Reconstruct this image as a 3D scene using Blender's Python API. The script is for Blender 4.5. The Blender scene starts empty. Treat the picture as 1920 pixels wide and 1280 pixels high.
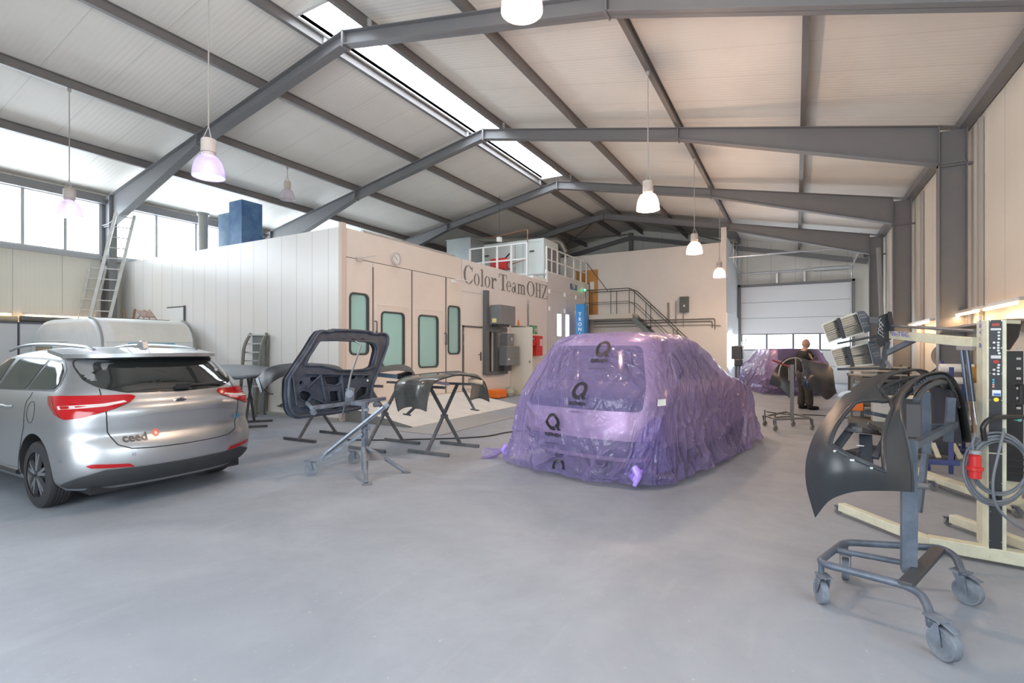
import bpy, bmesh, math, random
from math import sin, cos, pi, radians as R, sqrt, atan2
from mathutils import Vector, Matrix, noise
random.seed(7)
SC = bpy.context.scene
COL = SC.collection
# ------------------------------------------------------------------ camera
YAW, HZ, FPX, EYE = .5111, 653.6, 948.25, 1.5
cam = bpy.data.cameras.new('camera')
cam.sensor_width = 36; cam.lens = FPX / 1920 * 36
cam.shift_y = (HZ - 640) / 1920; cam.clip_start = .05; cam.clip_end = 200
camo = bpy.data.objects.new('camera', cam); COL.objects.link(camo)
camo.location = (0, 0, EYE); camo.rotation_euler = (pi / 2, 0, YAW)
SC.camera = camo
# ------------------------------------------------------------------ daylight
world = bpy.data.worlds.new('sky'); SC.world = world; world.use_nodes = True
bg = world.node_tree.nodes['Background']
bg.inputs[0].default_value = (.86, .93, .99, 1); bg.inputs[1].default_value = 9.0
SC.view_settings.view_transform = 'Standard'
SC.view_settings.look = 'None'
SC.view_settings.gamma = 1
SC.view_settings.use_curve_mapping = False
SC.view_settings.exposure = 0.42
SC.cycles.max_bounces = 9
SC.cycles.diffuse_bounces = 5
SC.cycles.glossy_bounces = 3
SC.cycles.transmission_bounces = 4
SC.cycles.transparent_max_bounces = 12
SC.cycles.sample_clamp_indirect = 6
SC.cycles.use_denoising = True
SC.cycles.caustics_reflective = False
SC.cycles.caustics_refractive = False

def portal(name, loc, rot, sx, sy):
    l = bpy.data.lights.new(name, 'AREA'); l.shape = 'RECTANGLE'; l.size = sx; l.size_y = sy
    l.cycles.is_portal = True
    o = bpy.data.objects.new(name, l); COL.objects.link(o); o.location = loc; o.rotation_euler = rot
portal('skylight_portal', (-7.6, 11.6, 8.2), (0, 0, 0), .9, 10.6)
portal('left_window_portal', (-17.4, 8.4, 4.9), (0, -pi / 2, 0), 1.55, 15.)
portal('rear_gate_portal', (-2.8, -3.0, 2.15), (pi / 2, 0, 0), 4.2, 4.3)
portal('far_gate_portal', (-.1, 26.45, 1.83), (-pi / 2, 0, 0), 4.3, .66)
portal('right_front_window_portal', (2.85, .5, 2.4), (0, pi / 2, 0), 1.9, 4.6)

def lamp(name, kind, loc, power, col, size=.3, rot=(0, 0, 0), size_y=None):
    l = bpy.data.lights.new(name, kind); l.energy = power; l.color = col
    if kind == 'AREA':
        l.size = size
        if size_y: l.shape = 'RECTANGLE'; l.size_y = size_y
    else: l.shadow_soft_size = size
    o = bpy.data.objects.new(name, l); COL.objects.link(o); o.location = loc; o.rotation_euler = rot
    return o

# ------------------------------------------------------------------ geometry of the measured view
def P(u, v, d):
    """world point d metres in front of the camera on the sight line measured in the photograph"""
    a = (u - 960) / FPX; b = -(v - HZ) / FPX; s, c = sin(YAW), cos(YAW)
    return Vector(((-s + a * c) * d, (c + a * s) * d, EYE + b * d))

# ------------------------------------------------------------------ materials
MATS = {}
def mat(name, col, rough=.5, metal=0., dirt=None, dscale=6., damt=.5, bump=0., bscale=40., spec=.5, coat=0., emit=None, estr=0., rvar=0.):
    if name in MATS: return MATS[name]
    m = bpy.data.materials.new(name); m.use_nodes = True; nt = m.node_tree; b = nt.nodes['Principled BSDF']
    b.inputs['Base Color'].default_value = (*col, 1); b.inputs['Roughness'].default_value = rough
    b.inputs['Metallic'].default_value = metal; b.inputs['Specular IOR Level'].default_value = spec
    b.inputs['Coat Weight'].default_value = coat; b.inputs['Coat Roughness'].default_value = .05
    if emit: b.inputs['Emission Color'].default_value = (*emit, 1); b.inputs['Emission Strength'].default_value = estr
    tc = None
    if dirt or bump or rvar: tc = nt.nodes.new('ShaderNodeTexCoord')
    if dirt or rvar:
        n = nt.nodes.new('ShaderNodeTexNoise'); n.inputs['Scale'].default_value = dscale; n.inputs['Detail'].default_value = 8; n.inputs['Roughness'].default_value = .65
        nt.links.new(tc.outputs['Object'], n.inputs['Vector'])
        r = nt.nodes.new('ShaderNodeMapRange'); r.inputs[1].default_value = .42; r.inputs[2].default_value = .72; r.inputs[3].default_value = 0; r.inputs[4].default_value = damt
        nt.links.new(n.outputs[0], r.inputs[0])
        if dirt:
            x = nt.nodes.new('ShaderNodeMix'); x.data_type = 'RGBA'; x.inputs[6].default_value = (*col, 1); x.inputs[7].default_value = (*dirt, 1)
            nt.links.new(r.outputs[0], x.inputs[0]); nt.links.new(x.outputs[2], b.inputs['Base Color'])
        if rvar:
            q = nt.nodes.new('ShaderNodeMath'); q.operation = 'MULTIPLY_ADD'; q.inputs[1].default_value = rvar; q.inputs[2].default_value = rough
            nt.links.new(r.outputs[0], q.inputs[0]); nt.links.new(q.outputs[0], b.inputs['Roughness'])
    if bump:
        n2 = nt.nodes.new('ShaderNodeTexNoise'); n2.inputs['Scale'].default_value = bscale; n2.inputs['Detail'].default_value = 5
        nt.links.new(tc.outputs['Object'], n2.inputs['Vector'])
        bp = nt.nodes.new('ShaderNodeBump'); bp.inputs['Strength'].default_value = bump; bp.inputs['Distance'].default_value = .01
        nt.links.new(n2.outputs[0], bp.inputs['Height']); nt.links.new(bp.outputs[0], b.inputs['Normal'])
    MATS[name] = m; return m

def ribbed(name, col, axis, period, seam=1.0, rough=.5, depth=.004, seamcol=None, dirt=None):
    """profiled sheet metal: fine ribs and wider panel joints along one axis"""
    m = bpy.data.materials.new(name); m.use_nodes = True; nt = m.node_tree; b = nt.nodes['Principled BSDF']; L = nt.links.new
    b.inputs['Roughness'].default_value = rough
    tc = nt.nodes.new('ShaderNodeTexCoord'); sp = nt.nodes.new('ShaderNodeSeparateXYZ'); L(tc.outputs['Object'], sp.inputs[0])
    def mth(op, a, bb=None, c=None):
        n = nt.nodes.new('ShaderNodeMath'); n.operation = op
        for i, q in enumerate((a, bb, c)):
            if q is None: continue
            if isinstance(q, (int, float)): n.inputs[i].default_value = q
            else: L(q, n.inputs[i])
        return n.outputs[0]
    ax = sp.outputs[axis]
    ph = mth('FRACT', mth('DIVIDE', ax, period)); tri = mth('ABSOLUTE', mth('SUBTRACT', ph, .5))
    rib = mth('SMOOTH_MIN', mth('MULTIPLY', tri, 3.), 1., .2)
    sf = mth('ABSOLUTE', mth('SUBTRACT', mth('FRACT', mth('DIVIDE', ax, seam)), .5))
    sm = mth('GREATER_THAN', mth('MULTIPLY', sf, seam), seam * .5 - .007)
    h = mth('SUBTRACT', mth('MULTIPLY', rib, .6), sm)
    bp = nt.nodes.new('ShaderNodeBump'); bp.inputs['Distance'].default_value = depth; bp.inputs['Strength'].default_value = .7
    L(h, bp.inputs['Height']); L(bp.outputs[0], b.inputs['Normal'])
    n = nt.nodes.new('ShaderNodeTexNoise'); n.inputs['Scale'].default_value = .9; n.inputs['Detail'].default_value = 7
    L(tc.outputs['Object'], n.inputs['Vector'])
    r = nt.nodes.new('ShaderNodeMapRange'); r.inputs[1].default_value = .4; r.inputs[2].default_value = .75; r.inputs[4].default_value = .5; L(n.outputs[0], r.inputs[0])
    x = nt.nodes.new('ShaderNodeMix'); x.data_type = 'RGBA'; x.inputs[6].default_value = (*col, 1); x.inputs[7].default_value = (*(dirt or [q * .86 for q in col]), 1)
    L(r.outputs[0], x.inputs[0])
    y = nt.nodes.new('ShaderNodeMix'); y.data_type = 'RGBA'; L(x.outputs[2], y.inputs[6]); y.inputs[7].default_value = (*(seamcol or [q * .6 for q in col]), 1)
    L(sm, y.inputs[0]); L(y.outputs[2], b.inputs['Base Color'])
    MATS[name] = m; return m

def glassy(name, tint, trans, rough=.03, body=(.8, .8, .8)):
    """thin sheet: part clear, part glossy coloured body"""
    m = bpy.data.materials.new(name); m.use_nodes = True; nt = m.node_tree; b = nt.nodes['Principled BSDF']
    b.inputs['Base Color'].default_value = (*body, 1); b.inputs['Roughness'].default_value = rough
    t = nt.nodes.new('ShaderNodeBsdfTransparent'); t.inputs[0].default_value = (*tint, 1)
    x = nt.nodes.new('ShaderNodeMixShader'); x.inputs[0].default_value = trans
    nt.links.new(b.outputs[0], x.inputs[1]); nt.links.new(t.outputs[0], x.inputs[2])
    nt.links.new(x.outputs[0], nt.nodes['Material Output'].inputs[0])
    MATS[name] = m; return m

def film_mat():
    m = bpy.data.materials.new('purple_masking_film'); m.use_nodes = True; nt = m.node_tree; b = nt.nodes['Principled BSDF']; L = nt.links.new
    b.inputs['Base Color'].default_value = (.34, .28, .58, 1); b.inputs['Roughness'].default_value = .12
    b.inputs['Specular IOR Level'].default_value = 1.
    tc = nt.nodes.new('ShaderNodeTexCoord')
    mp = nt.nodes.new('ShaderNodeMapping'); mp.inputs['Scale'].default_value = (1, 1, .62); L(tc.outputs['Object'], mp.inputs[0])
    def ridge(sc, dist, k):
        a = nt.nodes.new('ShaderNodeTexNoise'); a.inputs['Scale'].default_value = sc; a.inputs['Detail'].default_value = 3; a.inputs['Roughness'].default_value = .5; a.inputs['Distortion'].default_value = dist
        L(mp.outputs[0], a.inputs[0])
        q = nt.nodes.new('ShaderNodeMath'); q.operation = 'SUBTRACT'; L(a.outputs[0], q.inputs[0]); q.inputs[1].default_value = .5
        r = nt.nodes.new('ShaderNodeMath'); r.operation = 'ABSOLUTE'; L(q.outputs[0], r.inputs[0])
        e = nt.nodes.new('ShaderNodeMath'); e.operation = 'MULTIPLY_ADD'; e.use_clamp = True; L(r.outputs[0], e.inputs[0]); e.inputs[1].default_value = -13; e.inputs[2].default_value = 1
        f = nt.nodes.new('ShaderNodeMath'); f.operation = 'MULTIPLY'; L(e.outputs[0], f.inputs[0]); f.inputs[1].default_value = k; return f.outputs[0]
    s1 = nt.nodes.new('ShaderNodeMath'); L(ridge(1.5, 1.3, .55), s1.inputs[0]); L(ridge(4.2, 1.2, .24), s1.inputs[1])
    s2 = nt.nodes.new('ShaderNodeMath'); L(s1.outputs[0], s2.inputs[0]); L(ridge(13., .8, .025), s2.inputs[1])
    bp = nt.nodes.new('ShaderNodeBump'); bp.inputs['Strength'].default_value = .8; bp.inputs['Distance'].default_value = .042
    L(s2.outputs[0], bp.inputs['Height']); L(bp.outputs[0], b.inputs['Normal'])
    t = nt.nodes.new('ShaderNodeBsdfTransparent'); t.inputs[0].default_value = (.88, .83, .98, 1)
    tl = nt.nodes.new('ShaderNodeBsdfTranslucent'); tl.inputs[0].default_value = (.50, .42, .76, 1); L(bp.outputs[0], tl.inputs[1])
    x0 = nt.nodes.new('ShaderNodeMixShader'); x0.inputs[0].default_value = .2; L(b.outputs[0], x0.inputs[1]); L(tl.outputs[0], x0.inputs[2])
    lw = nt.nodes.new('ShaderNodeLayerWeight'); lw.inputs[0].default_value = .4
    mr = nt.nodes.new('ShaderNodeMapRange'); mr.inputs[3].default_value = .73; mr.inputs[4].default_value = .12; L(lw.outputs['Facing'], mr.inputs[0])
    x = nt.nodes.new('ShaderNodeMixShader'); L(mr.outputs[0], x.inputs[0]); L(x0.outputs[0], x.inputs[1]); L(t.outputs[0], x.inputs[2])
    L(x.outputs[0], nt.nodes['Material Output'].inputs[0])
    MATS['film'] = m; return m

STEEL = mat('painted_grey_steel', (.195, .195, .205), .5, dirt=(.23, .215, .21), dscale=3, damt=.5)
PURL = mat('galvanised_purlin', (.20, .19, .188), .45, .15, dirt=(.26, .23, .22), dscale=3, damt=.6)
DECK = ribbed('roof_deck_sheet', (.88, .85, .79), 'Y', .1, 1.0, .5, .005, seamcol=(.70, .68, .64))
WALLP = ribbed('wall_sheet', (.82, .80, .70), 'Y', .09, 1.0, .5, .003)
WALLX = ribbed('gable_sheet', (.72, .72, .68), 'X', .09, 1.0, .5, .003)
BOOTHW = ribbed('booth_panel_white', (.84, .815, .785), 'X', 10., .503, .28, .004, seamcol=(.55, .51, .46), dirt=(.80, .74, .66))
BEIGE = mat('booth_enamel_beige', (.77, .69, .62), .33, dirt=(.69, .61, .54), dscale=1.3, damt=.6)
OFFW = mat('render_white', (.76, .73, .69), .7, dirt=(.70, .66, .61), dscale=.8, damt=.6)
WHITE = mat('white_enamel', (.82, .82, .80), .4)
BLACKR = mat('black_rubber', (.02, .021, .023), .75, bump=.2)
DUSTR = mat('dusty_rubber', (.13, .15, .18), .8, dirt=(.24, .27, .31), dscale=14, damt=.8)
GREYM = mat('dusty_blue_grey_steel', (.105, .12, .15), .5, .1, dirt=(.22, .26, .32), dscale=9, damt=.8, bump=.1)
DARKM = mat('dark_stand_steel', (.085, .09, .10), .5, .1, dirt=(.17, .17, .17), dscale=8, damt=.6)
CHROME = mat('chrome', (.8, .8, .82), .12, 1.)
ALU = mat('aluminium', (.62, .63, .65), .38, .85, dirt=(.5, .5, .5), damt=.5)
CREAM = mat('cream_machine_enamel', (.62, .61, .47), .4, dirt=(.48, .46, .36), dscale=12, damt=.7)
BLKPLAS = mat('black_panel', (.028, .03, .035), .38)
MATTEB = mat('matte_black_primer', (.024, .027, .032), .40, rvar=.1, spec=.45)
RED = mat('red_plastic', (.62, .03, .03), .35)
ORANGE = mat('orange_plastic', (.85, .20, .02), .45)
BLUE = mat('blue_enamel', (.05, .15, .48), .4)
YELLOW = mat('yellow_plastic', (.80, .50, .05), .45)
GREEN = mat('green_sign', (.02, .32, .16), .5)
TEXTG = mat('lettering_grey', (.20, .185, .18), .5)
WARMT = mat('warm_light_tube', (1, .9, .7), .5, emit=(1., .72, .42), estr=7)
WHITET = mat('white_light_tube', (1, 1, 1), .5, emit=(.85, .95, 1.), estr=12)

# ------------------------------------------------------------------ mesh builder
class MB:
    def __init__(s): s.v = []; s.f = []; s.m = []; s.mats = []; s.cur = 0
    def use(s, m):
        if m not in s.mats: s.mats.append(m)
        s.cur = s.mats.index(m); return s
    def add(s, vs, fs):
        o = len(s.v); s.v += [tuple(q) for q in vs]
        for f in fs: s.f.append([o + i for i in f]); s.m.append(s.cur)
        return s
    def box(s, x0, x1, y0, y1, z0, z1):
        vs = [(x, y, z) for z in (z0, z1) for y in (y0, y1) for x in (x0, x1)]
        return s.add(vs, [(0, 2, 3, 1), (4, 5, 7, 6), (0, 1, 5, 4), (2, 6, 7, 3), (0, 4, 6, 2), (1, 3, 7, 5)])
    def obb(s, c, sz, M=None):
        M = M or Matrix.Identity(3); c = Vector(c)
        vs = [c + M @ Vector((x * sz[0] / 2, y * sz[1] / 2, z * sz[2] / 2)) for z in (-1, 1) for y in (-1, 1) for x in (-1, 1)]
        return s.add(vs, [(0, 2, 3, 1), (4, 5, 7, 6), (0, 1, 5, 4), (2, 6, 7, 3), (0, 4, 6, 2), (1, 3, 7, 5)])
    def bar(s, p, q, w, h, up=(0, 0, 1)):
        p, q = Vector(p), Vector(q); d = (q - p).normalized(); u = Vector(up)
        if abs(d.dot(u)) > .98: u = Vector((1, 0, 0))
        x = d.cross(u).normalized(); u = x.cross(d)
        M = Matrix((x, d, u)).transposed()
        return s.obb((p + q) / 2, (w, (q - p).length, h), M)
    def tube(s, pts, r, n=8, closed=False, caps=True, radii=None):
        pts = [Vector(p) for p in pts]; N = len(pts)
        tang = []
        for i in range(N):
            a = pts[(i - 1) % N] if closed or i > 0 else pts[i]
            b = pts[(i + 1) % N] if closed or i < N - 1 else pts[i]
            tang.append((b - a).normalized())
        t = tang[0]; u = Vector((0, 0, 1)) if abs(t.z) < .9 else Vector((1, 0, 0))
        x = t.cross(u).normalized(); rings = []
        for i in range(N):
            t = tang[i]; x = (x - t * x.dot(t)).normalized(); y = t.cross(x)
            rr = radii[i] if radii else r
            rings.append([pts[i] + (x * cos(2 * pi * k / n) + y * sin(2 * pi * k / n)) * rr for k in range(n)])
        vs = [q for g in rings for q in g]; fs = []
        for i in range(N if closed else N - 1):
            j = (i + 1) % N
            for k in range(n):
                l = (k + 1) % n; fs.append((i * n + k, i * n + l, j * n + l, j * n + k))
        if caps and not closed: fs += [tuple(range(n))[::-1], tuple((N - 1) * n + k for k in range(n))]
        return s.add(vs, fs)
    def cyl(s, p, q, r, n=16, r2=None): return s.tube([p, q], r, n, radii=[r, r if r2 is None else r2])
    def lathe(s, prof, c=(0, 0, 0), ax=(0, 0, 1), n=24, caps=False):
        c = Vector(c); a = Vector(ax).normalized(); u = Vector((0, 0, 1)) if abs(a.z) < .9 else Vector((1, 0, 0))
        x = a.cross(u).normalized(); y = a.cross(x)
        vs = [c + a * h + (x * cos(2 * pi * k / n) + y * sin(2 * pi * k / n)) * r for r, h in prof for k in range(n)]
        fs = [(i * n + k, i * n + (k + 1) % n, (i + 1) * n + (k + 1) % n, (i + 1) * n + k) for i in range(len(prof) - 1) for k in range(n)]
        if caps: fs += [tuple(range(n))[::-1], tuple((len(prof) - 1) * n + k for k in range(n))]
        return s.add(vs, fs)
    def prism(s, poly, fn, t):
        """poly in 2D, fn(a, b, depth) -> 3D, thickness t"""
        n = len(poly); vs = [fn(a, b, 0) for a, b in poly] + [fn(a, b, t) for a, b in poly]
        fs = [tuple(range(n))[::-1], tuple(range(n, 2 * n))] + [(i, (i + 1) % n, n + (i + 1) % n, n + i) for i in range(n)]
        return s.add(vs, fs)
    def grid(s, fn, nu, nv, cu=False, keep=None):
        vs = [fn(i / nu, j / nv) for i in range(nu + (0 if cu else 1)) for j in range(nv + 1)]
        fs = []; ni = nu if cu else nu + 1
        for i in range(nu):
            for j in range(nv):
                if keep and not keep((i + .5) / nu, (j + .5) / nv): continue
                k = (i + 1) % ni
                fs.append((i * (nv + 1) + j, k * (nv + 1) + j, k * (nv + 1) + j + 1, i * (nv + 1) + j + 1))
        return s.add(vs, fs)
    def mesh(s, name, smooth=False):
        me = bpy.data.meshes.new(name); me.from_pydata(s.v, [], s.f)
        for m in s.mats: me.materials.append(m)
        if s.mats: me.polygons.foreach_set('material_index', s.m)
        bm = bmesh.new(); bm.from_mesh(me)
        lo = [v for v in bm.verts if not v.link_faces]
        bmesh.ops.delete(bm, geom=lo, context='VERTS')
        bmesh.ops.recalc_face_normals(bm, faces=bm.faces); bm.to_mesh(me); bm.free()
        if smooth:
            me.polygons.foreach_set('use_smooth', [True] * len(me.polygons))
            me.set_sharp_from_angle(angle=R(38))
        me.update(); return me

def obj(name, mb, m=None, parent=None, smooth=False, bevel=0, solid=0, label=None):
    me = mb.mesh(name, smooth) if isinstance(mb, MB) else mb
    if m is not None and len(me.materials) == 0: me.materials.append(m)
    o = bpy.data.objects.new(name, me); COL.objects.link(o)
    if parent:
        o.parent = parent
        if parent.get('_w'): o.location = -parent.location
    if solid:
        s = o.modifiers.new('thickness', 'SOLIDIFY'); s.thickness = solid; s.offset = -1
    if bevel:
        b = o.modifiers.new('bevel', 'BEVEL'); b.width = bevel; b.segments = 2; b.limit_method = 'ANGLE'; b.angle_limit = R(40)
    if label: o['label'] = label
    return o
def thing(name, label, cat, loc=(0, 0, 0), group=None, world=True):
    o = bpy.data.objects.new(name, None); COL.objects.link(o); o.location = loc; o.empty_display_size = .1
    o['label'] = label; o['category'] = cat
    if group: o['group'] = group
    if world: o['_w'] = 1
    return o
def tag(o, label, cat, group=None, kind=None):
    o['label'] = label; o['category'] = cat
    if group: o['group'] = group
    if kind: o['kind'] = kind
    return o
def struct(name, mb, m=None, **k):
    o = obj(name, mb, m, **k); o['kind'] = 'structure'; return o
def dup(root, loc, rotz=0, label=None, group=None):
    r = root.copy(); COL.objects.link(r); r.location = loc; r.rotation_euler = (0, 0, rotz)
    if label: r['label'] = label
    if group: r['group'] = group
    for ch in list(root.children):
        c = ch.copy(); COL.objects.link(c); c.parent = r
        for g in list(ch.children):
            d = g.copy(); COL.objects.link(d); d.parent = c
    return r
def lerp(tab, x):
    if x <= tab[0][0]: return tab[0][1]
    for (a, b), (c, d) in zip(tab, tab[1:]):
        if x <= c: return b + (d - b) * (x - a) / (c - a)
    return tab[-1][1]
def slerp(tab, x):
    """smooth monotone-ish interpolation through a table (Catmull-Rom on values)"""
    n = len(tab)
    if x <= tab[0][0]: return tab[0][1]
    if x >= tab[-1][0]: return tab[-1][1]
    for i in range(n - 1):
        if x <= tab[i + 1][0]: break
    x0, y0 = tab[i]; x1, y1 = tab[i + 1]; h = x1 - x0
    m0 = (y1 - tab[i - 1][1]) / (x1 - tab[i - 1][0]) if i > 0 else (y1 - y0) / h
    m1 = (tab[i + 2][1] - y0) / (tab[i + 2][0] - x0) if i + 2 < n else (y1 - y0) / h
    t = (x - x0) / h
    return (2*t**3 - 3*t*t + 1) * y0 + (t**3 - 2*t*t + t) * h * m0 + (-2*t**3 + 3*t*t) * y1 + (t**3 - t*t) * h * m1
def arc_pts(pts, rad=.05, seg=6):
    """polyline with rounded corners"""
    pts = [Vector(p) for p in pts]; out = [pts[0]]
    for a, b, c in zip(pts, pts[1:], pts[2:]):
        d1 = (a - b); d2 = (c - b); r = min(rad, d1.length * .48, d2.length * .48)
        p, q = b + d1.normalized() * r, b + d2.normalized() * r
        for k in range(seg + 1):
            t = k / seg; out.append(p * (1 - t) ** 2 + b * 2 * t * (1 - t) + q * t * t)
    out.append(pts[-1]); return out
def rrect(w, h, r, n=5, cx=0, cy=0):
    o = []
    for sx, sy, a0 in ((1, 1, 0), (-1, 1, 90), (-1, -1, 180), (1, -1, 270)):
        for k in range(n + 1):
            a = R(a0 + 90 * k / n); o.append((cx + sx * (w / 2 - r) + r * cos(a), cy + sy * (h / 2 - r) + r * sin(a)))
    return o
def text_mb(txt, fn, size=1, mb=None, bold=0, align='CENTER'):
    c = bpy.data.curves.new('t', 'FONT'); c.body = txt; c.size = size; c.align_x = align; c.offset = bold; c.resolution_u = 3
    o = bpy.data.objects.new('t', c); COL.objects.link(o); dg = bpy.context.evaluated_depsgraph_get(); dg.update()
    me = bpy.data.meshes.new_from_object(o.evaluated_get(dg))
    mb = mb or MB(); mb.add([fn(v.co.x, v.co.y) for v in me.vertices], [tuple(p.vertices) for p in me.polygons])
    bpy.data.objects.remove(o); bpy.data.meshes.remove(me); bpy.data.curves.remove(c); return mb
# ================================================================== THE HALL
XL, XR, XRIDGE = -17.35, 2.69, -7.6
ZEL, ZER, ZRI = 5.74, 5.5, 7.62           # rafter tops at left eave, right eave, ridge
YB, YF = -3.0, 26.55                      # gable wall behind the camera, far gable wall
def zt(x): return ZRI + (ZER - ZRI) * (x - XRIDGE) / (XR - XRIDGE) if x > XRIDGE else ZRI + (ZEL - ZRI) * (x - XRIDGE) / (XL - XRIDGE)
PD = .2                                   # purlin depth
# floor
fm = bpy.data.materials.new('dusty_concrete'); fm.use_nodes = True
nt = fm.node_tree; b = nt.nodes['Principled BSDF']; L = nt.links.new
tc = nt.nodes.new('ShaderNodeTexCoord')
def nz(scale, det=8, rough=.6, dist=0, vec=None):
    n = nt.nodes.new('ShaderNodeTexNoise'); n.inputs['Scale'].default_value = scale; n.inputs['Detail'].default_value = det
    n.inputs['Roughness'].default_value = rough; n.inputs['Distortion'].default_value = dist
    L(vec or tc.outputs['Object'], n.inputs['Vector']); return n.outputs[0]
def mr(src, a, c, lo=0., hi=1.):
    r = nt.nodes.new('ShaderNodeMapRange'); r.inputs[1].default_value = a; r.inputs[2].default_value = c; r.inputs[3].default_value = lo; r.inputs[4].default_value = hi; L(src, r.inputs[0]); return r.outputs[0]
def mixc(f, a, c):
    x = nt.nodes.new('ShaderNodeMix'); x.data_type = 'RGBA'; L(f, x.inputs[0])
    for i, q in ((6, a), (7, c)):
        if isinstance(q, tuple): x.inputs[i].default_value = (*q, 1)
        else: L(q, x.inputs[i])
    return x.outputs[2]
c1 = mixc(mr(nz(.6, 10, .68, .9), .36, .66), (.30, .328, .373), (.238, .262, .304))
mp = nt.nodes.new('ShaderNodeMapping'); mp.inputs['Rotation'].default_value = (0, 0, .35); mp.inputs['Scale'].default_value = (5, .5, 1); L(tc.outputs['Object'], mp.inputs[0])
c2 = mixc(mr(nz(1.6, 6, .7, .3, mp.outputs[0]), .58, .74, 0, .22), c1, (.38, .41, .45))
c3 = mixc(mr(nz(3.5, 10, .78), .54, .78, 0, .5), c2, (.22, .235, .265))
c4 = mixc(mr(nz(28., 4, .6), .66, .72, 0, .5), c3, (.46, .47, .48))
L(c4, b.inputs['Base Color'])
L(mr(nz(2.2, 8, .7), .3, .7, .42, .68), b.inputs['Roughness'])
bp = nt.nodes.new('ShaderNodeBump'); bp.inputs['Strength'].default_value = .25; bp.inputs['Distance'].default_value = .006
L(nz(9, 9, .7), bp.inputs['Height']); L(bp.outputs[0], b.inputs['Normal'])
struct('floor', MB().box(XL - .3, XR + .3, YB - .3, YF + .3, -.2, 0), fm)
# ceiling: two roof slopes with the ridge rooflight left open
SKX0, SKX1, SKY0, SKY1 = -8.1, -7.1, 6.25, 16.7
def zd(x): return zt(x) + PD
def slab(mb, x0, x1, y0, y1):
    a, c = zd(x0), zd(x1)
    mb.add([(x, y, z) for y in (y0, y1) for x, z in ((x0, a), (x1, c), (x1, c + .08), (x0, a + .08))], [(0, 1, 2, 3), (4, 7, 6, 5), (0, 4, 5, 1), (1, 5, 6, 2), (2, 6, 7, 3), (3, 7, 4, 0)])
mb = MB()
slab(mb, XL - .2, SKX0, YB - .2, YF + .2); slab(mb, SKX1, XR + .2, YB - .2, YF + .2)
for y0, y1 in ((YB - .2, SKY0), (SKY1, YF + .2)): slab(mb, SKX0, XRIDGE, y0, y1); slab(mb, XRIDGE, SKX1, y0, y1)
struct('ceiling', mb, DECK)
# rooflight
mb = MB()
zc = zd(SKX1); H = .34
for x in (SKX0 - .03, SKX1 + .03): mb.box(x - .03, x + .03, SKY0, SKY1, zd(x) - .02, zc + H)
for y in (SKY0, SKY1): mb.box(SKX0, SKX1, y - .03, y + .03, zc - .02, zc + H)
wd = struct('window_1', mb, WHITE)
mb = MB(); rb = MB(); xm = (SKX0 + SKX1) / 2; hw = (SKX1 - SKX0) / 2 + .05
def dome(t): a = R(35 + 110 * t); rr = hw / cos(R(35)); return xm + rr * cos(a), zc + H + rr * (sin(a) - sin(R(35)))
mb.grid(lambda a, t: (dome(t)[0], SKY0 + a * (SKY1 - SKY0), dome(t)[1]), 20, 14)
for k in range(11):
    y = SKY0 + (SKY1 - SKY0) * k / 10; rb.tube([(dome(t / 14)[0], y, dome(t / 14)[1] - .015) for t in range(15)], .018, 6)
SKYG = glassy('rooflight_sheet', (.97, .98, 1.), .8, .3)
obj('pane', mb, SKYG, wd, smooth=True); obj('window_bar', rb, mat('rooflight_rib', (.45, .4, .36), .5), wd)
# walls. the right wall has one window row beside the camera
def holed(mb, axis, c, t, a0, a1, z0, z1, holes):
    """wall slab normal to axis at c..c+t, with rectangular holes (a0,a1,z0,z1)"""
    As = sorted({a0, a1, *[h[0] for h in holes], *[h[1] for h in holes]}); Zs = sorted({z0, z1, *[h[2] for h in holes], *[h[3] for h in holes]})
    for p, q in zip(As, As[1:]):
        run = None
        for r, s2 in zip(Zs, Zs[1:]):
            m_ = ((p + q) / 2, (r + s2) / 2); solid = not any(h[0] < m_[0] < h[1] and h[2] < m_[1] < h[3] for h in holes)
            if solid: run = [run[0] if run else r, s2]
            if (not solid or s2 == Zs[-1]) and run:
                if axis == 'X': mb.box(c, c + t, p, q, run[0], run[1])
                else: mb.box(p, q, c, c + t, run[0], run[1])
                run = None
    return mb
LW = [(-2., 1.85, 4.14, 5.68), (2.1, 6.88, 4.14, 5.68), (7.08, 11.85, 4.14, 5.68), (12.1, 16.8, 4.14, 5.68)]
struct('wall_left', holed(MB(), 'X', XL - .12, .12, YB, YF, 0, zd(XL), LW), WALLP)
struct('wall_right', holed(MB(), 'X', XR + .08, .12, YB, YF, 0, zd(XR), [(-1.9, 2.7, 1.45, 3.35)]), ribbed('right_wall_sheet', (.80, .74, .64), 'Y', .09, 1.15, .5, .003))
GX0, GX1, GZ = -2.30, 2.14, 4.43
mb = holed(MB(), 'Y', YF, .12, XL, XR, 0, ZEL, [(GX0, GX1, 0, GZ)])
mb.prism([(XL, ZEL), (XR, ZEL), (XR, zd(XR)), (XRIDGE, zd(XRIDGE)), (XL, zd(XL))], lambda a, c, d: (a, YF + d, c), .12)
mb.box(XR, XR + .2, YF, YF + .12, 0, zd(XR)); struct('wall_far', mb, WALLX)
mb = holed(MB(), 'Y', YB - .12, .12, XL, XR, 0, ZEL, [(-4.9, -.7, 0, 4.3)])
mb.prism([(XL, ZEL), (XR, ZEL), (XR, zd(XR)), (XRIDGE, zd(XRIDGE)), (XL, zd(XL))], lambda a, c, d: (a, YB - .12 + d, c), .12)
mb.box(XR, XR + .2, YB - .12, YB, 0, zd(XR)); struct('wall_back', mb, WALLX)
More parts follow.
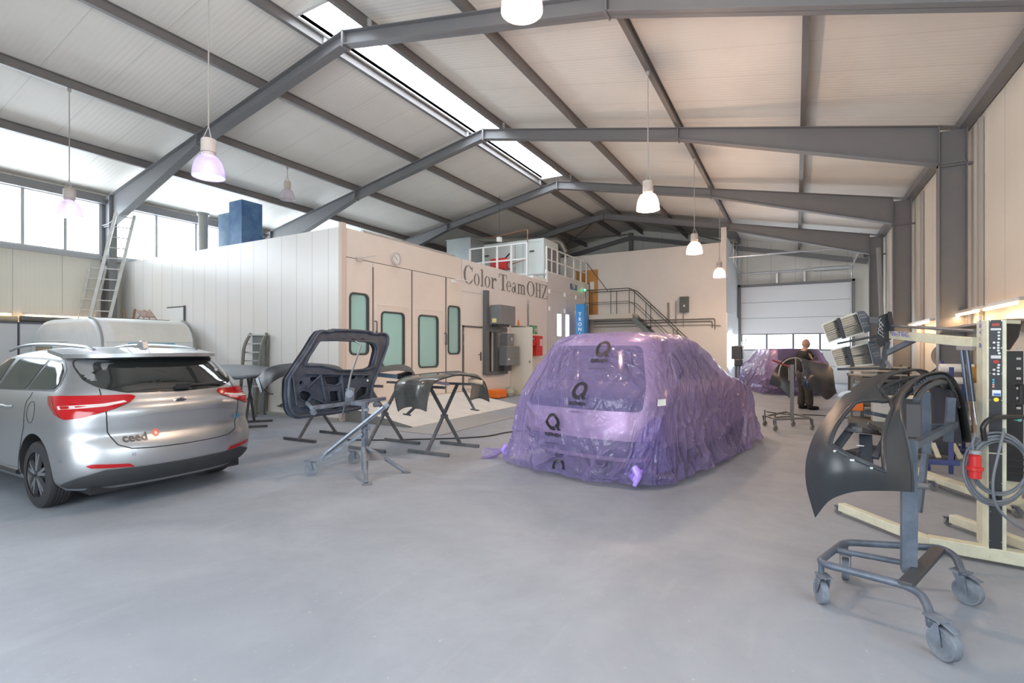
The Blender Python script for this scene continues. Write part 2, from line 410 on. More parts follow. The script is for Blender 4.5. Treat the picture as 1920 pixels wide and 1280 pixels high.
# window bands
GL = glassy('window_pane', (.97, .99, 1.), .93, .05)
ALW = mat('window_frame_grey', (.48, .49, .50), .4)
for i, (a0, a1, z0, z1) in enumerate(LW):
    mb = MB(); n = 3 if i == 1 else 4
    for z in (z0, z1 - .06): mb.box(XL - .06, XL + .02, a0, a1, z, z + .06)
    ys = [a0, a1 - .06] + ([5.15, 6.02, 3.9] if i == 1 else [a0 + (a1 - a0) * k / 4 for k in (1, 2, 3)])
    for y in ys: mb.box(XL - .06, XL + .02, y, y + .07, z0 + .06, z1 - .06)
    w = struct('window_%d' % (i + 2), mb, ALW)
    obj('pane', MB().box(XL - .045, XL - .04, a0, a1, z0, z1), GL, w)
mb = MB()
for y in (-1.9, -.4, 1.1, 2.64): mb.box(XR + .1, XR + .16, y, y + .06, 1.45, 3.35)
for z in (1.45, 3.29): mb.box(XR + .1, XR + .16, -1.9, 2.7, z, z + .06)
w = struct('window_6', mb, ALW); obj('pane', MB().box(XR + .12, XR + .125, -1.9, 2.7, 1.45, 3.35), GL, w)
# sill rail and eaves rails of the left wall
struct('trim_left_sill', MB().box(XL, XL + .1, YB, 16.9, 4.03, 4.14), mat('sill_grey', (.42, .44, .46), .45))
mb = MB().box(XL + .0, XL + .16, YB, YF, zt(XL) - .1, zt(XL) + .12); struct('trim_left_eaves', mb, STEEL)
mb = MB(); mb.box(XR - .12, XR + .06, YB, YF, zt(XR) - .02, zt(XR) + .14); struct('trim_right_eaves', mb, STEEL)

# ---- portal frames
def i_member(mb, top, bot, y, w=.2, tf=.014):
    """tapered I-beam between two polylines top/bot in the X-Z plane"""
    for i in range(len(top) - 1):
        (x0, a0), (x1, a1) = top[i], top[i + 1]; (u0, b0), (u1, b1) = bot[i], bot[i + 1]
        mb.prism([(x0, a0), (x1, a1), (u1, b1), (u0, b0)], lambda a, c, d: (a, y - .005 + d, c), .01)
    for ln, sg in ((top, -1), (bot, 1)):
        for (x0, a0), (x1, a1) in zip(ln, ln[1:]):
            n = Vector((-(a1 - a0), x1 - x0)).normalized() * tf
            if (n.y > 0) != (sg > 0): n = -n
            if abs(x1 - x0) < 1e-4: n = Vector((tf * (-1 if ln is top else 1), 0))
            mb.prism([(x0, a0), (x1, a1), (x1 + n.x, a1 + n.y), (x0 + n.x, a0 + n.y)], lambda a, c, d: (a, y - w / 2 + d, c), w)
def plate(mb, x, y, z0, z1, w=.2): mb.box(x - .012, x + .012, y - w / 2, y + w / 2, z0, z1)
XI, ZI, XLI, ZLI = 2.28, 4.87, -16.86, 5.02
def portal_frame(y, label):
    t = thing('portal_frame', label, 'steel frame', (XRIDGE, y, 0), 'steel portal frames')
    mb = MB(); xs = -2.34
    i_member(mb, [(XRIDGE, zt(XRIDGE)), (xs, zt(xs)), (XI, zt(XI))], [(XRIDGE, zt(XRIDGE) - .27), (xs, zt(xs) - .27), (XI, ZI)], y)
    plate(mb, xs, y, zt(xs) - .30, zt(xs) + .0); plate(mb, XRIDGE + .012, y, zt(XRIDGE) - .31, zt(XRIDGE) + .01)
    obj('rafter', mb, STEEL, t)
    mb = MB(); xs = -12.55
    i_member(mb, [(XRIDGE, zt(XRIDGE)), (xs, zt(xs)), (XLI, zt(XLI))], [(XRIDGE, zt(XRIDGE) - .27), (xs, zt(xs) - .27), (XLI, ZLI)], y)
    plate(mb, xs, y, zt(xs) - .30, zt(xs) + .0); plate(mb, XRIDGE - .012, y, zt(XRIDGE) - .31, zt(XRIDGE) + .01)
    obj('rafter', mb, STEEL, t)
    for x0, x1, ztop in ((XR, XI, zt(XR) + .04), (XL, XLI, zt(XL) + .04)):
        mb = MB(); a, c = min(x0, x1), max(x0, x1); zk = ZI if x0 > 0 else ZLI
        mb.box(a, a + .016, y - .1, y + .1, .02, ztop if a == x0 else zt(a)); mb.box(c - .016, c, y - .1, y + .1, .02, ztop if c == x0 else zt(c))
        mb.box(a + .017, c - .017, y - .005, y + .005, .02, min(zt(a), zt(c)) - .02); mb.bar((a, y, zt(a) - .008), (c, y, zt(c) - .008), .2, .016); mb.box(a, c + (.10 if x0 > 0 else 0), y - .06, y + .06, zk - .05, zk - .014)
        mb.box(a - (.0 if x0 > 0 else 0), c + (0.0 if x0 > 0 else .0), y - .1, y + .1, zk - .012, zk + .012)
        mb.box(a, c, y - .13, y + .13, 0, .02)
        obj('column', mb, STEEL, t)
    return t
for k, lb in enumerate(['grey steel portal frame beside the camera, out of the picture above the silver car', 'nearest grey portal frame, its beam crossing the top of the picture by the rooflight', 'second grey portal frame, haunched beam level across the hall behind the first hanging lamps', 'third grey portal frame at the far end of the rooflight', 'farthest grey portal frame, standing against the white office wall']):
    portal_frame(1.97 + 5 * k, lb)
# ---- purlins: one rolled beam per line
def purlin(x, y0, y1, label):
    z = zt(x); mb = MB(); w = .09
    mb.box(x - w / 2, x + w / 2, y0, y1, z + PD - .014, z + PD - .002); mb.box(x - w / 2, x + w / 2, y0, y1, z + .002, z + .014); mb.box(x - .006, x + .006, y0, y1, z + .01, z + PD - .01)
    o = obj('roof_purlin', mb, PURL); tag(o, label, 'beam', 'roof purlins')
PN = [(-7.0, 'along the right side of the rooflight'), (-4.74, 'next one down the right slope from the rooflight'), (-2.34, 'middle one of the right roof slope, carrying the row of lit lamps'), (.13, 'lowest one of the right slope, above the haunched beams'),
      (-8.2, 'along the left side of the rooflight'), (-10.1, 'next one down the left slope from the rooflight'), (-12.58, 'middle one of the left roof slope, carrying the unlit lamp'), (-14.85, 'lowest one of the left slope, above the blue duct')]
for x, lb in PN: purlin(x, YB, YF, 'grey roof purlin, ' + lb)
# white sheet-metal reveal inside the rooflight is part of window_1; small steel uprights at frames
for y in (6.97, 11.97, 16.7):
    for x, sd in ((-8.2, 'left'), (-7.0, 'right')):
        o = obj('rooflight_bracket', MB().box(x - .04, x + .04, y - .04, y + .04, zt(x) - .0, zt(x) + .19), ALW); tag(o, 'short steel upright under the %s edge of the rooflight at the %s portal frame' % (sd, {6.97: 'nearest', 11.97: 'second', 16.7: 'third'}[y]), 'bracket')
# gable post and rails at the far end
mb = MB(); mb.box(-7.7, -7.5, YF - .2, YF - .02, 0, zt(XRIDGE)); o = obj('gable_post', mb, STEEL); tag(o, 'dark steel post in the far gable above the office wall', 'post')
for sx, x1, lb in ((1, XR, 'right'), (-1, XL, 'left')):
    mb = MB(); mb.bar((XRIDGE, YF - .15, zt(XRIDGE) - .25), (x1, YF - .15, zt(x1) - .25), .16, .2); o = obj('gable_rafter', mb, STEEL); tag(o, 'dark steel rafter along the far gable, %s slope' % lb, 'beam')
# diagonal wind bracing in the far bay
for i, (x0, x1) in enumerate(((-7.6, -12.5), (-12.5, -7.6), (-7.4, -2.4))):
    mb = MB().cyl((x0, 21.97, zt(x0) - .05), (x1, YF - .1, zt(x1) - .05), .03, 8); o = obj('wind_brace', mb, STEEL)
    tag(o, ['dark diagonal brace in the last roof bay, rising left to right behind the white handrail', 'dark diagonal brace in the last roof bay, crossing the other one on the left slope', 'dark diagonal brace in the last roof bay above the office wall'][i], 'brace')

# ---- sectional gate in the far wall
d = struct('door_1', MB().box(GX0 - .1, GX0, YF - .25, YF - .02, 0, GZ + .1).box(GX1, GX1 + .1, YF - .25, YF - .02, 0, GZ + .1).box(GX0 - .1, GX1 + .1, YF - .25, YF - .02, GZ, GZ + .1), STEEL)
GP = mat('gate_panel_white', (.76, .78, .80), .4)
zs = [0, .72, 1.44, 2.2, 2.94, 3.68, GZ]
for k, (a, c) in enumerate(zip(zs, zs[1:])):
    if k == 2:
        mb = MB(); mb.box(GX0, GX1, YF - .12, YF - .08, a, a + .05).box(GX0, GX1, YF - .12, YF - .08, c - .05, c)
        for x in (GX0, -1.22, -.14, .91, GX1 - .09): mb.box(x, x + .09, YF - .15, YF - .06, a + .05, c - .05)
        o = obj('window_frame', mb, mat('gate_window_frame', (.16, .165, .19), .5), d)
        obj('pane', MB().box(GX0, GX1, YF - .102, YF - .098, a + .05, c - .05), GL, o)
    else:
        mb = MB().box(GX0, GX1, YF - .12, YF - .08, a + .0, c - .006).box(GX0, GX1, YF - .10, YF - .09, c - .008, c + .004)
        pnl = obj('door_panel', mb, GP, d); obj('panel_joint', MB().box(GX0, GX1, YF - .124, YF - .12, c - .016, c), mat('joint_dark', (.16, .165, .18), .5), pnl)
mb = MB()
mb.cyl((GX0 - .05, YF - .4, 5.02), (GX1 + .05, YF - .4, 5.02), .045, 12)
for x in (-.75, .35): mb.box(x - .04, x + .04, YF - .3, YF - .0, GZ + .1, 5.0)
mb.cyl((.7, YF - .4, 5.02), (2.0, YF - .4, 5.02), .09, 14)
o = obj('spring_shaft', mb, ALU, d)
for x in (GX0 + .02, GX1 - .02):
    mb = MB().tube(arc_pts([(x, YF - .17, 0), (x, YF - .17, 5.0), (x, 22.3, 5.35)], .5, 8), .028, 6); obj('guide_rail', mb, ALU, d)
    mb = MB(); 
    for k in range(3): mb.bar((x, YF - 1.1 - 1.2 * k, 5.1), (x, YF - 1.1 - 1.2 * k, 6.1), .03, .03); mb.bar((x, YF - 1.1 - 1.2 * k, 6.1), (x, YF - 2.1 - 1.2 * k, 5.15), .02, .02)
    obj('hanger', mb, ALU, d)
o = obj('downpipe', MB().cyl((2.52, 21.6, 5.0), (2.58, 20.6, .02), .07, 12), mat('pipe_grey', (.30, .30, .31), .45)); tag(o, 'slanting round grey pipe beside the farthest visible column on the right', 'pipe')
# bars across the gate bay
o = obj('tie_bar', MB().cyl((GX0 - .1, 22.6, 5.28), (2.3, 22.6, 5.28), .035, 10), ALU); tag(o, 'thin pale steel bar spanning the gate bay under the farthest frame', 'bar')

# ---- white office block in the far left
mb = MB()
mb.box(XL, -2.62, 21.92, 22.05, 0, 5.79); mb.box(-2.62, -2.42, 21.82, 22.05, 0, zt(-2.5) - .2)
struct('wall_office_front', mb, OFFW)
struct('wall_office_side', MB().box(-2.56, -2.42, 22.05, YF - .02, 0, zt(-2.5) - .56), mat('office_side_blue_white', (.74, .76, .80), .5))
mb = MB().box(-2.42, -2.38, 21.83, 26.3, 0, 2.95); o = struct('trim_office_side', mb, mat('splash_panel', (.82, .84, .87), .25))
# pipes on it
PIPE = mat('galvanised_pipe', (.20, .19, .17), .4, .5)
def piper(name, pts, r, lb, m=PIPE, cat='pipe'):
    o = obj(name, MB().tube(arc_pts(pts, .08), r, 8), m, smooth=True); return tag(o, lb, cat)
yw = 21.86
piper('wall_pipe', [(-8.0, yw, 2.72), (-2.85, yw, 2.72), (-2.85, yw, 2.3)], .02, 'upper one of two long conduits along the white office wall')
piper('wall_pipe', [(-8.0, yw, 2.62), (-2.95, yw, 2.62), (-2.95, yw, 2.35)], .02, 'lower one of two long conduits along the white office wall')
piper('wall_pipe', [(-8.0, yw, 2.48), (-3.1, yw, 2.48), (-2.6, yw, 2.42)], .013, 'thin cable run on the white office wall below the two conduits')
piper('wall_pipe', [(-4.72, yw, 3.42), (-4.68, yw, 3.42), (-4.68, yw, 2.62)], .03, 'short upright pipe with a cap on the office wall, left of the control box')
piper('wall_pipe', [(-4.38, yw, 3.5), (-4.38, yw, 2.55)], .018, 'short thin upright pipe on the office wall, next to the control box')
t = thing('control_box', 'dark grey control box with a small display on the white office wall', 'control box', (-4.02, 21.86, 3.3))
obj('housing', MB().box(-4.21, -3.86, 21.72, 21.915, 3.02, 3.66), mat('box_dark', (.09, .10, .09), .4), t, bevel=.01)
obj('display', MB().box(-4.14, -3.93, 21.71, 21.72, 3.44, 3.58), mat('lcd', (.10, .13, .12), .2), t)
obj('label_plate', MB().box(-4.05, -3.99, 21.71, 21.72, 3.24, 3.31), WHITE, t)
obj('cable', MB().cyl((-4.08, 21.86, 3.02), (-4.08, 21.86, 2.4), .012, 8), PIPE, t)
# timber door on the landing
d2 = struct('door_2', MB().box(-8.85, -7.82, 21.86, 21.93, 3.0, 5.09), mat('beech_door', (.56, .27, .08), .4, dirt=(.48, .22, .06), dscale=4))
obj('notice', MB().box(-8.18, -7.98, 21.85, 21.86, 4.2, 4.55), WHITE, d2); obj('door_handle', MB().box(-7.98, -7.9, 21.8, 21.86, 4.0, 4.03), CHROME, d2)
# landing with stair
t = thing('steel_stair', 'steel landing and open stair with thin dark handrail in front of the white office wall', 'stairs', (-6, 21.2, 0))
obj('landing', MB().box(-8.15, -5.95, 20.9, 21.9, 2.78, 2.98), mat('landing_cream', (.60, .56, .48), .5), t)
DKR = mat('handrail_dark', (.09, .10, .10), .4, .3)
mb = MB()
for k in range(9): mb.box(-5.95 + k * .3, -5.67 + k * .3, 20.95, 21.75, 2.72 - k * .3, 2.76 - k * .3)
obj('tread', mb, DKR, t)
for y in (20.93, 21.77): obj('stringer', MB().bar((-6.0, y, 2.85), (-3.2, y, .02), .04, .2), mat('stringer_green_grey', (.15, .18, .18), .45), t)
for y in (20.95, 21.75):
    mb = MB(); pts = arc_pts([(-8.1, y, 4.05), (-6.05, y, 4.05), (-3.1, y, 1.15)], .15)
    mb.tube(pts, .02, 8); mb.tube(arc_pts([(-8.1, y, 3.5), (-6.05, y, 3.5), (-3.1, y, .6)], .15), .013, 6)
    for x in (-8.05, -6.9, -6.1): mb.cyl((x, y, 2.98), (x, y, 4.05), .016, 6)
    for x in (-5.4, -4.3, -3.3): mb.cyl((x, y, 2.25 - (x + 5.4) * 1.0), (x, y, 3.4 - (x + 5.4) * .985), .016, 6)
    obj('handrail', mb, DKR, t, smooth=True)
t = thing('emergency_lamp', 'small green status lamp glowing on the rail post at the end of the booth', 'lamp', (-8.05, 20.9, 4.0))
obj('lamp_body', MB().lathe([(.02, -.02), (.035, 0), (.035, .04), (.012, .07)], (-8.05, 20.88, 4.05), n=12, caps=True), mat('green_glow', (.1, 1, .4), .4, emit=(.05, 1., .35), estr=6), t)
# ================================================================== SPRAY BOOTH BLOCK
BX, BY, BT = -8.17, 7.37, 4.02
booth = thing('spray_booth', 'long white and beige panelled spray booth with tall glazed doors and grey lettering', 'spray booth', (BX, BY, 0))
obj('side_panel', MB().box(-17.3, BX - .0, BY, BY + .06, 0, BT), BOOTHW, booth)
obj('corner_post', MB().box(BX - .06, BX + .03, BY - .015, BY + .1, 0, BT + .09), mat('corner_trim', (.66, .54, .46), .4), booth)
obj('base_rail', MB().box(-17.2, BX - .06, BY - .05, BY - .002, 0, .07), mat('rail_grey', (.42, .41, .38), .5), booth)
LEAF = [(7.49, 8.24), (8.255, 9.54), (9.555, 10.915), (10.93, 11.67)]
WIN = [(7.58, 8.11, 1.38, 2.68), (8.51, 9.27, 1.08, 2.34), (9.80, 10.58, 1.03, 2.34), (11.02, 11.56, 1.36, 2.66)]
MANW = (11.76, 12.72)
# fascia above and below the doors, second section, third section
mb = MB(); mb.box(BX - .06, BX, BY + .1, 11.68, 3.42, BT); mb.box(BX - .06, BX, BY + .1, 7.49, 0, 3.42); mb.box(BX - .06, BX, 7.49, 11.68, 0, .31)
obj('fascia', mb, BEIGE, booth)
PINKW = mat('booth_wall_pinkish_white', (.77, .72, .69), .42, dirt=(.72, .66, .62), dscale=1.1, damt=.6)
mb = holed(MB(), 'X', BX - .06, .06, 11.68, 17.3, 0, BT, [(14.55, 15.42, 0, 2.2), (12.98, 13.36, .8, 2.05)])
obj('front_wall', mb, PINKW, booth)
GREYW = mat('booth_wall_grey_white', (.66, .64, .63), .4, dirt=(.6, .57, .55), dscale=1.5, damt=.6)
mb = holed(MB(), 'X', BX - .06, .06, 17.3, 21.78, 0, 4.4, [(18.2, 18.62, 2.0, 2.88), (19.02, 19.42, 2.0, 2.9)])
mb.box(-17, BX, 21.72, 21.78, 0, 4.4)
obj('front_wall', mb, GREYW, booth)
# roof, inner cabin, floor
CAB = mat('cabin_teal_white', (.55, .66, .63), .35)
mb = MB(); mb.box(-16.5, BX - .06, 11.7, 11.76, .3, 3.6); mb.box(-16.56, -16.5, BY + .06, 11.7, .3, 3.6); mb.box(-16.5, BX - .06, BY + .06, 11.7, 3.6, 3.66); mb.box(-16.5, BX - .06, BY + .06, 11.7, .24, .3); mb.box(-16.5, BX - .06, BY + .07, BY + .1, .3, 3.6)
obj('cabin_lining', mb, CAB, booth)
obj('roof', MB().box(-17.2, BX - .06, BY + .06, 17.3, BT - .14, BT - .06).box(-17.2, BX - .06, 17.3, 21.7, 4.3, 4.36), mat('booth_roof', (.4, .4, .4), .6), booth)
o = obj('strip_light', MB().box(-8.9, -8.6, 8., 9.4, 3.5, 3.56), mat('cabin_tube', (1, 1, 1), .5, emit=(.80, 1., .90), estr=20), booth)
lamp('cabin_light', 'AREA', (-11.5, 9.6, 3.5), 150, (.88, 1., .97), 3.)
TEAL = glassy('booth_glass', (.80, .92, .90), .36, .012, (.40, .50, .50))
GASK = mat('window_gasket', (.045, .055, .06), .4)
def leaf(y0, y1, win, hinge_low):
    a0, a1, z0, z1 = win
    mb = holed(MB(), 'X', BX - .045, .06, y0, y1, .32, 3.405, [(a0 + .02, a1 - .02, z0 + .02, z1 - .02)])
    # raised stile around the lower panel
    d = obj('door_leaf', mb, BEIGE, booth)
    cy, cz, w, h = (a0 + a1) / 2, (z0 + z1) / 2, a1 - a0, z1 - z0
    ou, inn = rrect(w + .03, h + .03, .12), rrect(w - .05, h - .05, .09)
    g = MB(); n = len(ou); vs = [(BX + q, cy + p[0], cz + p[1]) for q, ring in ((.014, ou), (.035, ou), (.035, inn), (-.04, inn)) for p in ring]
    g.add(vs, [(i * n + k, i * n + (k + 1) % n, (i + 1) * n + (k + 1) % n, (i + 1) * n + k) for i in range(3) for k in range(n)])
    gk = obj('window_gasket', g, GASK, booth, smooth=True)
    obj('pane', MB().prism(rrect(w - .04, h - .04, .09), lambda a, c, q: (BX - .02 + q, cy + a, cz + c), .008), TEAL, gk)
    # corner infill behind the rounded gasket
    if w > .6:
        m2 = MB(); zt_ = z1 + .14
        for q in (y0 + .12, y1 - .14): m2.box(BX + .015, BX + .022, q, q + .012, .4, zt_)
        m2.box(BX + .015, BX + .022, y0 + .12, y1 - .128, zt_, zt_ + .012); obj('door_stile', m2, BEIGE, booth)
    return d
for (y0, y1), wn in zip(LEAF, WIN): leaf(y0, y1, wn, 0)
obj('door_seal', MB().box(BX + .013, BX + .03, 9.54, 9.556, .32, 3.4).box(BX + .013, BX + .03, 10.908, 10.932, .32, 3.4).box(BX + .013, BX + .03, 8.238, 8.256, .32, 3.3), mat('seal_dark', (.10, .09, .09), .6), booth)
obj('door_seal', MB().box(BX + .001, BX + .012, 7.49, 11.68, 3.408, 3.42), mat('seal_dark', (.1, .09, .09)), booth)
for y, z in ((8.3, 1.95), (10.86, 1.75)):
    obj('door_handle', MB().tube(arc_pts([(BX + .02, y, z + .16), (BX + .09, y, z + .16), (BX + .09, y, z - .14), (BX + .02, y + .04, z - .14), (BX + .02, y + .05, z - .05)], .03), .014, 8), DARKM, booth, smooth=True)
obj('door_closer', MB().box(BX, BX + .06, 7.75, 7.9, 3.36, 3.44).bar((BX + .05, 7.8, 3.44), (BX + .2, 8.15, 3.52), .02, .02), ALU, booth)
obj('door_closer', MB().box(BX, BX + .06, 11.2, 11.35, 3.30, 3.38).bar((BX + .05, 11.3, 3.4), (BX + .08, 11.9, 3.42), .02, .02), WHITE, booth)
# narrow man door
mb = MB().box(BX + .001, BX + .02, MANW[0], MANW[1], .34, 2.1); d = obj('man_door', mb, BEIGE, booth, bevel=.004)
obj('door_frame', MB().box(BX + .0, BX + .035, MANW[0] - .05, MANW[0] - .005, .3, 2.16).box(BX, BX + .035, MANW[0] - .05, MANW[1], 2.115, 2.16), mat('frame_dark', (.12, .11, .10), .5), booth)
obj('door_handle', MB().box(BX + .02, BX + .05, MANW[1] - .12, MANW[1] - .08, 1.15, 1.4).bar((BX + .05, MANW[1] - .1, 1.33), (BX + .05, MANW[1] - .24, 1.33), .02, .02), mat('handle_dark', (.12, .10, .09), .4), d)
for z in (1.6, 1.9): obj('hinge', MB().cyl((BX + .03, MANW[0] - .01, z), (BX + .03, MANW[0] - .01, z + .1), .015, 8), ALU, d)
obj('panel_seam', MB().box(BX + .001, BX + .004, 11.67, 11.683, .3, BT).box(BX + .001, BX + .004, 11.7, 12.7, 3.12, 3.13).box(BX + .001, BX + .004, 17.29, 17.31, 0, BT), mat('seam_tan', (.45, .38, .33), .6), booth)
for k, z in enumerate((2.95, 3.6)):
    for y in (17.45, 18.9, 20.1, 21.2): obj('hinge', MB().box(BX, BX + .05, y - .05, y + .05, z, z + .16), WHITE, booth)
obj('panel_seam', MB().box(BX + .001, BX + .004, 19.2, 19.21, 0, 3.7).box(BX + .001, BX + .004, 17.6, 21.6, 3.72, 3.73), mat('seam_tan', (.45, .38, .33), .6), booth)
obj('strip_light', MB().box(BX - .1, BX - .02, 8.0, 11.4, BT + .01, BT + .06), ALU, booth)
LIT = mat('lit_cabin_window', (.8, .9, 1.), .3, emit=(.75, .9, 1.), estr=2.2)
for a0, a1 in ((18.2, 18.62), (19.02, 19.42)): obj('lit_window', MB().box(BX - .04, BX - .03, a0, a1, 2.0, 2.9), LIT, booth)

# ---- grey serif lettering painted on the booth wall
def ell(cx, cz, rx, rz, a0=0, a1=360, n=28): return [(cx + rx * cos(R(a0 + (a1 - a0) * k / n)), cz + rz * sin(R(a0 + (a1 - a0) * k / n))) for k in range(n + 1)]
class Glyph:
    def __init__(s, y0, y1, z0, h): s.y0 = y0; s.w = y1 - y0; s.z0 = z0; s.h = h; s.mb = MB()
    def P_(s, a, c): return (BX + .004, s.y0 + a * s.w, s.z0 + c * s.h)
    def poly(s, pts): s.mb.add([s.P_(*p) for p in pts], [tuple(range(len(pts)))]); return s
    def ring(s, cx, cz, rx, rz, tx, tz, a0=0, a1=360, n=32):
        o = ell(cx, cz, rx, rz, a0, a1, n); i = ell(cx, cz, rx - tx, rz - tz, a0, a1, n)
        s.mb.add([s.P_(*p) for p in o + i], [(k, k + 1, n + 2 + k, n + 1 + k) for k in range(n)]); return s
    def bx(s, a0, a1, c0, c1): return s.poly([(a0, c0), (a1, c0), (a1, c1), (a0, c1)])
def G(y0, y1, z0=3.36, h=.515): return Glyph(y0, y1, z0, h)
letters = []
g = G(11.76, 12.26); g.ring(.52, .5, .50, .52, .2, .035, 42, 318).poly([(.88, .70), (.93, .70), (.93, 1.02), (.86, .9)]).poly([(.80, .18), (.86, .12), (.98, .26), (.95, .30)]); letters.append(g)
g = G(12.29, 12.60, h=.34); g.ring(.5, .5, .5, .52, .24, .05); letters.append(g)
g = G(12.645, 12.84); g.bx(.28, .72, .03, .98).bx(0, 1, 0, .045).poly([(.28, 1.), (.0, .95), (.0, .915), (.28, .92)]); letters.append(g)
g = G(12.87, 13.20, h=.34); g.ring(.5, .5, .5, .52, .24, .05); letters.append(g)
g = G(13.23, 13.58, h=.34); g.bx(.16, .42, .03, .97).bx(0, .62, 0, .06).bx(0, .3, .92, .98).ring(.72, .62, .34, .38, .14, .14, 60, 170).ring(.86, .84, .13, .13, .13, .13); letters.append(g)
g = G(13.72, 14.22); g.bx(.39, .63, .03, .97).bx(.22, .8, 0, .045).bx(.0, 1., .95, 1.).poly([(0, 1), (.05, 1), (.09, .76), (.0, .74)]).poly([(1, 1), (.95, 1), (.93, .76), (1., .74)]); letters.append(g)
g = G(14.18, 14.50, h=.34); g.ring(.52, .5, .5, .52, .24, .05, 0, 315).bx(.2, 1.0, .50, .56); letters.append(g)
g = G(14.53, 14.90, h=.34); g.bx(.55, .80, .12, .75).ring(.48, .72, .32, .29, .13, .08, 0, 165).ring(.33, .27, .31, .28, .17, .07).poly([(.8, .14), (.8, .06), (.9, .0), (1., .12), (.97, .14), (.88, .1)]).poly([(.35, .48), (.6, .6), (.6, .52), (.4, .44)]); letters.append(g)
g = G(14.93, 15.50, h=.34)
for a in (.08, .43, .78): g.bx(a, a + .155, .03, .80 if a > .1 else .97).bx(a - .07, a + .22, 0, .06)
g.bx(0, .12, .92, .98).ring(.36, .7, .225, .29, .1, .15, 0, 140).ring(.71, .7, .225, .29, .1, .15, 0, 140); letters.append(g)
g = G(15.62, 16.22); g.ring(.5, .5, .5, .52, .19, .035); letters.append(g)
g = G(16.27, 16.76); g.bx(.12, .32, .03, .97).bx(.68, .88, .03, .97).bx(.32, .68, .48, .53)
for a in (0, .56):
    for c in (0, .955): g.bx(a, a + .44, c, c + .045)
letters.append(g)
g = G(16.80, 17.29); g.bx(.04, .94, .955, 1.).bx(.02, .96, 0, .045).poly([(.02, .04), (.25, .04), (.94, .96), (.70, .96)]).poly([(.04, 1), (.1, 1), (.13, .78), (.06, .76)]).poly([(.96, 0), (.9, 0), (.88, .22), (.96, .26)]); letters.append(g)
mb = MB()
for g in letters: mb.add(g.mb.v, g.mb.f)
obj('lettering', mb, TEXTG, booth, label='grey serif lettering')
o = obj('logo_plate', MB().box(BX, BX + .01, 19.5, 20.25, 3.98, 4.22), mat('logo_blue_grey', (.09, .14, .26), .4), booth, label='blue-grey logo plate')
obj('logo_mark', text_mb('TEK', lambda a, c: (BX + .014, 19.87 + a, 4.06 + c), .2, bold=.006), WHITE, o)
obj('logo_border', text_mb('SERVICE', lambda a, c: (BX + .014, 19.87 + a, 4.0 + c), .06), WHITE, o)
# raised floor ramp of checker plate in front of the doors
CHK = mat('checker_plate', (.36, .37, .38), .38, .4, bump=1.0, bscale=60)
WP = mat('pale_platform', (.62, .60, .57), .6, dirt=(.52, .5, .48), dscale=3, damt=.7)
mb = MB(); y0, y1 = 7.46, 11.72
mb.add([(BX + .04, y0, 0), (BX + .04, y0, .3), (-6.35, y0, .012), (-6.35, y0, 0), (BX + .04, y1, 0), (BX + .04, y1, .3), (-6.35, y1, .012), (-6.35, y1, 0)], [(0, 1, 2, 3), (4, 7, 6, 5), (1, 5, 6, 2), (2, 6, 7, 3), (0, 4, 5, 1), (0, 3, 7, 4)])
t = thing('floor_ramp', 'low pale ramp with checker plate foot leading up to the booth doors', 'ramp', (-7.2, 9.6, 0))
obj('slope', mb, WP, t)
obj('side_plate', MB().prism([(BX + .04, 0), (BX + .04, .305), (-6.3, .014), (-6.3, 0)], lambda a, c, q: (a, 7.45 - q, c), .008), mat('ramp_side_shade', (.20, .20, .19), .6), t)  # side face in shade: the darkness is put into its grey colour
obj('checker_plate', MB().box(-6.34, -5.35, 7.0, 9.9, 0, .012), CHK, t)
# hatch in the side wall
t = thing('wall_hatch', 'small white hatch in the white booth side wall above the caravan', 'hatch', (-14.3, BY, 2.3))
obj('hatch_door', MB().box(-14.73, -13.97, BY - .03, BY - .003, 1.95, 2.59), WHITE, t, bevel=.005)
obj('frame', MB().box(-13.97, -13.93, BY - .04, BY - .003, 1.95, 2.63).box(-14.78, -13.97, BY - .035, BY - .003, 2.59, 2.62), DARKM, t)
t = thing('wall_clock', 'round white wall clock on the beige fascia above the booth doors', 'clock', (BX, 8.98, 3.6))
obj('case', MB().lathe([(.0, 0), (.155, 0), (.155, .04), (.13, .045), (.13, .03), (0, .03)], (BX + .005, 8.98, 3.6), (1, 0, 0), 32), mat('clock_rim', (.55, .5, .48), .3), t, smooth=True)
mb = MB().lathe([(0, .034), (.128, .034)], (BX + .005, 8.98, 3.6), (1, 0, 0), 32); f = obj('dial', mb, WHITE, t)
mb = MB()
for k in range(12): a = R(30 * k); mb.bar((BX + .042, 8.98 + .1 * cos(a), 3.6 + .1 * sin(a)), (BX + .042, 8.98 + .12 * cos(a), 3.6 + .12 * sin(a)), .006, .003, (1, 0, 0))
obj('hour_mark', mb, BLKPLAS, f)
obj('hand', MB().bar((BX + .043, 8.98, 3.6), (BX + .043, 8.91, 3.665), .008, .003, (1, 0, 0)), BLKPLAS, f); obj('hand', MB().bar((BX + .043, 8.98, 3.6), (BX + .043, 9.02, 3.56), .01, .003, (1, 0, 0)), BLKPLAS, f)

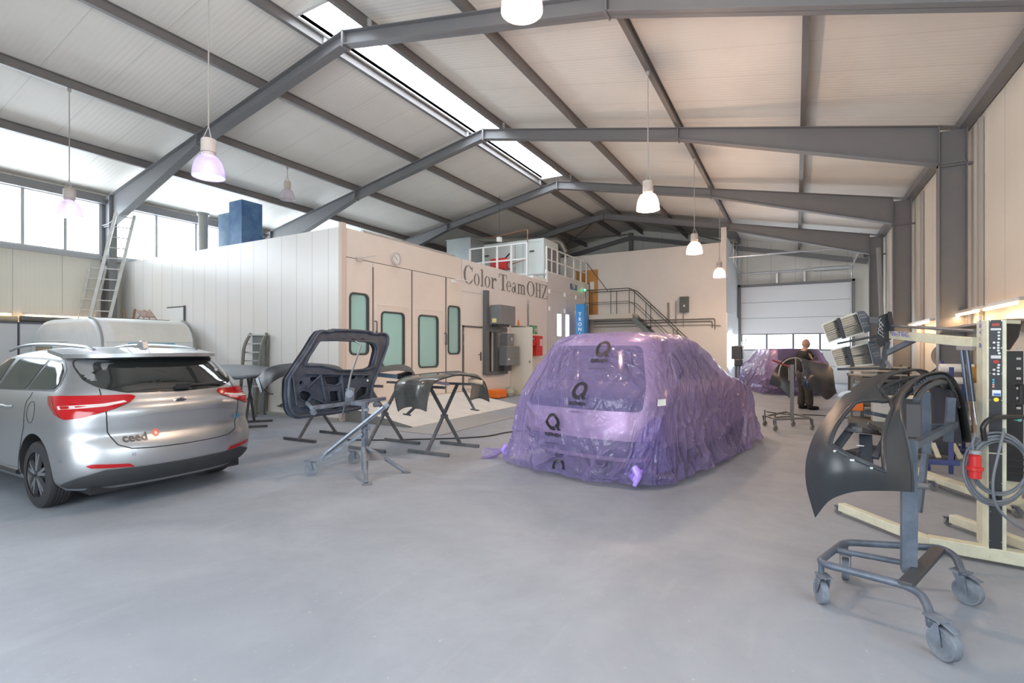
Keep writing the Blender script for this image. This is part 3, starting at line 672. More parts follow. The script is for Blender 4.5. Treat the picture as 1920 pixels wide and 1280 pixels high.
# ---- steel frame with switch boxes on the second section
CAB2 = mat('cabinet_grey', (.17, .18, .19), .4, dirt=(.22, .22, .22), dscale=5)
FRM = mat('frame_grey', (.11, .12, .125), .45)
t = thing('cabinet_frame', 'tall dark grey steel frame carrying the switch cabinets on the booth wall', 'frame', (BX, 13.3, .75))
obj('post', MB().box(BX + .003, BX + .12, 12.78, 12.96, .72, 3.25), FRM, t, bevel=.005)
obj('post', MB().box(BX + .003, BX + .1, 13.38, 13.5, .82, 2.1), FRM, t)
obj('rail', MB().box(BX + .003, BX + .12, 12.96, 14.1, .70, .80), FRM, t); obj('rail', MB().box(BX + .003, BX + .12, 12.96, 14.05, 2.02, 2.17), FRM, t)
t = thing('control_cabinet', 'largest grey control cabinet, top one on the dark frame, with yellow label', 'cabinet', (BX + .2, 13.3, 2.5), 'control cabinets on the booth wall')
obj('housing', MB().box(BX + .125, BX + .50, 12.99, 13.9, 2.24, 2.82), CAB2, t, bevel=.01)
obj('warning_label', MB().box(BX + .2, BX + .35, 12.984, 12.99, 2.29, 2.41), mat('label_yellow', (.80, .72, .30), .5), t)
obj('cable_gland', MB().box(BX + .14, BX + .4, 13.05, 13.7, 2.17, 2.24), BLKPLAS, t)
t = thing('switch_box', 'small grey switch box with rotary dial between the two larger cabinets', 'cabinet', (BX + .2, 13.9, 1.8), 'control cabinets on the booth wall')
obj('housing', MB().box(BX + .125, BX + .36, 13.65, 14.05, 1.60, 1.98), CAB2, t, bevel=.008)
obj('dial', MB().lathe([(0, 0), (.05, 0), (.05, .03), (0, .03)], (BX + .36, 13.86, 1.80), (1, 0, 0), 16), ALU, t)
t = thing('switch_cabinet', 'lower grey switch cabinet with rows of small switches on the dark frame', 'cabinet', (BX + .2, 13.9, 1.3), 'control cabinets on the booth wall')
obj('housing', MB().box(BX + .125, BX + .42, 13.52, 14.3, .98, 1.58), CAB2, t, bevel=.01)
mb = MB()
for k in range(4):
    for j in range(2): mb.cyl((BX + .42, 13.78 + .12 * k, 1.2 + .16 * j), (BX + .44, 13.78 + .12 * k, 1.2 + .16 * j), .018, 10)
obj('switch', mb, mat('switch_tan', (.30, .24, .16), .4), t); obj('label_plate', MB().box(BX + .42, BX + .425, 13.56, 13.68, 1.15, 1.2), WHITE, t)
obj('cable_duct', MB().box(BX + .13, BX + .3, 13.55, 14.0, .81, .98), BLKPLAS, t)
# office doorway, open white door, signs
t = struct('door_3', MB().box(BX - .05, BX + .03, 15.42, 15.5, 0, 2.27).box(BX - .05, BX + .03, 14.5, 15.5, 2.2, 2.27), mat('door_frame_dark', (.10, .09, .09), .4))
obj('door_panel', MB().box(BX + .02, BX + .8, 14.46, 14.5, .02, 2.2), mat('door_cream', (.72, .68, .58), .4), t)
obj('door_handle', MB().box(BX + .7, BX + .76, 14.42, 14.46, 1.05, 1.12), CHROME, t)
mb = MB(); mb.box(-11, BX - .06, 16.5, 16.6, 0, 3.); mb.box(-11.1, -11, 14, 16.6, 0, 3.); mb.box(-11, BX - .06, 13.9, 14.0, 0, 3)
struct('wall_side_room', mb, mat('room_yellow', (.66, .62, .42), .6))
lamp('side_room_light', 'POINT', (-9.5, 15.2, 2.6), 30, (1, .93, .75), .2)
t = thing('tool_board', 'dark board of small tools seen through the open doorway', 'board', (-9.3, 16.45, 1.6)); obj('board', MB().box(-9.6, -8.7, 16.44, 16.49, 1.3, 2.0), BLKPLAS, t)
for k in range(6): obj('tool', MB().box(-9.5 + .14 * k, -9.42 + .14 * k, 16.40, 16.44, 1.5, 1.85), BLUE if k % 2 else ALU, t)
o = obj('warning_sign', MB().prism([(-.1, 0), (.1, 0), (0, .2)], lambda a, c, q: (BX + .004 + q, 15.0 + a, 2.3 + c), .006), ORANGE); tag(o, 'small orange triangular warning sign above the open doorway', 'sign')
o = obj('wall_pipe', MB().cyl((BX + .03, 15.68, .3), (BX + .03, 15.68, 3.05), .022, 8).cyl((BX + .03, 15.68, 3.05), (BX + .03, 15.68, 3.2), .012, 8), PIPE); tag(o, 'thin upright pipe on the booth wall beside the open doorway', 'pipe')
for (y0, y1), lb in (((15.82, 16.17), 'larger green emergency sign with white figure above the red extinguisher box'), ((16.22, 16.42), 'smaller green emergency sign with white arrow, right of the larger one')):
    t = thing('emergency_sign', lb, 'sign', (BX, y0, 2.2)); obj('board', MB().box(BX + .002, BX + .008, y0, y1, 2.03, 2.33), GREEN, t)
    c = (y0 + y1) / 2; obj('pictogram', MB().box(BX + .009, BX + .011, c - .03, c + .03, 2.1, 2.27).box(BX + .009, BX + .011, c - .08, c + .08, 2.17, 2.2), WHITE, t)
t = thing('extinguisher_cabinet', 'red fire extinguisher cabinet on the booth wall below the green signs', 'cabinet', (BX, 16.1, 1.6))
obj('housing', MB().box(BX + .005, BX + .22, 15.95, 16.45, 1.25, 1.96), RED, t, bevel=.02); obj('label_plate', MB().box(BX + .222, BX + .225, 16.2, 16.4, 1.6, 1.85), mat('pale_label', (.75, .6, .6), .5), t)
obj('hose_nozzle', MB().lathe([(.02, 0), (.09, .02), (.1, .16), (.05, .2), (0, .2)], (BX + .12, 15.86, 1.6), n=14), RED, t); obj('valve', MB().cyl((BX + .12, 15.86, 1.78), (BX + .2, 15.75, 1.86), .03, 8), mat('light_blue', (.1, .45, .7), .4), t)
o = obj('orange_crate', MB().box(BX + .06, BX + .42, 12.95, 13.5, .02, .26), ORANGE, bevel=.02); tag(o, 'small orange plastic crate on the floor against the booth wall', 'crate')
o = obj('rag_bag', MB().lathe([(0, 0), (.16, .01), (.19, .12), (.13, .24), (.05, .3), (0, .3)], (BX + .3, 13.85, 0), n=14), mat('bag_grey', (.35, .36, .32), .6), smooth=True); tag(o, 'grey rubbish bag beside the orange crate', 'bag')
# two-post lift with upright lettering
LB = mat('lift_blue', (.05, .28, .66), .35)
t = thing('lift_column', 'tall light blue lift column with white upright lettering behind the purple-wrapped car', 'lift', (-7.55, 19.6, 0))
obj('column', MB().box(-7.75, -7.4, 19.1, 19.5, 0, 3.3), LB, t, bevel=.01); obj('carriage', MB().box(-7.7, -7.45, 19.5, 19.66, 0, 3.26), mat('lift_dark', (.07, .06, .12), .4), t); obj('side_strip', MB().box(-7.7, -7.5, 19.66, 19.9, .3, 2.9), mat('lift_dark_blue', (.05, .10, .35), .4), t)
mb = MB()
for k, ch in enumerate('TRONIC'): text_mb(ch, lambda a, c, k=k: (-7.575 + a, 19.095, 2.82 - .2 * k + c), .2, mb, bold=.008)
obj('lettering', mb, WHITE, t)

# ---- plant on the booth roof
GALV = mat('galvanised_duct', (.42, .45, .45), .35, .6, dirt=(.35, .38, .38), dscale=2)
AHU = mat('ahu_pale_green_white', (.62, .68, .65), .4)
t = thing('air_duct', 'large galvanised square air duct box on the booth roof behind the white rail', 'duct', (-11.5, 17.4, 4))
obj('duct_box', MB().box(-12.2, -11.05, 16.4, 18.6, 3.97, 5.84), GALV, t, bevel=.01)
obj('side_duct', MB().prism([(-12.2, 5.2), (-13.8, 4.6), (-14.2, 3.97), (-12.2, 3.97)], lambda a, c, q: (a, 16.6 + q, c), 1.4), GALV, t)
mb = MB()
for z in (4.7, 5.81): mb.box(-12.22, -11.03, 16.38, 16.41, z, z + .04); mb.box(-11.06, -11.02, 16.38, 18.6, z, z + .04)
obj('flange', mb, GALV, t)
o = obj('flue_pipe', MB().tube(arc_pts([(-12.3, 17.6, 5.1), (-12.3, 17.6, 6.1), (-11.9, 18.2, 6.14), (-9.4, 21.2, 6.42), (-9.2, 21.4, 5.9)], .35, 8), .15, 14), GALV, smooth=True); tag(o, 'long round silver flue pipe curving over the roof plant', 'pipe')
t = thing('air_handler', 'white air handling cabinet with red burner on the booth roof', 'air handler', (-9.5, 17.8, 4))
obj('cabinet', MB().box(-11.4, -8.35, 17.36, 18.7, 4.02, 5.72), AHU, t, bevel=.012)
mb = MB()
for x in (-11.3, -9.6, -9.25): mb.box(x, x + .02, 17.35, 17.36, 4.1, 5.65)
for x0, x1 in ((-11.25, -9.65), (-9.2, -8.5)): mb.box(x0, x1, 17.35, 17.36, 4.12, 4.13); mb.box(x0, x1, 17.35, 17.36, 5.6, 5.61)
obj('panel_seam', mb, mat('seam_grey', (.4, .42, .4), .5), t)
for x in (-10.9, -8.85): obj('handle', MB().bar((x - .1, 17.33, 5.25), (x + .1, 17.33, 5.25), .03, .04), BLKPLAS, t)
b_ = obj('burner', MB().box(-10.45, -9.75, 16.86, 17.34, 4.60, 5.02), RED, t, bevel=.05); obj('burner_fan', MB().cyl((-9.72, 17.1, 4.75), (-9.5, 17.1, 4.75), .12, 16), ALU, b_)
obj('burner_valve', MB().cyl((-9.9, 17.1, 5.02), (-9.7, 17.1, 5.2), .03, 8), BLKPLAS, b_)
obj('gas_pipe', MB().tube(arc_pts([(-10.7, 17.1, 5.9), (-8.9, 17.1, 6.05), (-8.9, 17.0, 4.9), (-9.8, 17.0, 4.7)], .08), .02, 8), mat('copper', (.45, .22, .13), .4, .6), t)
mb = MB()
for x, y in ((-8.31, 17.6), (-8.31, 18.1), (-8.31, 18.5)): mb.box(x, x + .03, y, y + .25, 4.5, 5.4)
obj('service_grille', mb, mat('grille_dark', (.2, .2, .2), .5), t)
t = thing('plinth', 'white steel plinth step at the top of the booth wall beside the lettering end', 'plinth', (-8.5, 16.6, 4)); obj('block', MB().box(-10.8, -8.22, 16.2, 17.34, 3.97, 4.14), WHITE, t); obj('upstand', MB().box(-8.3, -8.2, 17.34, 17.42, 3.97, 4.5), WHITE, t)
def railing(label, pts, ztop, zbot, posts):
    t = thing('guard_rail', label, 'railing', (*pts[0], zbot), 'white guard rails on the booth roof')
    mb = MB()
    for z in (ztop, (ztop + zbot) / 2 + .02, zbot + .05):
        for a, c in zip(pts, pts[1:]): mb.bar((a[0], a[1], z), (c[0], c[1], z), .05, .05)
    obj('rail', mb, WHITE, t)
    for x, y in posts: obj('post', MB().box(x - .03, x + .03, y - .03, y + .03, zbot, ztop), WHITE, t)
railing('white square-tube guard rail in front of the silver duct and red burner', [(-10.8, 16.0), (-8.35, 16.0)], 5.28, 4.12, [(-10.8, 16), (-10.2, 16), (-9.6, 16), (-9.0, 16), (-8.36, 16)])
railing('white square-tube guard rail along the roof edge right of the air handler', [(-8.3, 17.5), (-8.3, 21.7)], 5.40, 4.4, [(-8.3, 17.5), (-8.3, 17.95), (-8.3, 18.5), (-8.3, 19.3), (-8.3, 20.2), (-8.3, 21.), (-8.3, 21.7)])
o = obj('brace_wire', MB().cyl((-8.28, 21.7, 5.4), (-7.3, 21.75, 4.07), .015, 6), DKR); tag(o, 'thin dark brace rod slanting from the white rail end down to the landing rail', 'rod')
t = thing('roof_camera', 'small white camera hanging above the duct on the booth roof', 'camera', (-9.9, 16.0, 5.5)); obj('body', MB().box(-9.75, -9.6, 16.2, 16.35, 5.5, 5.67), WHITE, t); obj('hanger', MB().cyl((-9.67, 16.27, 5.67), (-9.67, 16.27, 7.2), .008, 6), DKR, t)
# blue duct and steel flue at the left of the booth roof
t = thing('blue_duct', 'tall blue-painted square duct rising from the booth roof at the left', 'duct', (-14.2, 9, 4))
BD = mat('mottled_blue', (.06, .15, .34), .45, dirt=(.16, .33, .50), dscale=2.5, damt=.9)
obj('duct_box', MB().box(-14.70, -14.08, 9.0, 9.66, 3.97, 5.86), BD, t, bevel=.008)
obj('duct_box', MB().box(-15.33, -14.72, 9.05, 9.5, 3.97, 5.58), mat('mottled_pale_blue', (.12, .24, .42), .45, dirt=(.3, .45, .55), dscale=2.5, damt=.9), t, bevel=.008)
obj('flange', MB().box(-14.73, -14.05, 8.97, 9.69, 4.50, 4.54), ALU, t)
o = obj('flue_stack', MB().cyl((-15.5, 8.7, 3.97), (-15.5, 8.7, 5.55), .13, 20).lathe([(.14, 0), (.17, 0), (.17, .06), (.14, .06)], (-15.5, 8.7, 5.5), n=20).lathe([(.14, 0), (.135, .03)], (-15.5, 8.7, 4.9), n=20), mat('flue_pale_grey', (.46, .46, .43), .4), smooth=True); tag(o, 'round steel flue stack beside the blue duct, in front of the left window', 'flue')

# ================================================================== LAMPS
LSH = glassy('prismatic_shade', (.97, .96, .98), .62, .25, (.72, .66, .70))
LSV = glassy('violet_shade', (.86, .84, 1.), .45, .25, (.60, .56, .74))
LHS = mat('lamp_housing', (.62, .55, .50), .45, dirt=(.5, .44, .4), dscale=9)
WIRE = mat('lamp_wire', (.45, .42, .40), .5)
def hanging_lamp(x, y, z, ztop, label, power, col, glow, k=1.):
    """z = rim height"""
    t = thing('pendant_lamp', label, 'lamp', (x, y, z), 'hanging high-bay lamps')
    prof = [(.205, 0), (.203, .03), (.195, .11), (.175, .19), (.135, .265), (.085, .30)]
    mb = MB().lathe([(r * k, h * k) for r, h in prof], (x, y, z), n=32); obj('lamp_shade', mb, LSV if glow == 'cool' else LSH, t, smooth=True, solid=.004)
    mb = MB().lathe([(r * k, h * k) for r, h in [(0, .30), (.085, .30), (.09, .32), (.075, .325), (.075, .335), (.095, .34), (.095, .50), (.088, .52), (0, .52)]], (x, y, z), n=24); obj('housing', mb, LHS, t, smooth=True)
    mb = MB()
    for a in range(3): mb.cyl((x + .07 * k * cos(a * 2.1), y + .07 * k * sin(a * 2.1), z + .51 * k), (x, y, z + .70 * k), .006, 5)
    mb.cyl((x, y, z + .68 * k), (x, y, ztop), .010, 6); mb.cyl((x, y, ztop - .06), (x, y, ztop), .03, 8)
    obj('cord', mb, WIRE, t)
    if glow:
        mb = MB().lathe([(0, .04), (.03, .05), (.045, .10), (.035, .16), (.02, .2)], (x, y, z), n=14)
        obj('bulb', mb, mat('bulb_%s' % glow, col, .5, emit=col, estr=22 if glow == 'warm' else 5), t, smooth=True)
        lamp('pendant_light', 'POINT', (x, y, z + .1), power, col, .09)
WC, CC = (1., .68, .46), (.86, .78, 1.)
hanging_lamp(-2.34, 4.37, 4.80, zt(-2.34), 'lit lamp cut by the top edge of the picture, near the middle', 300, WC, 'warm')
hanging_lamp(-2.34, 9.22, 4.02, zt(-2.34), 'nearest warm lit lamp on the right, hanging in front of the third frame', 300, WC, 'warm')
hanging_lamp(-2.34, 14.05, 4.02, zt(-2.34), 'second warm lit lamp of the right row, in front of the office wall', 300, WC, 'warm')
hanging_lamp(-2.34, 19.1, 4.02, zt(-2.34), 'farthest and smallest warm lit lamp, near the corner of the office wall', 300, WC, 'warm')
hanging_lamp(-7.05, 4.03, 3.86, zt(-7.05), 'large violet-lit lamp on a long cord in front of the nearest left beam', 14, CC, 'cool')
hanging_lamp(-12.58, 4.46, 4.12, zt(-12.58), 'bright violet-white lamp in front of the left windows', 22, CC, 'cool', 1.05)
hanging_lamp(-12.58, 9.4, 5.72, zt(-12.58), 'small unlit lamp hanging high under the left slope above the booth', 0, CC, None)
# fluorescent strips on both side walls
def strip(x, y0, y1, z, sgn, label, power):
    t = thing('strip_light', label, 'light', (x, (y0 + y1) / 2, z), 'fluorescent strips on the side walls')
    obj('tube', MB().cyl((x - sgn * .06, y0 + .04, z - .03), (x - sgn * .06, y1 - .04, z - .03), .022, 10), WARMT, t)
    obj('batten', MB().box(x - .045, x + .045, y0, y1, z, z + .05), ALU, t)
    lamp('strip_glow', 'AREA', (x - sgn * .06, (y0 + y1) / 2, z - .06), power, (1, .60, .30), y1 - y0 - .2, (0, 0, pi / 2), .04)
strip(2.62, 9.1, 10.5, 2.14, 1, 'warm fluorescent strip on the right wall at the edge of the picture', 9)
strip(2.62, 10.72, 12.2, 2.14, 1, 'warm fluorescent strip on the right wall, second from the picture edge', 9)
strip(2.62, 14.2, 16.8, 2.12, 1, 'warm fluorescent strip farther along the right wall, behind the steel column', 12)
strip(XL + .14, 3.1, 4.95, 2.39, -1, 'fluorescent strip on the left wall, cut by the left edge of the picture', 14)
strip(XL + .14, 5.15, 6.75, 2.38, -1, 'fluorescent strip on the left wall above the caravan roof', 16)
# conduit on the right column and cable along the wall
o = obj('conduit', MB().tube(arc_pts([(2.66, 12.3, 2.2), (2.66, 13.4, 2.2), (2.64, 13.6, 2.16), (2.64, 13.6, .0)], .1), .016, 8), mat('conduit_tan', (.50, .33, .22), .5), smooth=True); tag(o, 'thin tan conduit along the right wall, turning down at a corner', 'pipe')
for k, y in enumerate((11.3, 15.85)):
    o = obj('wall_batten', MB().box(2.70, 2.76, y, y + .12, .05, zt(XR) - .1), mat('batten_grey', (.42, .40, .38), .5)); tag(o, ['grey vertical joint rail on the right wall beside the nearest visible column', 'grey vertical joint rail on the right wall, second from the picture edge'][k], 'rail')
# cabinets along the left wall
for k, (y0, y1) in enumerate(((2.6, 4.93), (4.97, 7.0))):
    t = thing('wall_cabinet', ['white partition cabinet on the left wall, cut by the picture edge', 'white partition cabinet on the left wall behind the caravan'][k], 'cabinet', (XL + .3, y0, 0), 'white cabinets on the left wall')
    obj('body', MB().box(XL + .02, XL + .55, y0, y1, 0, 2.12), mat('cabinet_white', (.66, .67, .68), .35), t)
    obj('frame', MB().box(XL + .02, XL + .57, y0 - .03, y0 + .0, 0, 2.16).box(XL + .02, XL + .57, y0, y1, 2.12, 2.17), mat('cabinet_frame_dark', (.12, .12, .15), .4), t)
o = obj('cardboard_roll', MB().cyl((XL + .3, 4.0, 2.24), (XL + .3, 5.0, 2.24), .07, 16), mat('kraft', (.5, .42, .30), .7)); tag(o, 'pale cardboard roll lying on top of the left wall cabinets', 'roll')
o = obj('foam_roll', MB().cyl((XL + .3, 5.05, 2.25), (XL + .3, 6.1, 2.25), .08, 16), mat('foam_dark', (.16, .15, .14), .7)); tag(o, 'dark roll lying on top of the left wall cabinets', 'roll')
# ladders
def ladder(label, p0, p1, w, side, n, mtl, mat_=ALU):
    """p0 foot centre, p1 top centre, w width, side = unit vector across"""
    t = thing('ladder', label, 'ladder', p0); p0, p1, sd = Vector(p0), Vector(p1), Vector(side)
    for s_ in (-.5, .5): obj('rail', MB().bar(p0 + sd * w * s_, p1 + sd * w * s_, .03, .08), mat_, t)
    for k in range(n): q = p0.lerp(p1, (k + .7) / n); obj('rung', MB().cyl(q - sd * w / 2, q + sd * w / 2, .016, 8), mat_, t)
    return t
LAD = mat('ladder_alu', (.72, .72, .70), .4, .2, dirt=(.45, .42, .40), dscale=8)
ladder('tall aluminium ladder leaning on the steel column beside the left window', (-17.05, 6.25, .0), (-16.28, 7.02, 5.25), .42, (.30, .95, 0), 18, 0, LAD)
ladder('shorter aluminium ladder leaning on the left wall beside the tall one', (-17.05, 6.0, .0), (-17.12, 6.72, 3.85), .36, (.30, .95, 0), 13, 0, LAD)
# ================================================================== CARS
class Shell:
    """closed vehicle skin: horizontal slices, each a rounded outline. local x forward from the tail, y left"""
    def __init__(s, xr, xf, w, a=.5, af=.8, p=2.6, disp=None):
        s.xr, s.xf, s.w, s.a, s.af, s.p, s.disp = xr, xf, w, a, af, p, disp; s.cache = {}
    def half(s, z):
        k = round(z, 4)
        if k in s.cache: return s.cache[k]
        xr, xf, w = slerp(s.xr, z), slerp(s.xf, z), max(slerp(s.w, z), .002)
        L_ = xf - xr; a, af = min(s.a, L_ * .45), min(s.af, L_ * .45); pts = []
        for i in range(25):
            t = pi / 2 * i / 24; pts.append((xr + a - a * cos(t) ** (2 / s.p), w * sin(t) ** (2 / s.p)))
        for i in range(1, 21):
            pts.append((xr + a + (L_ - a - af) * i / 20, w))
        for i in range(1, 25):
            t = pi / 2 * (1 - i / 24); pts.append((xf - af + af * cos(t) ** (2 / s.p), w * sin(t) ** (2 / s.p)))
        d = [0]
        for q, r in zip(pts, pts[1:]): d.append(d[-1] + math.hypot(q[0] - r[0], q[1] - r[1]))
        s.cache[k] = (pts, d); return s.cache[k]
    def at(s, arc, z, off=0, raw=False):
        """arc = signed distance round the outline from the tail centre (plus = left)"""
        sg = 1 if arc >= 0 else -1; arc = abs(arc); pts, d = s.half(z)
        arc = min(arc, d[-1]); lo, hi = 0, len(d) - 1
        while hi - lo > 1:
            m = (lo + hi) // 2
            if d[m] <= arc: lo = m
            else: hi = m
        t = (arc - d[lo]) / max(1e-9, d[hi] - d[lo]); q, r = pts[lo], pts[hi]
        x, y = q[0] + (r[0] - q[0]) * t, q[1] + (r[1] - q[1]) * t
        tx, ty = r[0] - q[0], r[1] - q[1]; n = math.hypot(tx, ty) or 1; nx, ny = -ty / n, tx / n
        o = off + (s.disp(arc * sg, z, arc / d[-1]) if s.disp and not raw else 0)
        return Vector((x + nx * o, sg * (y + ny * o), z))
    def frac(s, f, z, off=0, raw=False): return s.at(f * s.half(z)[1][-1], z, off, raw)
    def rear(s, y, z, off=0):
        pts, d = s.half(z); ay = abs(y)
        for i in range(24):
            if pts[i + 1][1] >= ay: break
        t = (ay - pts[i][1]) / max(1e-9, pts[i + 1][1] - pts[i][1]); arc = d[i] + (d[i + 1] - d[i]) * min(1, t)
        return s.at(arc if y >= 0 else -arc, z, off)
    def side(s, x, z, sg, off=0):
        pts, d = s.half(z)
        for i in range(len(pts) - 1):
            if pts[i + 1][0] >= x: break
        t = (x - pts[i][0]) / max(1e-9, pts[i + 1][0] - pts[i][0]); return s.at(sg * (d[i] + (d[i + 1] - d[i]) * min(1, max(0, t))), z, off)
    def skin(s, zs, n):
        mb = MB()
        vs = [s.frac(-1 + 2 * k / n, z) for z in zs for k in range(n)]
        fs = [(i * n + k, i * n + (k + 1) % n, (i + 1) * n + (k + 1) % n, (i + 1) * n + k) for i in range(len(zs) - 1) for k in range(n)]
        return mb, vs, fs
def patch2(fn, poly, off, mb=None, rings=6, edge=-.004, dens=.03, xf=None):
    """star-shaped polygon laid on a surface fn(a, b, off); edge sinks in"""
    mb = mb or MB(); pts = []
    for (a, b), (c, d) in zip(poly, poly[1:] + poly[:1]):
        n = max(1, int(math.hypot(c - a, d - b) / dens)); pts += [(a + (c - a) * k / n, b + (d - b) * k / n) for k in range(n)]
    cx, cy = sum(p[0] for p in pts) / len(pts), sum(p[1] for p in pts) / len(pts); n = len(pts); vs = []
    for r in range(rings + 2):
        if r == 0: f, o = 1, edge
        else: f, o = 1 - (r - 1) / rings * .999, off
        if r == 1: f = .995
        vs += [fn(cx + (a - cx) * f, cy + (b - cy) * f, o) for a, b in pts]
    fs = [(i * n + k, i * n + (k + 1) % n, (i + 1) * n + (k + 1) % n, (i + 1) * n + k) for i in range(rings + 1) for k in range(n)]
    if xf: vs = [xf(v) for v in vs]
    return mb.add(vs, fs)
def smooth_poly(pts, r=.05, seg=4):
    out = []; n = len(pts)
    for i in range(n):
        a, b, c = Vector(pts[i - 1]), Vector(pts[i]), Vector(pts[(i + 1) % n])
        d1, d2 = a - b, c - b; rr = min(r, d1.length * .45, d2.length * .45); p, q = b + d1.normalized() * rr, b + d2.normalized() * rr
        for k in range(seg + 1): t = k / seg; v = p * (1 - t) ** 2 + b * 2 * t * (1 - t) + q * t * t; out.append((v.x, v.y))
    return out
def cut_arches(me_obj, axles, r, wout):
    """wheel arches: subtract dark-lined cylinders"""
    cut = []
    for x, sg in axles:
        mb = MB().use(mat('wheel_well', (.012, .012, .014), .8)); mb.cyl((x, sg * (wout - .34), .31), (x, sg * (wout + .3), .31), r, 40)
        mb.box(x - r, x + r, min(sg * (wout - .34), sg * (wout + .3)), max(sg * (wout - .34), sg * (wout + .3)), -.3, .31)
        for part_ in (0,):
            o = bpy.data.objects.new('cutter', mb.mesh('cutter')); COL.objects.link(o); cut.append(o)
            b = me_obj.modifiers.new('arch', 'BOOLEAN'); b.object = o; b.operation = 'DIFFERENCE'; b.solver = 'EXACT'; b.use_self = True
            b.material_mode = 'TRANSFER'
    dg = bpy.context.evaluated_depsgraph_get(); dg.update()
    new = bpy.data.meshes.new_from_object(me_obj.evaluated_get(dg)); me_obj.modifiers.clear(); me_obj.data = new
    for o in cut: bpy.data.objects.remove(o)
TYRE = mat('tyre', (.018, .018, .02), .8)
def wheel(parent, x, y, sg, r=.315, w=.205, rim=None, xf=lambda v: v, hub=True):
    """sg = outward side (+1/-1 along y)"""
    mb = MB(); prof = [(r * .68, -w / 2), (r * .9, -w / 2), (r * .97, -w * .44), (r, -w * .32)]
    for k in range(5):
        a = -w * .32 + w * .64 * k / 5; prof += [(r, a + .008), (r, a + w * .115), (r - .008, a + w * .118), (r - .008, a + w * .128)]
    prof += [(r, w * .32), (r * .97, w * .44), (r * .9, w / 2), (r * .68, w / 2)]
    mb.lathe(prof, (x, y, r), (0, 1, 0), 48)
    mb.v = [xf(Vector(v)) for v in mb.v]; t = obj('wheel', mb, TYRE, parent, smooth=True)
    yo = y + sg * w * .42; rm = MB(); rr = r * .70
    rm.lathe([(rr, -w * .42), (rr * .96, -w * .1), (rr * .96, w * .38), (rr * 1.0, w * .46)], (x, y, r), (0, sg, 0), 40)
    rm.lathe([(0, 0), (.045, 0), (.05, -.02), (.06, -.03)], (x, yo, r), (0, sg, 0), 20)
    rm.v = [xf(Vector(v)) for v in rm.v]; obj('rim', rm, mat('rim_dark', (.05, .05, .055), .35, .6), t, smooth=True)
    sp = MB()
    for k in range(5):
        for d in (-.16, .16):
            a = 2 * pi * k / 5 + .3; p = Vector((x + .04 * cos(a), yo, r + .04 * sin(a))); q = Vector((x + rr * .97 * cos(a + d), yo - sg * .012, r + rr * .97 * sin(a + d)))
            sp.bar(p, q, .028, .03, (0, sg, 0))
    sp.v = [xf(Vector(v)) for v in sp.v]; obj('spoke', sp, mat('spoke_silver', (.30, .31, .33), .3, .8), t)
    dk = MB().lathe([(0, -w * .1), (rr * .95, -w * .12)], (x, y, r), (0, sg, 0), 30); dk.v = [xf(Vector(v)) for v in dk.v]; obj('brake_disc', dk, mat('brake_dark', (.03, .03, .032), .5, .4), t)
    return t
# ---------------- silver estate car: tail towards the hall, seen from behind
KO = Vector((-5.33, 2.83, 0))
def K(v): return Vector((KO.x - v[0], KO.y - v[1], v[2]))
xr = [(.20, .16), (.28, .07), (.36, .015), (.46, -.005), (.58, .005), (.64, .03), (.70, .065), (.80, .055), (.90, .045), (.955, .06), (1.0, .10), (1.08, .13), (1.14, .17), (1.40, .43), (1.455, .52), (1.50, .75), (1.523, 1.25)]
xf = [(.20, 4.3), (.35, 4.42), (.55, 4.45), (.72, 4.40), (.84, 4.15), (.93, 3.7), (1.0, 3.42), (1.1, 3.2), (1.40, 2.75), (1.455, 2.5), (1.50, 2.2), (1.523, 1.9)]
w = [(.20, .80), (.28, .86), (.42, .885), (.60, .892), (.80, .892), (.95, .88), (1.04, .855), (1.10, .83), (1.16, .80), (1.28, .745), (1.38, .69), (1.445, .63), (1.485, .54), (1.508, .38), (1.523, .06)]
ks = Shell(xr, xf, w, .50, .8, 2.5)
kia = thing('estate_car', 'silver-grey estate car seen from behind at the left edge, without number plate', 'car', (-6.22, 2.83, 0))
zs = [.20 + .02 * k for k in range(61)] + [1.41, 1.42, 1.43, 1.44, 1.45, 1.458, 1.465, 1.47, 1.475, 1.479, 1.482]
zs = [z for z in zs if z <= 1.4] + [1.415, 1.43, 1.445, 1.46, 1.475, 1.487, 1.497, 1.505, 1.512, 1.518, 1.523]
PAINT = mat('silver_grey_paint', (.38, .395, .415), .36, .85, coat=.5)
mb, vs, fs = ks.skin(zs, 220); n = 220
fs = fs + [tuple(range(n)), tuple((len(zs) - 1) * n + k for k in range(n))]
mb.use(PAINT); mb.add([K(v) for v in vs], fs)
body = obj('body', mb, None, kia)
loc = body.location.copy(); body.parent = None; body.location = (0, 0, 0)
# cutters are in world space, car length runs along -X
cuts = []
for x in (.89, 3.58):
    for sg in (1, -1):
        m2 = MB().use(mat('wheel_well', (.012, .012, .014), .8)); q = K((x, 0, 0)); ya, yb = KO.y - sg * .60, KO.y - sg * 1.1
        pr = [(q.x + .375 * cos(R(a)), .33 + .375 * sin(R(a))) for a in range(0, 181, 6)] + [(q.x - .375, -.1), (q.x + .375, -.1)]
        m2.prism(pr, lambda a, c, d: (a, min(ya, yb) + d, c), abs(ya - yb))
        o = bpy.data.objects.new('cutter', m2.mesh('cutter')); COL.objects.link(o); cuts.append(o)
        b_ = body.modifiers.new('arch', 'BOOLEAN'); b_.object = o; b_.operation = 'DIFFERENCE'; b_.solver = 'EXACT'; b_.material_mode = 'TRANSFER'
dg = bpy.context.evaluated_depsgraph_get(); dg.update()
nm = bpy.data.meshes.new_from_object(body.evaluated_get(dg)); body.modifiers.clear(); body.data = nm
for o in cuts: bpy.data.objects.remove(o)
nm.polygons.foreach_set('use_smooth', [True] * len(nm.polygons)); nm.set_sharp_from_angle(angle=R(32))
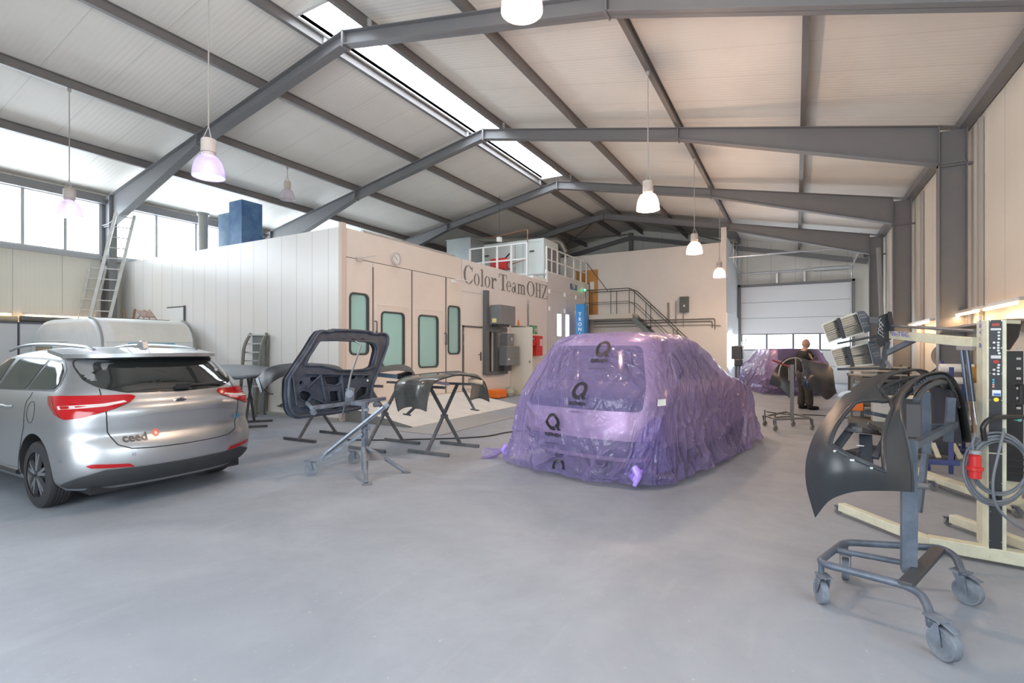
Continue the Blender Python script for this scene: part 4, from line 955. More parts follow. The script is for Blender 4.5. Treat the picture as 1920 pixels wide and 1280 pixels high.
body.parent = kia; body.location = loc
GLASS = mat('tinted_glass', (.012, .014, .014), .03, spec=.9)
GSIDE = mat('side_glass', (.02, .032, .03), .06, spec=.35)
TRIMB = mat('trim_black', (.015, .015, .017), .35)
kr = lambda a, b, o: ks.rear(a, b, o); 
def kpart(name, mb, m, parent=kia, **k): return obj(name, mb, m, parent, **k)
# rear screen: curved lower edge
scr = [(-.66, 1.395), (-.69, 1.33), (-.69, 1.20), (-.62, 1.135), (-.45, 1.085), (0, 1.07), (.45, 1.085), (.62, 1.135), (.69, 1.20), (.69, 1.33), (.66, 1.395), (0, 1.41)]
kpart('rear_window', patch2(kr, smooth_poly(scr, .04), .004, xf=K), GLASS, smooth=True)
mb = MB().tube([K(ks.rear(.10 - y * 0.0 - .12, 1.13, .03)), K(ks.rear(-.45, 1.12, .03))], .012, 8); mb.obb(K(ks.rear(-.03, 1.12, .035)), (.04, .13, .05))
mb.tube([K(ks.rear(-.03, 1.12, .03)), K(ks.rear(-.52, 1.14, .025))], .01, 6, radii=[.02, .006]); kpart('wiper', mb, TRIMB)
# spoiler
def spo(y, t, top): 
    e = ks.rear(y, 1.40, 0); x = e.x - .10 + t * .34
    return Vector((x, y, (1.445 + .05 * t if top else 1.408 + .05 * t) + .012 * (1 - (y / .72) ** 2)))
mb = MB(); mb.grid(lambda a, t: K(spo(-.70 + 1.40 * a, t, 1)), 24, 5); mb.grid(lambda a, t: K(spo(-.70 + 1.40 * a, t, 0)), 24, 5)
mb.grid(lambda a, t: K(spo(-.70 + 1.40 * a, 0, t)), 24, 1); mb.grid(lambda a, t: K(spo(-.70, a, t)), 5, 1); mb.grid(lambda a, t: K(spo(.70, a, t)), 5, 1)
kpart('roof_spoiler', mb, PAINT, smooth=True)
mb = MB().grid(lambda a, t: K(spo(-.16 + .32 * a, 0, .25 + .5 * t) - Vector((.004, 0, 0))), 8, 1); kpart('brake_light', mb, mat('lamp_red_dull', (.45, .02, .02), .2, emit=(.5, .01, .01), estr=.2))
# tail lights wrap round the corners
LRED = mat('tail_lamp_red', (.30, .003, .006), .16); LCLR = mat('lamp_clear', (.55, .48, .48), .15); LDARK = mat('tail_lamp_dark_red', (.18, .0, .005), .1, coat=1.)
def arcfn(sg): return lambda a, b, o: ks.at(sg * a, b, o)
for sg in (1, -1):
    outer = smooth_poly([(.38, 1.05), (.44, 1.00), (.62, .935), (.80, .88), (.94, .865), (1.06, .91), (1.15, .99), (1.18, 1.065), (.95, 1.075), (.66, 1.075), (.42, 1.07)], .02, 3)
    f = kpart('tail_light', patch2(arcfn(sg), outer, .012, xf=K), LRED, smooth=True)
    kpart('reflector_band', patch2(arcfn(sg), [(.46, 1.005), (.62, .975), (1.00, .955), (1.00, .985), (.62, 1.00), (.48, 1.02)], .015, rings=2, edge=.006, xf=K), LCLR, f, smooth=True)
    kpart('lamp_segment', patch2(arcfn(sg), smooth_poly([(.97, .877), (1.06, .92), (1.14, .99), (1.165, 1.06), (1.08, 1.065), (1.04, .96)], .02), .015, rings=2, edge=.006, xf=K), LDARK, f, smooth=True)
    kpart('rear_reflector', patch2(arcfn(sg), smooth_poly([(.44, .405), (.76, .43), (.80, .455), (.76, .468), (.48, .44)], .012), .008, xf=K), LRED)
# lower bumper insert
ins = [(-1.0, .27), (-.85, .345), (-.66, .405), (-.4, .395), (0, .39), (.4, .395), (.66, .405), (.85, .345), (1.0, .27), (.9, .23), (-.9, .23)]
kpart('bumper_insert', patch2(lambda a, b, o: ks.at(a, b, o), smooth_poly(ins, .03), .012, rings=16, xf=K), mat('bumper_black', (.028, .03, .033), .6, bump=.3, bscale=200), smooth=True)
# tailgate gap and creases
def line(pts, r, m, name, off=.001, close=False, sgn=1):
    out = []
    for (a, b), (c, d) in zip(pts, pts[1:]):
        n = max(1, int(math.hypot(c - a, d - b) / .03)); out += [K(ks.at(sgn * (a + (c - a) * k / n), b + (d - b) * k / n, off)) for k in range(n)]
    out.append(K(ks.at(sgn * pts[-1][0], pts[-1][1], off))); return kpart(name, MB().tube(out, r, 5), m)
GAP = mat('panel_gap', (.01, .01, .012), .7)
for sg in (1, -1): line([(.64, 1.13), (.64, 1.05), (.63, .85), (.62, .74), (.56, .62), (.46, .575), (.30, .562), (0, .555)], .005, GAP, 'panel_gap', 0, sgn=sg)
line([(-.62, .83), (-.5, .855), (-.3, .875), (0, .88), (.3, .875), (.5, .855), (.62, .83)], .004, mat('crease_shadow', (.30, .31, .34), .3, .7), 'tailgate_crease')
t_ = kpart('badge', MB().lathe([(0, .008), (.05, .006), (.062, 0)], (0, 0, 0), (0, 0, 1), 28), CHROME, smooth=True)
bd = t_.data
bc = K(ks.rear(0.02, .985, .004)); 
for v in bd.vertices: v.co = (bc.x + v.co.z, bc.y + v.co.x, bc.z + v.co.y * .52 + .0) 
bb = MB().lathe([(0, .010), (.042, .009)], (0, 0, 0), (0, 0, 1), 24); bb.v = [(bc.x + v[2], bc.y + v[0], bc.z + v[1] * .45) for v in bb.v]; kpart('badge_field', bb, mat('badge_dark', (.05, .05, .055), .3), t_)
kfn = lambda y, z: (lambda a, c: K(ks.rear(y - a, z + c, .006)))
kpart('lettering', text_mb('ceed', kfn(.42, .64), .10, bold=.002), mat('letter_dark', (.10, .10, .10), .3, .6), label='small dark model lettering')
st = kpart('sticker', patch2(kr, [(.25 + .03 * cos(R(20 * k)), .695 + .035 * sin(R(20 * k))) for k in range(18)], .005, rings=2, edge=.003, xf=K), mat('sticker_red', (.62, .16, .10), .4))
kpart('sticker_mark', text_mb('a', kfn(.25, .68), .05), WHITE, st)
kpart('eco_badge', text_mb('ECO', kfn(-.60, .735), .045, bold=.002), mat('eco_blue', (.05, .30, .55), .3)); kpart('eco_badge', text_mb('dynamics', kfn(-.70, .735), .032), mat('letter_grey', (.25, .26, .28), .3, .5))
for a, z in ((-1.02, .50), (-.45, .52), (.45, .52), (1.02, .50)):
    c = K(ks.at(a, z, .004)); e = K(ks.at(a, z, .1)); n = (e - c).normalized(); kpart('parking_sensor', MB().lathe([(.010, .001), (.014, .0), (.014, .003)], c, n, 16), mat('sensor_ring', (.2, .21, .22), .4))
# side glass, frames, rails, fin, handles, filler, mirrors
for sg in (1, -1):
    sf = lambda a, b, o, sg=sg: ks.side(a, b, sg, o)
    ch = kpart('window_trim', patch2(sf, smooth_poly([(.62, 1.105), (.585, 1.16), (.66, 1.30), (.80, 1.385), (1.4, 1.415), (2.2, 1.415), (2.75, 1.375), (3.25, 1.13), (3.30, 1.05), (2.0, 1.075)], .04), .003, xf=K), mat('trim_chrome_dark', (.05, .052, .055), .35, .5), smooth=True)
    for q in ([(.66, 1.125), (.63, 1.17), (.70, 1.29), (.82, 1.362), (1.10, 1.385), (1.24, 1.108)],
              [(1.28, 1.106), (1.16, 1.388), (1.9, 1.397), (1.98, 1.09)], [(2.05, 1.088), (2.02, 1.397), (2.35, 1.392), (2.72, 1.355), (3.16, 1.12), (3.20, 1.062)]):
        kpart('side_window', patch2(sf, smooth_poly(q, .03), .007, edge=.0, xf=K), GSIDE, smooth=True)
    rz = [(.72, 1.49), (.85, 1.515), (1.2, 1.535), (1.7, 1.55), (2.3, 1.545), (2.7, 1.51), (2.85, 1.48)]
    pts = []
    for k in range(36):
        x = .72 + 2.13 * k / 35; q = K((x, sg * .49, 0)); q.z = slerp(rz, x) - .004; pts.append(q)
    kpart('roof_rail', MB().tube(pts, .018, 8), mat('rail_alu', (.42, .44, .46), .3, .9), smooth=True)
    h = MB().tube([K(ks.side(x, .93 + .004, sg, o)) for x, o in ((1.42, .0), (1.46, .04), (1.62, .045), (1.67, 0))], .014, 8); kpart('door_handle', h, PAINT, smooth=True)
    line([(a, b) for a, b in ()] or [(0, 0), (0, 0)], .001, GAP, 'panel_gap') if 0 else None
    for x0 in (1.12, 2.06):
        pts = [K(ks.side(x0 + (.18 * (1 - (z - .35) / .4) if z < .75 and x0 < 1.5 else .0) + (-.04 if z > 1 and x0 < 1.5 else 0), z, sg, .0)) for z in [.32 + .04 * k for k in range(20)]]
        kpart('panel_gap', MB().tube(pts, .004, 5), GAP)
    pts = [K(ks.side(x, .30, sg, .002)) for x in (1.3, 2.0, 2.6, 3.1)]; kpart('sill', MB().tube(pts, .03, 8), TRIMB)
    m_ = MB().lathe([(0, -.05), (.07, -.04), (.09, 0), (.07, .04), (0, .06)], K(Vector((3.0, sg * .90, 1.07))), (1, 0, 0), 16); kpart('mirror', m_, PAINT, smooth=True)
    wheel(kia, KO.x - .89, KO.y - sg * .775, -sg); wheel(kia, KO.x - 3.58, KO.y - sg * .775, -sg)
pts = [K(ks.side(.98 + .085 * cos(R(15 * k)), .90 + .10 * sin(R(15 * k)), 1, .0005)) for k in range(24)]; kpart('fuel_flap', MB().tube(pts, .003, 4, closed=True), GAP)
c = K((.78, 0, 1.492)); mb = MB().prism([(0, 0), (.22, 0), (.09, .085), (.04, .085)], lambda a, b, q: (c.x - a, c.y - .03 + q, c.z + b + .008), .06); kpart('roof_antenna', mb, PAINT, bevel=.01)
for k, (z0) in enumerate((.9,)):
    pass
body_under = MB().box(KO.x - 4.3, KO.x - .25, KO.y - .7, KO.y + .7, .17, .24); kpart('underbody', body_under, TRIMB)

# ---------------- caravan behind it
CV = mat('caravan_white', (.76, .77, .76), .35, dirt=(.60, .61, .61), dscale=1.5)
CV2 = mat('caravan_filler', (.72, .70, .62), .5, dirt=(.60, .59, .54), dscale=1.6, damt=.9)
cv = thing('caravan', 'old white caravan with rounded ends and taped windows, standing behind the silver car', 'caravan', (-14.9, 6.1, 0))
X0, X1, Y0, Y1, ZT = -16.8, -13.02, 5.15, 7.15, 2.2
prof = []
for (cx, cz, r, a0, a1) in ((X1 - .62, ZT - .62, .62, 90, 0), (X1 - .3, .62, .3, 0, -90), (X0 + .5, .72, .4, -90, -180), (X0 + 1.15, ZT - .9, .9, 180, 90)):
    for k in range(11): a = R(a0 + (a1 - a0) * k / 10); prof.append((cx + r * cos(a) * (1.25 if a0 == 180 else 1), cz + r * sin(a)))
def cvf(a, c, q):
    return (a, Y0 + q, c)
o = obj('body', MB().prism(prof, cvf, Y1 - Y0), CV, cv, smooth=True, bevel=.10)
obj('belt_moulding', MB().tube([(x, Y0 - .004, 1.68) for x in (X0 + .2, -14.6)], .012, 6).tube([(X1 + .002, y, 1.66) for y in (Y0 + .1, Y1 - .1)], .01, 6), CV, cv)
obj('edge_trim', MB().tube([(a, Y0 + .035, c) for a, c in prof[:22]], .022, 8), mat('trim_grey', (.30, .30, .29), .5), cv, smooth=True)
obj('edge_trim', MB().tube([(a, Y1 - .035, c) for a, c in prof[:22]], .022, 8), mat('trim_grey', (.3, .3, .29), .5), cv, smooth=True)
mb = MB(); pr2 = [(X1 - .62 + .627 * cos(R(a)), ZT - .62 + .627 * sin(R(a))) for a in range(8, 62, 6)]
mb.grid(lambda a, t: (pr2[min(8, int(a * 8))][0], Y0 + .25 + (.0) + t * (Y1 - Y0 - .4), pr2[min(8, int(a * 8))][1]), 8, 6); obj('filler_patch', mb, CV2, cv, smooth=True)
TAPE = mat('masking_tape_blue', (.05, .30, .42), .6); MASK = mat('masking_paper_tan', (.45, .30, .18), .7, dirt=(.55, .42, .30), dscale=9)
f = obj('window_frame', MB().prism(rrect(1.05, .62, .08, cx=6.15, cy=1.32), lambda a, c, q: (X1 + .0 + q, a, c), .012), TAPE, cv); obj('window_cover', MB().prism(rrect(.95, .52, .06, cx=6.15, cy=1.32), lambda a, c, q: (X1 + .012 + q, a, c), .006), MASK, f)
f = obj('window_frame', MB().prism(rrect(.95, .6, .08, cx=-15.9, cy=1.28), lambda a, c, q: (a, Y0 - q, c), .012), TAPE, cv); obj('window_cover', MB().prism(rrect(.85, .5, .06, cx=-15.9, cy=1.30), lambda a, c, q: (a, Y0 - .012 - q, c), .006), MASK, f)
obj('door_panel', MB().prism([(-14.55, .5), (-13.6, .5), (-13.6, 1.55)] + [(-14.075 + .475 * cos(R(a)), 1.55 + .42 * sin(R(a))) for a in range(0, 181, 12)] + [(-14.55, 1.55)], lambda a, c, q: (a, Y0 - q, c), .014), CV, cv, bevel=.004)
obj('door_lock', MB().box(-13.85, -13.7, Y0 - .04, Y0 - .012, 1.40, 1.45), DARKM, cv)
obj('roof_vent', MB().box(X0 + 1.5, X1 - .75, Y0 + .3, Y1 - .25, ZT - .01, ZT + .02), mat('vent_dark', (.10, .09, .08), .5), cv)
for x in (-14.9,):
    for y in (Y0 + .12, Y1 - .12): obj('wheel', MB().lathe([(.0, -.09), (.3, -.09), (.32, 0), (.3, .09), (0, .09)], (x, y, .32), (0, 1, 0), 24), TYRE, cv, smooth=True)
obj('chassis', MB().box(X0 + .3, X1 - .2, Y0 + .2, Y1 - .2, .26, .36), DARKM, cv); obj('jockey_wheel', MB().cyl((X0 + .25, 6.1, 0), (X0 + .25, 6.1, .6), .04, 8), DARKM, cv)
# chairs stacked on the caravan roof end / bench items
t = thing('wooden_stool', 'small brown upturned stool lying beyond the caravan roof beside the ladders', 'stool', (-15.2, 6.4, ZT))
WOODB = mat('stool_brown', (.30, .16, .10), .5)
t.location = (-15.45, 6.75, ZT + .02)
obj('seat', MB().lathe([(0, 0), (.17, 0), (.17, .03), (0, .03)], (-15.45, 6.75, ZT + .03), (0, .0, 1), 18), WOODB, t)
for k in range(4): a = k * pi / 2 + .5; obj('leg', MB().cyl((-15.45 + .12 * cos(a), 6.75 + .12 * sin(a), ZT + .06), (-15.45 + .17 * cos(a), 6.75 + .17 * sin(a), ZT + .36), .016, 8), WOODB, t)
t = thing('folding_chair', 'small reddish folded chair on the caravan roof beside the brown stool', 'chair', (-14.7, 6.8, ZT + .02))
CR = mat('chair_pinkish', (.45, .30, .26), .5)
obj('seat', MB().obb((-14.7, 6.8, ZT + .2), (.36, .3, .03), Matrix.Rotation(.5, 3, 'Y')), CR, t)
for dx in (-.16, .16): obj('frame', MB().tube([(-14.7 + dx, 6.65, ZT + .03), (-14.66 + dx * .8, 6.8, ZT + .32), (-14.62 + dx, 6.95, ZT + .03)], .014, 8), CR, t)

# ---------------- film-wrapped cars
FILM = film_mat()
def wrapped_car(origin, heading, name_label, L_=4.35, W=.92, H=1.70, marks=True, seed=0):
    c_, s_ = cos(heading), sin(heading)
    def T(v): return Vector((origin[0] + v[0] * s_ - v[1] * c_, origin[1] + v[0] * c_ + v[1] * s_, v[2]))   # local x forward, y left
    root = thing('wrapped_car', name_label[0], 'car', (origin[0], origin[1], 0))
    # the car itself
    xr = [(.22, .14), (.35, .03), (.55, 0), (.75, .03), (.95, .06), (1.05, .12), (1.50, .42), (H - .12, .50), (H - .05, .75), (H, 1.2)]
    xf = [(.22, L_ - .15), (.5, L_), (.8, L_ - .05), (.98, L_ - .5), (1.06, L_ - 1.05), (1.5, L_ - 1.75), (H - .12, L_ - 1.9), (H - .05, L_ - 2.2), (H, L_ - 2.5)]
    w = [(.22, W - .08), (.45, W - .02), (.7, W), (.95, W - .02), (1.05, W - .05), (1.5, W - .2), (H - .12, W - .25), (H - .05, W - .36), (H - .02, W - .55), (H, .1)]
    sh = Shell(xr, xf, w, .5, .8, 2.7); zs = [.22 + (H - .22) * k / 44 for k in range(45)]
    mb, vs, fs = sh.skin(zs, 160); fs += [tuple(range(160)), tuple(44 * 160 + k for k in range(160))]
    o = obj('body', mb.add([T(v) for v in vs], fs), mat('mauve_car_body', (.52, .40, .44), .35, .3), root, smooth=True)
    GK = mat('dark_car_glass', (.02, .02, .028), .1)
    kk = lambda a, b, o: sh.rear(a, b, o)
    obj('rear_window', patch2(kk, smooth_poly([(-.62, 1.12), (.62, 1.12), (.55, 1.5), (-.55, 1.5)], .08), .012, xf=T), GK, root, smooth=True)
    if marks: obj('load_area', patch2(kk, smooth_poly([(-.80, .80), (-.78, 1.05), (-.60, 1.54), (.60, 1.54), (.78, 1.05), (.80, .80)], .08), .010, xf=T), mat('boot_opening_dark', (.035, .035, .06), .5), root, smooth=True)
    obj('bumper_bar', patch2(lambda a, b, o: sh.at(a, b, o), smooth_poly([(-1.1, .28), (1.1, .28), (1.1, .48), (-1.1, .48)], .05), .02, xf=T), mat('bumper_grey', (.12, .12, .14), .5), root, smooth=True)
    CL = mat('pale_window_trim', (.75, .68, .72), .3, .4)
    for sg in (1, -1):
        fn = lambda a, b, o, sg=sg: sh.side(a, b, sg, o); q = smooth_poly([(.95, 1.10), (.98, 1.42), (1.15, 1.50), (2.3, 1.50), (2.75, 1.4), (3.2, 1.10)], .08)
        obj('side_window', patch2(fn, q, .012, xf=T), mat('side_glass_mauve', (.12, .10, .12), .15), root, smooth=True)
        obj('window_trim', MB().tube([T(fn(a, b, .02)) for a, b in q], .014, 6, closed=True), CL, root)
        for x in (.85, 3.45): obj('wheel', MB().lathe([(0, -.1), (.3, -.1), (.34, -.05), (.34, .05), (.3, .1), (0, .1)], T((x, sg * (W - .14), .34)), (T((x, 1, .34)) - T((x, 0, .34))), 28), TYRE, root, smooth=True)
    # the film over it: a sheet gathered and knotted near the floor
    F = .07
    def R_(v): return v
    xr2 = [(.02, -.14), (.10, -.17), (.3, -.12), (.6, -.10), (.9, -.07), (1.0, -.03), (1.5, .34), (H - .1, .42), (H - .01, .62), (H + .03, 1.1)]
    xf2 = [(.02, L_ + .12), (.3, L_ + .1), (.8, L_ + .03), (1.0, L_ - .40), (1.10, L_ - .9), (1.5, L_ - 1.62), (H - .1, L_ - 1.8), (H - .01, L_ - 2.1), (H + .03, L_ - 2.5)]
    w2 = [(.02, W + .20), (.3, W + .13), (.7, W + .07), (.95, W + .04), (1.1, W - .0), (1.5, W - .15), (H - .1, W - .21), (H - .02, W - .34), (H + .015, W - .52), (H + .03, .1)]
    sd = seed * 7.3; AMP = 1. if marks else .35
    def disp(arc, z, f):
        k = max(0, 1 - z / (1.1 if abs(arc) < 1.1 else .95))
        n1 = noise.noise(Vector((arc * 2.1 + sd, z * .5, sd))); n2 = noise.noise(Vector((arc * 5.2 + n1 * 1.5, z * 1.1, 3. + sd)))
        n3 = noise.noise(Vector((arc * 3.2 + z * 4.0, z * 2.6 - arc, 9. + sd)))
        pleat = abs(n2) * 2
        d = AMP * (.10 * k * n1 + .045 * k * (pleat - .5)) + .008 * n3 + .002 * noise.noise(Vector((arc * 11, z * 9, sd)))
        # diagonal tension folds
        n4 = noise.noise(Vector((arc * 1.6 + z * 1.9 + sd, z * 1.2 - arc * .8, 4.))); d += (.016 + .03 * k) * max(0, 1 - abs(n4) * 9)
        if marks:
            g = math.exp(-((arc + 1.12 + (.30 - z) * .25) / .22) ** 2)    # gathered towards the knot at the right rear corner
            d += -.12 * g * max(0, 1 - z / .9) + .05 * g * abs(sin(arc * 42)) * max(0, 1 - z / 1.3)
        return d
    fs_ = Shell(xr2, xf2, w2, .45, .8, 2.5, disp)
    zz = [.012 + .55 * (k / 40) for k in range(40)] + [.562 + (H - .15 - .562) * k / 50 for k in range(50)] + [H - .15 + .15 * k / 12 for k in range(13)] + [H + .01, H + .02, H + .03]
    n = 420
    def hem(arc): return .02 + .10 * max(0, noise.noise(Vector((arc * 1.3 + sd, 5.5, 1)))) + (.0 if not marks else .12 * math.exp(-((arc + .35) / .5) ** 2) * 0)
    vs = []
    for z in zz:
        for k in range(n):
            f = -1 + 2 * k / n; Ln = fs_.half(.3)[1][-1]; h = hem(f * Ln); zq = h + (z - .012) * (1 - h / (H + .03)) if z < 1 else z
            zq = z + h * max(0, 1 - z / .8)
            q = fs_.frac(f, z); q.z = zq; vs.append(T(q))
    fs = [(i * n + k, i * n + (k + 1) % n, (i + 1) * n + (k + 1) % n, (i + 1) * n + k) for i in range(len(zz) - 1) for k in range(n)] + [tuple((len(zz) - 1) * n + k for k in range(n))]
    cov = obj('film_cover', MB().add(vs, fs), FILM, root, smooth=True, label='purple translucent masking film')
    cov.data.polygons.foreach_set('use_smooth', [True] * len(cov.data.polygons))
    cov['_w'] = 0
    return root, cov, fs_, T
suv, cov, fsh, TS = wrapped_car((-2.28, 5.50), R(10.5), ['tall car fully wrapped in purple masking film, knotted at the corner, centre of the hall'], seed=1)
INK = mat('print_black', (.012, .010, .015), .5)
def mark(y, z, s=1., txt='REFINISH', cut=None):
    fn = lambda a, c: TS(fsh.rear(y - a, z + c, .012)); mb = MB()
    o = ell(0, 0, .088 * s, .092 * s, 0, 360, 36); i = ell(0, .006, .05 * s, .056 * s, 0, 360, 36)
    vs = [fn(*p) for p in o + i]; fs = [(k, k + 1, 38 + k, 37 + k) for k in range(36) if not (cut and o[k][1] < cut) and not 32 <= (k + 3) % 36 <= 33]
    mb.add(vs, fs)
    if not cut:
        mb.add([fn(*p) for p in ((.018 * s, -.035 * s), (.045 * s, -.02 * s), (.10 * s, -.085 * s), (.06 * s, -.09 * s))], [(0, 1, 2, 3)])
    o_ = obj('printed_mark', mb, INK, cov, label='black printed ring mark')
    if not cut:
        obj('printed_text', text_mb(txt, lambda a, c: fn(a, c - .155 * s), .052 * s, bold=.002), INK, cov)
        obj('printed_text', text_mb('www.q-refinish.com', lambda a, c: fn(a, c - .235 * s), .022 * s), INK, cov)
mark(-.22, 1.50); mark(-.12, 1.02, 1.05); mark(.20, .64, 1.1); mark(.10, .12, 1.05, cut=-.02)
obj('paper_label', MB().add([TS(fsh.at(-1.02 - a, .88 + c, .02)) for a, c in ((0, 0), (.13, 0), (.13, .07), (0, .07))], [(0, 1, 2, 3)]), WHITE, cov)
# knot at the right rear corner and the loose tail at the left
FK = mat('film_gathered', (.40, .27, .80), .25, spec=.7, bump=.8, bscale=30)
kc = P(1192, 893, 5.42)
mb = MB(); 
mb.tube([kc + Vector(v) for v in ((-.02, 0, .10), (.03, -.02, .03), (0, -.03, -.03), (-.05, 0, -.0), (-.03, .02, .05), (.04, .02, .04), (.03, -.04, 0), (0, -.05, -.09))], .04, 12, radii=[.05, .045, .045, .04, .04, .045, .04, .022])
obj('knot', mb, FK, cov, smooth=True)
kb = P(1192, 890, 5.50)
def fan(a, t):
    s0 = TS(fsh.at(-.70 - .75 * a, .06 + .70 * t * sin(pi * (.02 + .96 * a)) ** .6, .03 - .03 * t)); e = kb + Vector((0, 0, .03)); k = (1 - t) ** 1.5
    q = s0.lerp(e, k); q += Vector((.014, -.02, 0)) * sin(a * 30) * sin(pi * t) ; return q
obj('gathered_film', MB().grid(lambda a, t: fan(a, t), 90, 16), FILM, cov, smooth=True)
kl = P(935, 848, 6.9)
def tail(a, t):
    ang = a * 2 * pi; r = .02 + .17 * t ** 1.2 * (1 + .25 * sin(ang * 4)); d = Vector((-.34, .02, -.14)) * t
    q = kl + Vector((.12, 0, .06)) + d + Vector((0, cos(ang) * r * .7, sin(ang) * r * .6)); q.z = max(.01, q.z); return q
obj('loose_tail', MB().grid(tail, 40, 12), FILM, cov, smooth=True); obj('knot', MB().tube([kl + Vector(v) for v in ((.12, 0, .12), (.08, -.02, .04), (.10, 0, -.03), (.13, 0, .05))], .035, 10), FK, cov, smooth=True)
# the second one by the gate
suv2, cov2, f2, T2 = wrapped_car((.15, 18.7), R(-18), ['second purple-wrapped car, small in the distance before the gate behind the person'], L_=4.2, W=.90, H=1.50, marks=False, seed=2)
# ================================================================== STANDS AND LOOSE BODY PARTS
def Q(u, v, ax, val):
    """point where the measured sight line meets the plane x/y/z = val"""
    r = P(u, v, 1) - Vector((0, 0, EYE)); k = (val - (EYE if ax == 2 else 0)) / r[ax]
    return Vector((0, 0, EYE)) + r * k
def cr(p0, p1, p2, p3, t):
    return .5 * ((2 * p1) + (p2 - p0) * t + (2 * p0 - 5 * p1 + 4 * p2 - p3) * t * t + (3 * p1 - p0 - 3 * p2 + p3) * t ** 3)
def net_fn(net):
    """net[s][t] control points -> smooth surface f(s, t) in 0..1"""
    ns, nt_ = len(net), len(net[0])
    def row(r, t):
        x = t * (nt_ - 1); i = min(int(x), nt_ - 2); g = lambda k: r[max(0, min(nt_ - 1, k))]
        return cr(g(i - 1), g(i), g(i + 1), g(i + 2), x - i)
    def f(s, t):
        x = s * (ns - 1); i = min(int(x), ns - 2); g = lambda k: row(net[max(0, min(ns - 1, k))], t)
        return cr(g(i - 1), g(i), g(i + 1), g(i + 2), x - i)
    return f
def netp(rows): return [[P(*q) for q in r] for r in rows]
# ---- folding X stands
def x_stand(label):
    t = thing('x_stand', label, 'stand', (0, 0, 0), 'folding X-shaped work stands', world=False)
    for y in (-.38, .38): obj('foot_bar', MB().box(-.36, .36, y - .022, y + .022, 0, .045), DARKM, t, bevel=.004)
    obj('leg', MB().bar((-.02, -.38, .03), (-.02, .36, .95), .03, .045, (1, 0, 0)), DARKM, t); obj('leg', MB().bar((.02, .38, .03), (.02, -.36, .95), .03, .045, (1, 0, 0)), DARKM, t)
    obj('pivot', MB().cyl((-.05, 0, .5), (.05, 0, .5), .03, 12), DARKM, t)
    for y in (-.37, .37): obj('top_bar', MB().box(-.30, .30, y - .02, y + .02, .94, .975), DARKM, t)
    return t
xs = x_stand('dark folding X stand carrying the bumper nearest the purple car'); xs.location = (-4.55, 6.06, 0)
for nm, a, b_ in (('support_arm', P(868, 728, 7.9), P(890, 768, 7.7)), ('support_arm', P(800, 742, 7.3), P(763, 777, 7.1))):
    o = obj(nm, MB().bar(a - xs.location, b_ - xs.location, .025, .035).bar(b_ - xs.location + Vector((-.09, .03, 0)), b_ - xs.location + Vector((.09, -.03, 0)), .02, .02), DARKM, xs)
dup(xs, (-5.50, 5.82, 0), 0, 'dark folding X stand behind the bare tailgate, carrying a small black bumper')
dup(xs, (-7.05, 5.86, 0), .05, 'dark folding X stand low behind the left edge of the bare tailgate')
dup(xs, (-9.35, 6.15, 0), R(48), 'dark folding X stand under the blue-grey bonnet behind the silver car')
# ---- bumper on the first stand
GREYB = mat('worn_charcoal_bumper', (.05, .052, .05), .26, .2, dirt=(.12, .12, .11), dscale=7, damt=.5, coat=.5, bump=.1)
def skin(name, label, rows, m, cat='bumper', nu=60, nv=26, keep=None, parts=(), thick=.006, grp=None):
    net = netp(rows); f = net_fn(net); c = f(.5, .5)
    t = thing(name, label, cat, (c.x, c.y, min(f(0, .5).z, f(1, .5).z)), grp)
    o = obj('skin', MB().grid(lambda a, b_: f(a, b_), nu, nv, keep=keep), m, t, smooth=True, solid=thick)
    return t, o, f
def edge_lip(f, t_, fixed, m, parent, r=.009, axis='t', a0=0, a1=1):
    pts = [f(a0 + (a1 - a0) * k / 40, fixed) if axis == 't' else f(fixed, a0 + (a1 - a0) * k / 40) for k in range(41)]
    obj('edge_lip', MB().tube(pts, r, 6), m, parent, smooth=True)
t, o, f = skin('bumper_skin', 'worn charcoal bumper draped over the X stand beside the purple-wrapped car', [
    [(747, 771, 6.9), (757, 765, 6.75), (775, 763, 6.62), (798, 771, 6.6)],
    [(740, 735, 6.9), (758, 733, 6.68), (780, 738, 6.55), (802, 743, 6.6)],
    [(750, 711, 7.05), (768, 709, 6.75), (792, 712, 6.6), (812, 719, 6.65)],
    [(800, 700, 7.6), (810, 701, 7.3), (820, 703, 7.05), (835, 708, 6.95)],
    [(866, 698, 8.1), (866, 699, 7.8), (866, 700, 7.55), (867, 703, 7.4)],
    [(885, 710, 8.4), (893, 706, 8.2), (901, 707, 8.0), (906, 714, 7.85)],
    [(881, 752, 8.4), (890, 748, 8.2), (902, 747, 8.0), (917, 753, 7.85)]], GREYB)
edge_lip(f, t, 1., mat('lip_dark', (.02, .02, .02), .5), t, .012); edge_lip(f, t, 0., mat('lip_dark', (.02, .02, .02)), t, .008)
obj('foam_block', MB().cyl(P(878, 713, 7.7), P(905, 717, 7.7), .035, 12), mat('foam_tan', (.45, .36, .26), .7), t); obj('grille_insert', MB().prism([(826, 701), (872, 700), (860, 697), (835, 698)], lambda a, c, q: P(a, c - 2, 7.35 + q), .03), mat('lip_dark', (.02, .02, .02)), t)
obj('bracket', MB().bar(P(815, 716, 7.2), P(840, 720, 7.4), .05, .04), ALU, t)
t, o, f = skin('bumper_skin', 'small matte black bumper on the X stand just right of the bare tailgate', [
    [(700, 722, 7.6), (697, 722, 7.4), (694, 722, 7.2)], [(704, 694, 7.7), (703, 698, 7.5), (700, 703, 7.25)], [(722, 686, 7.9), (720, 690, 7.6), (716, 697, 7.3)],
    [(750, 683, 8.2), (750, 688, 7.9), (748, 694, 7.6)], [(770, 689, 8.4), (773, 693, 8.2), (776, 699, 7.95)], [(774, 702, 8.5), (777, 704, 8.3), (779, 707, 8.)]], MATTEB)
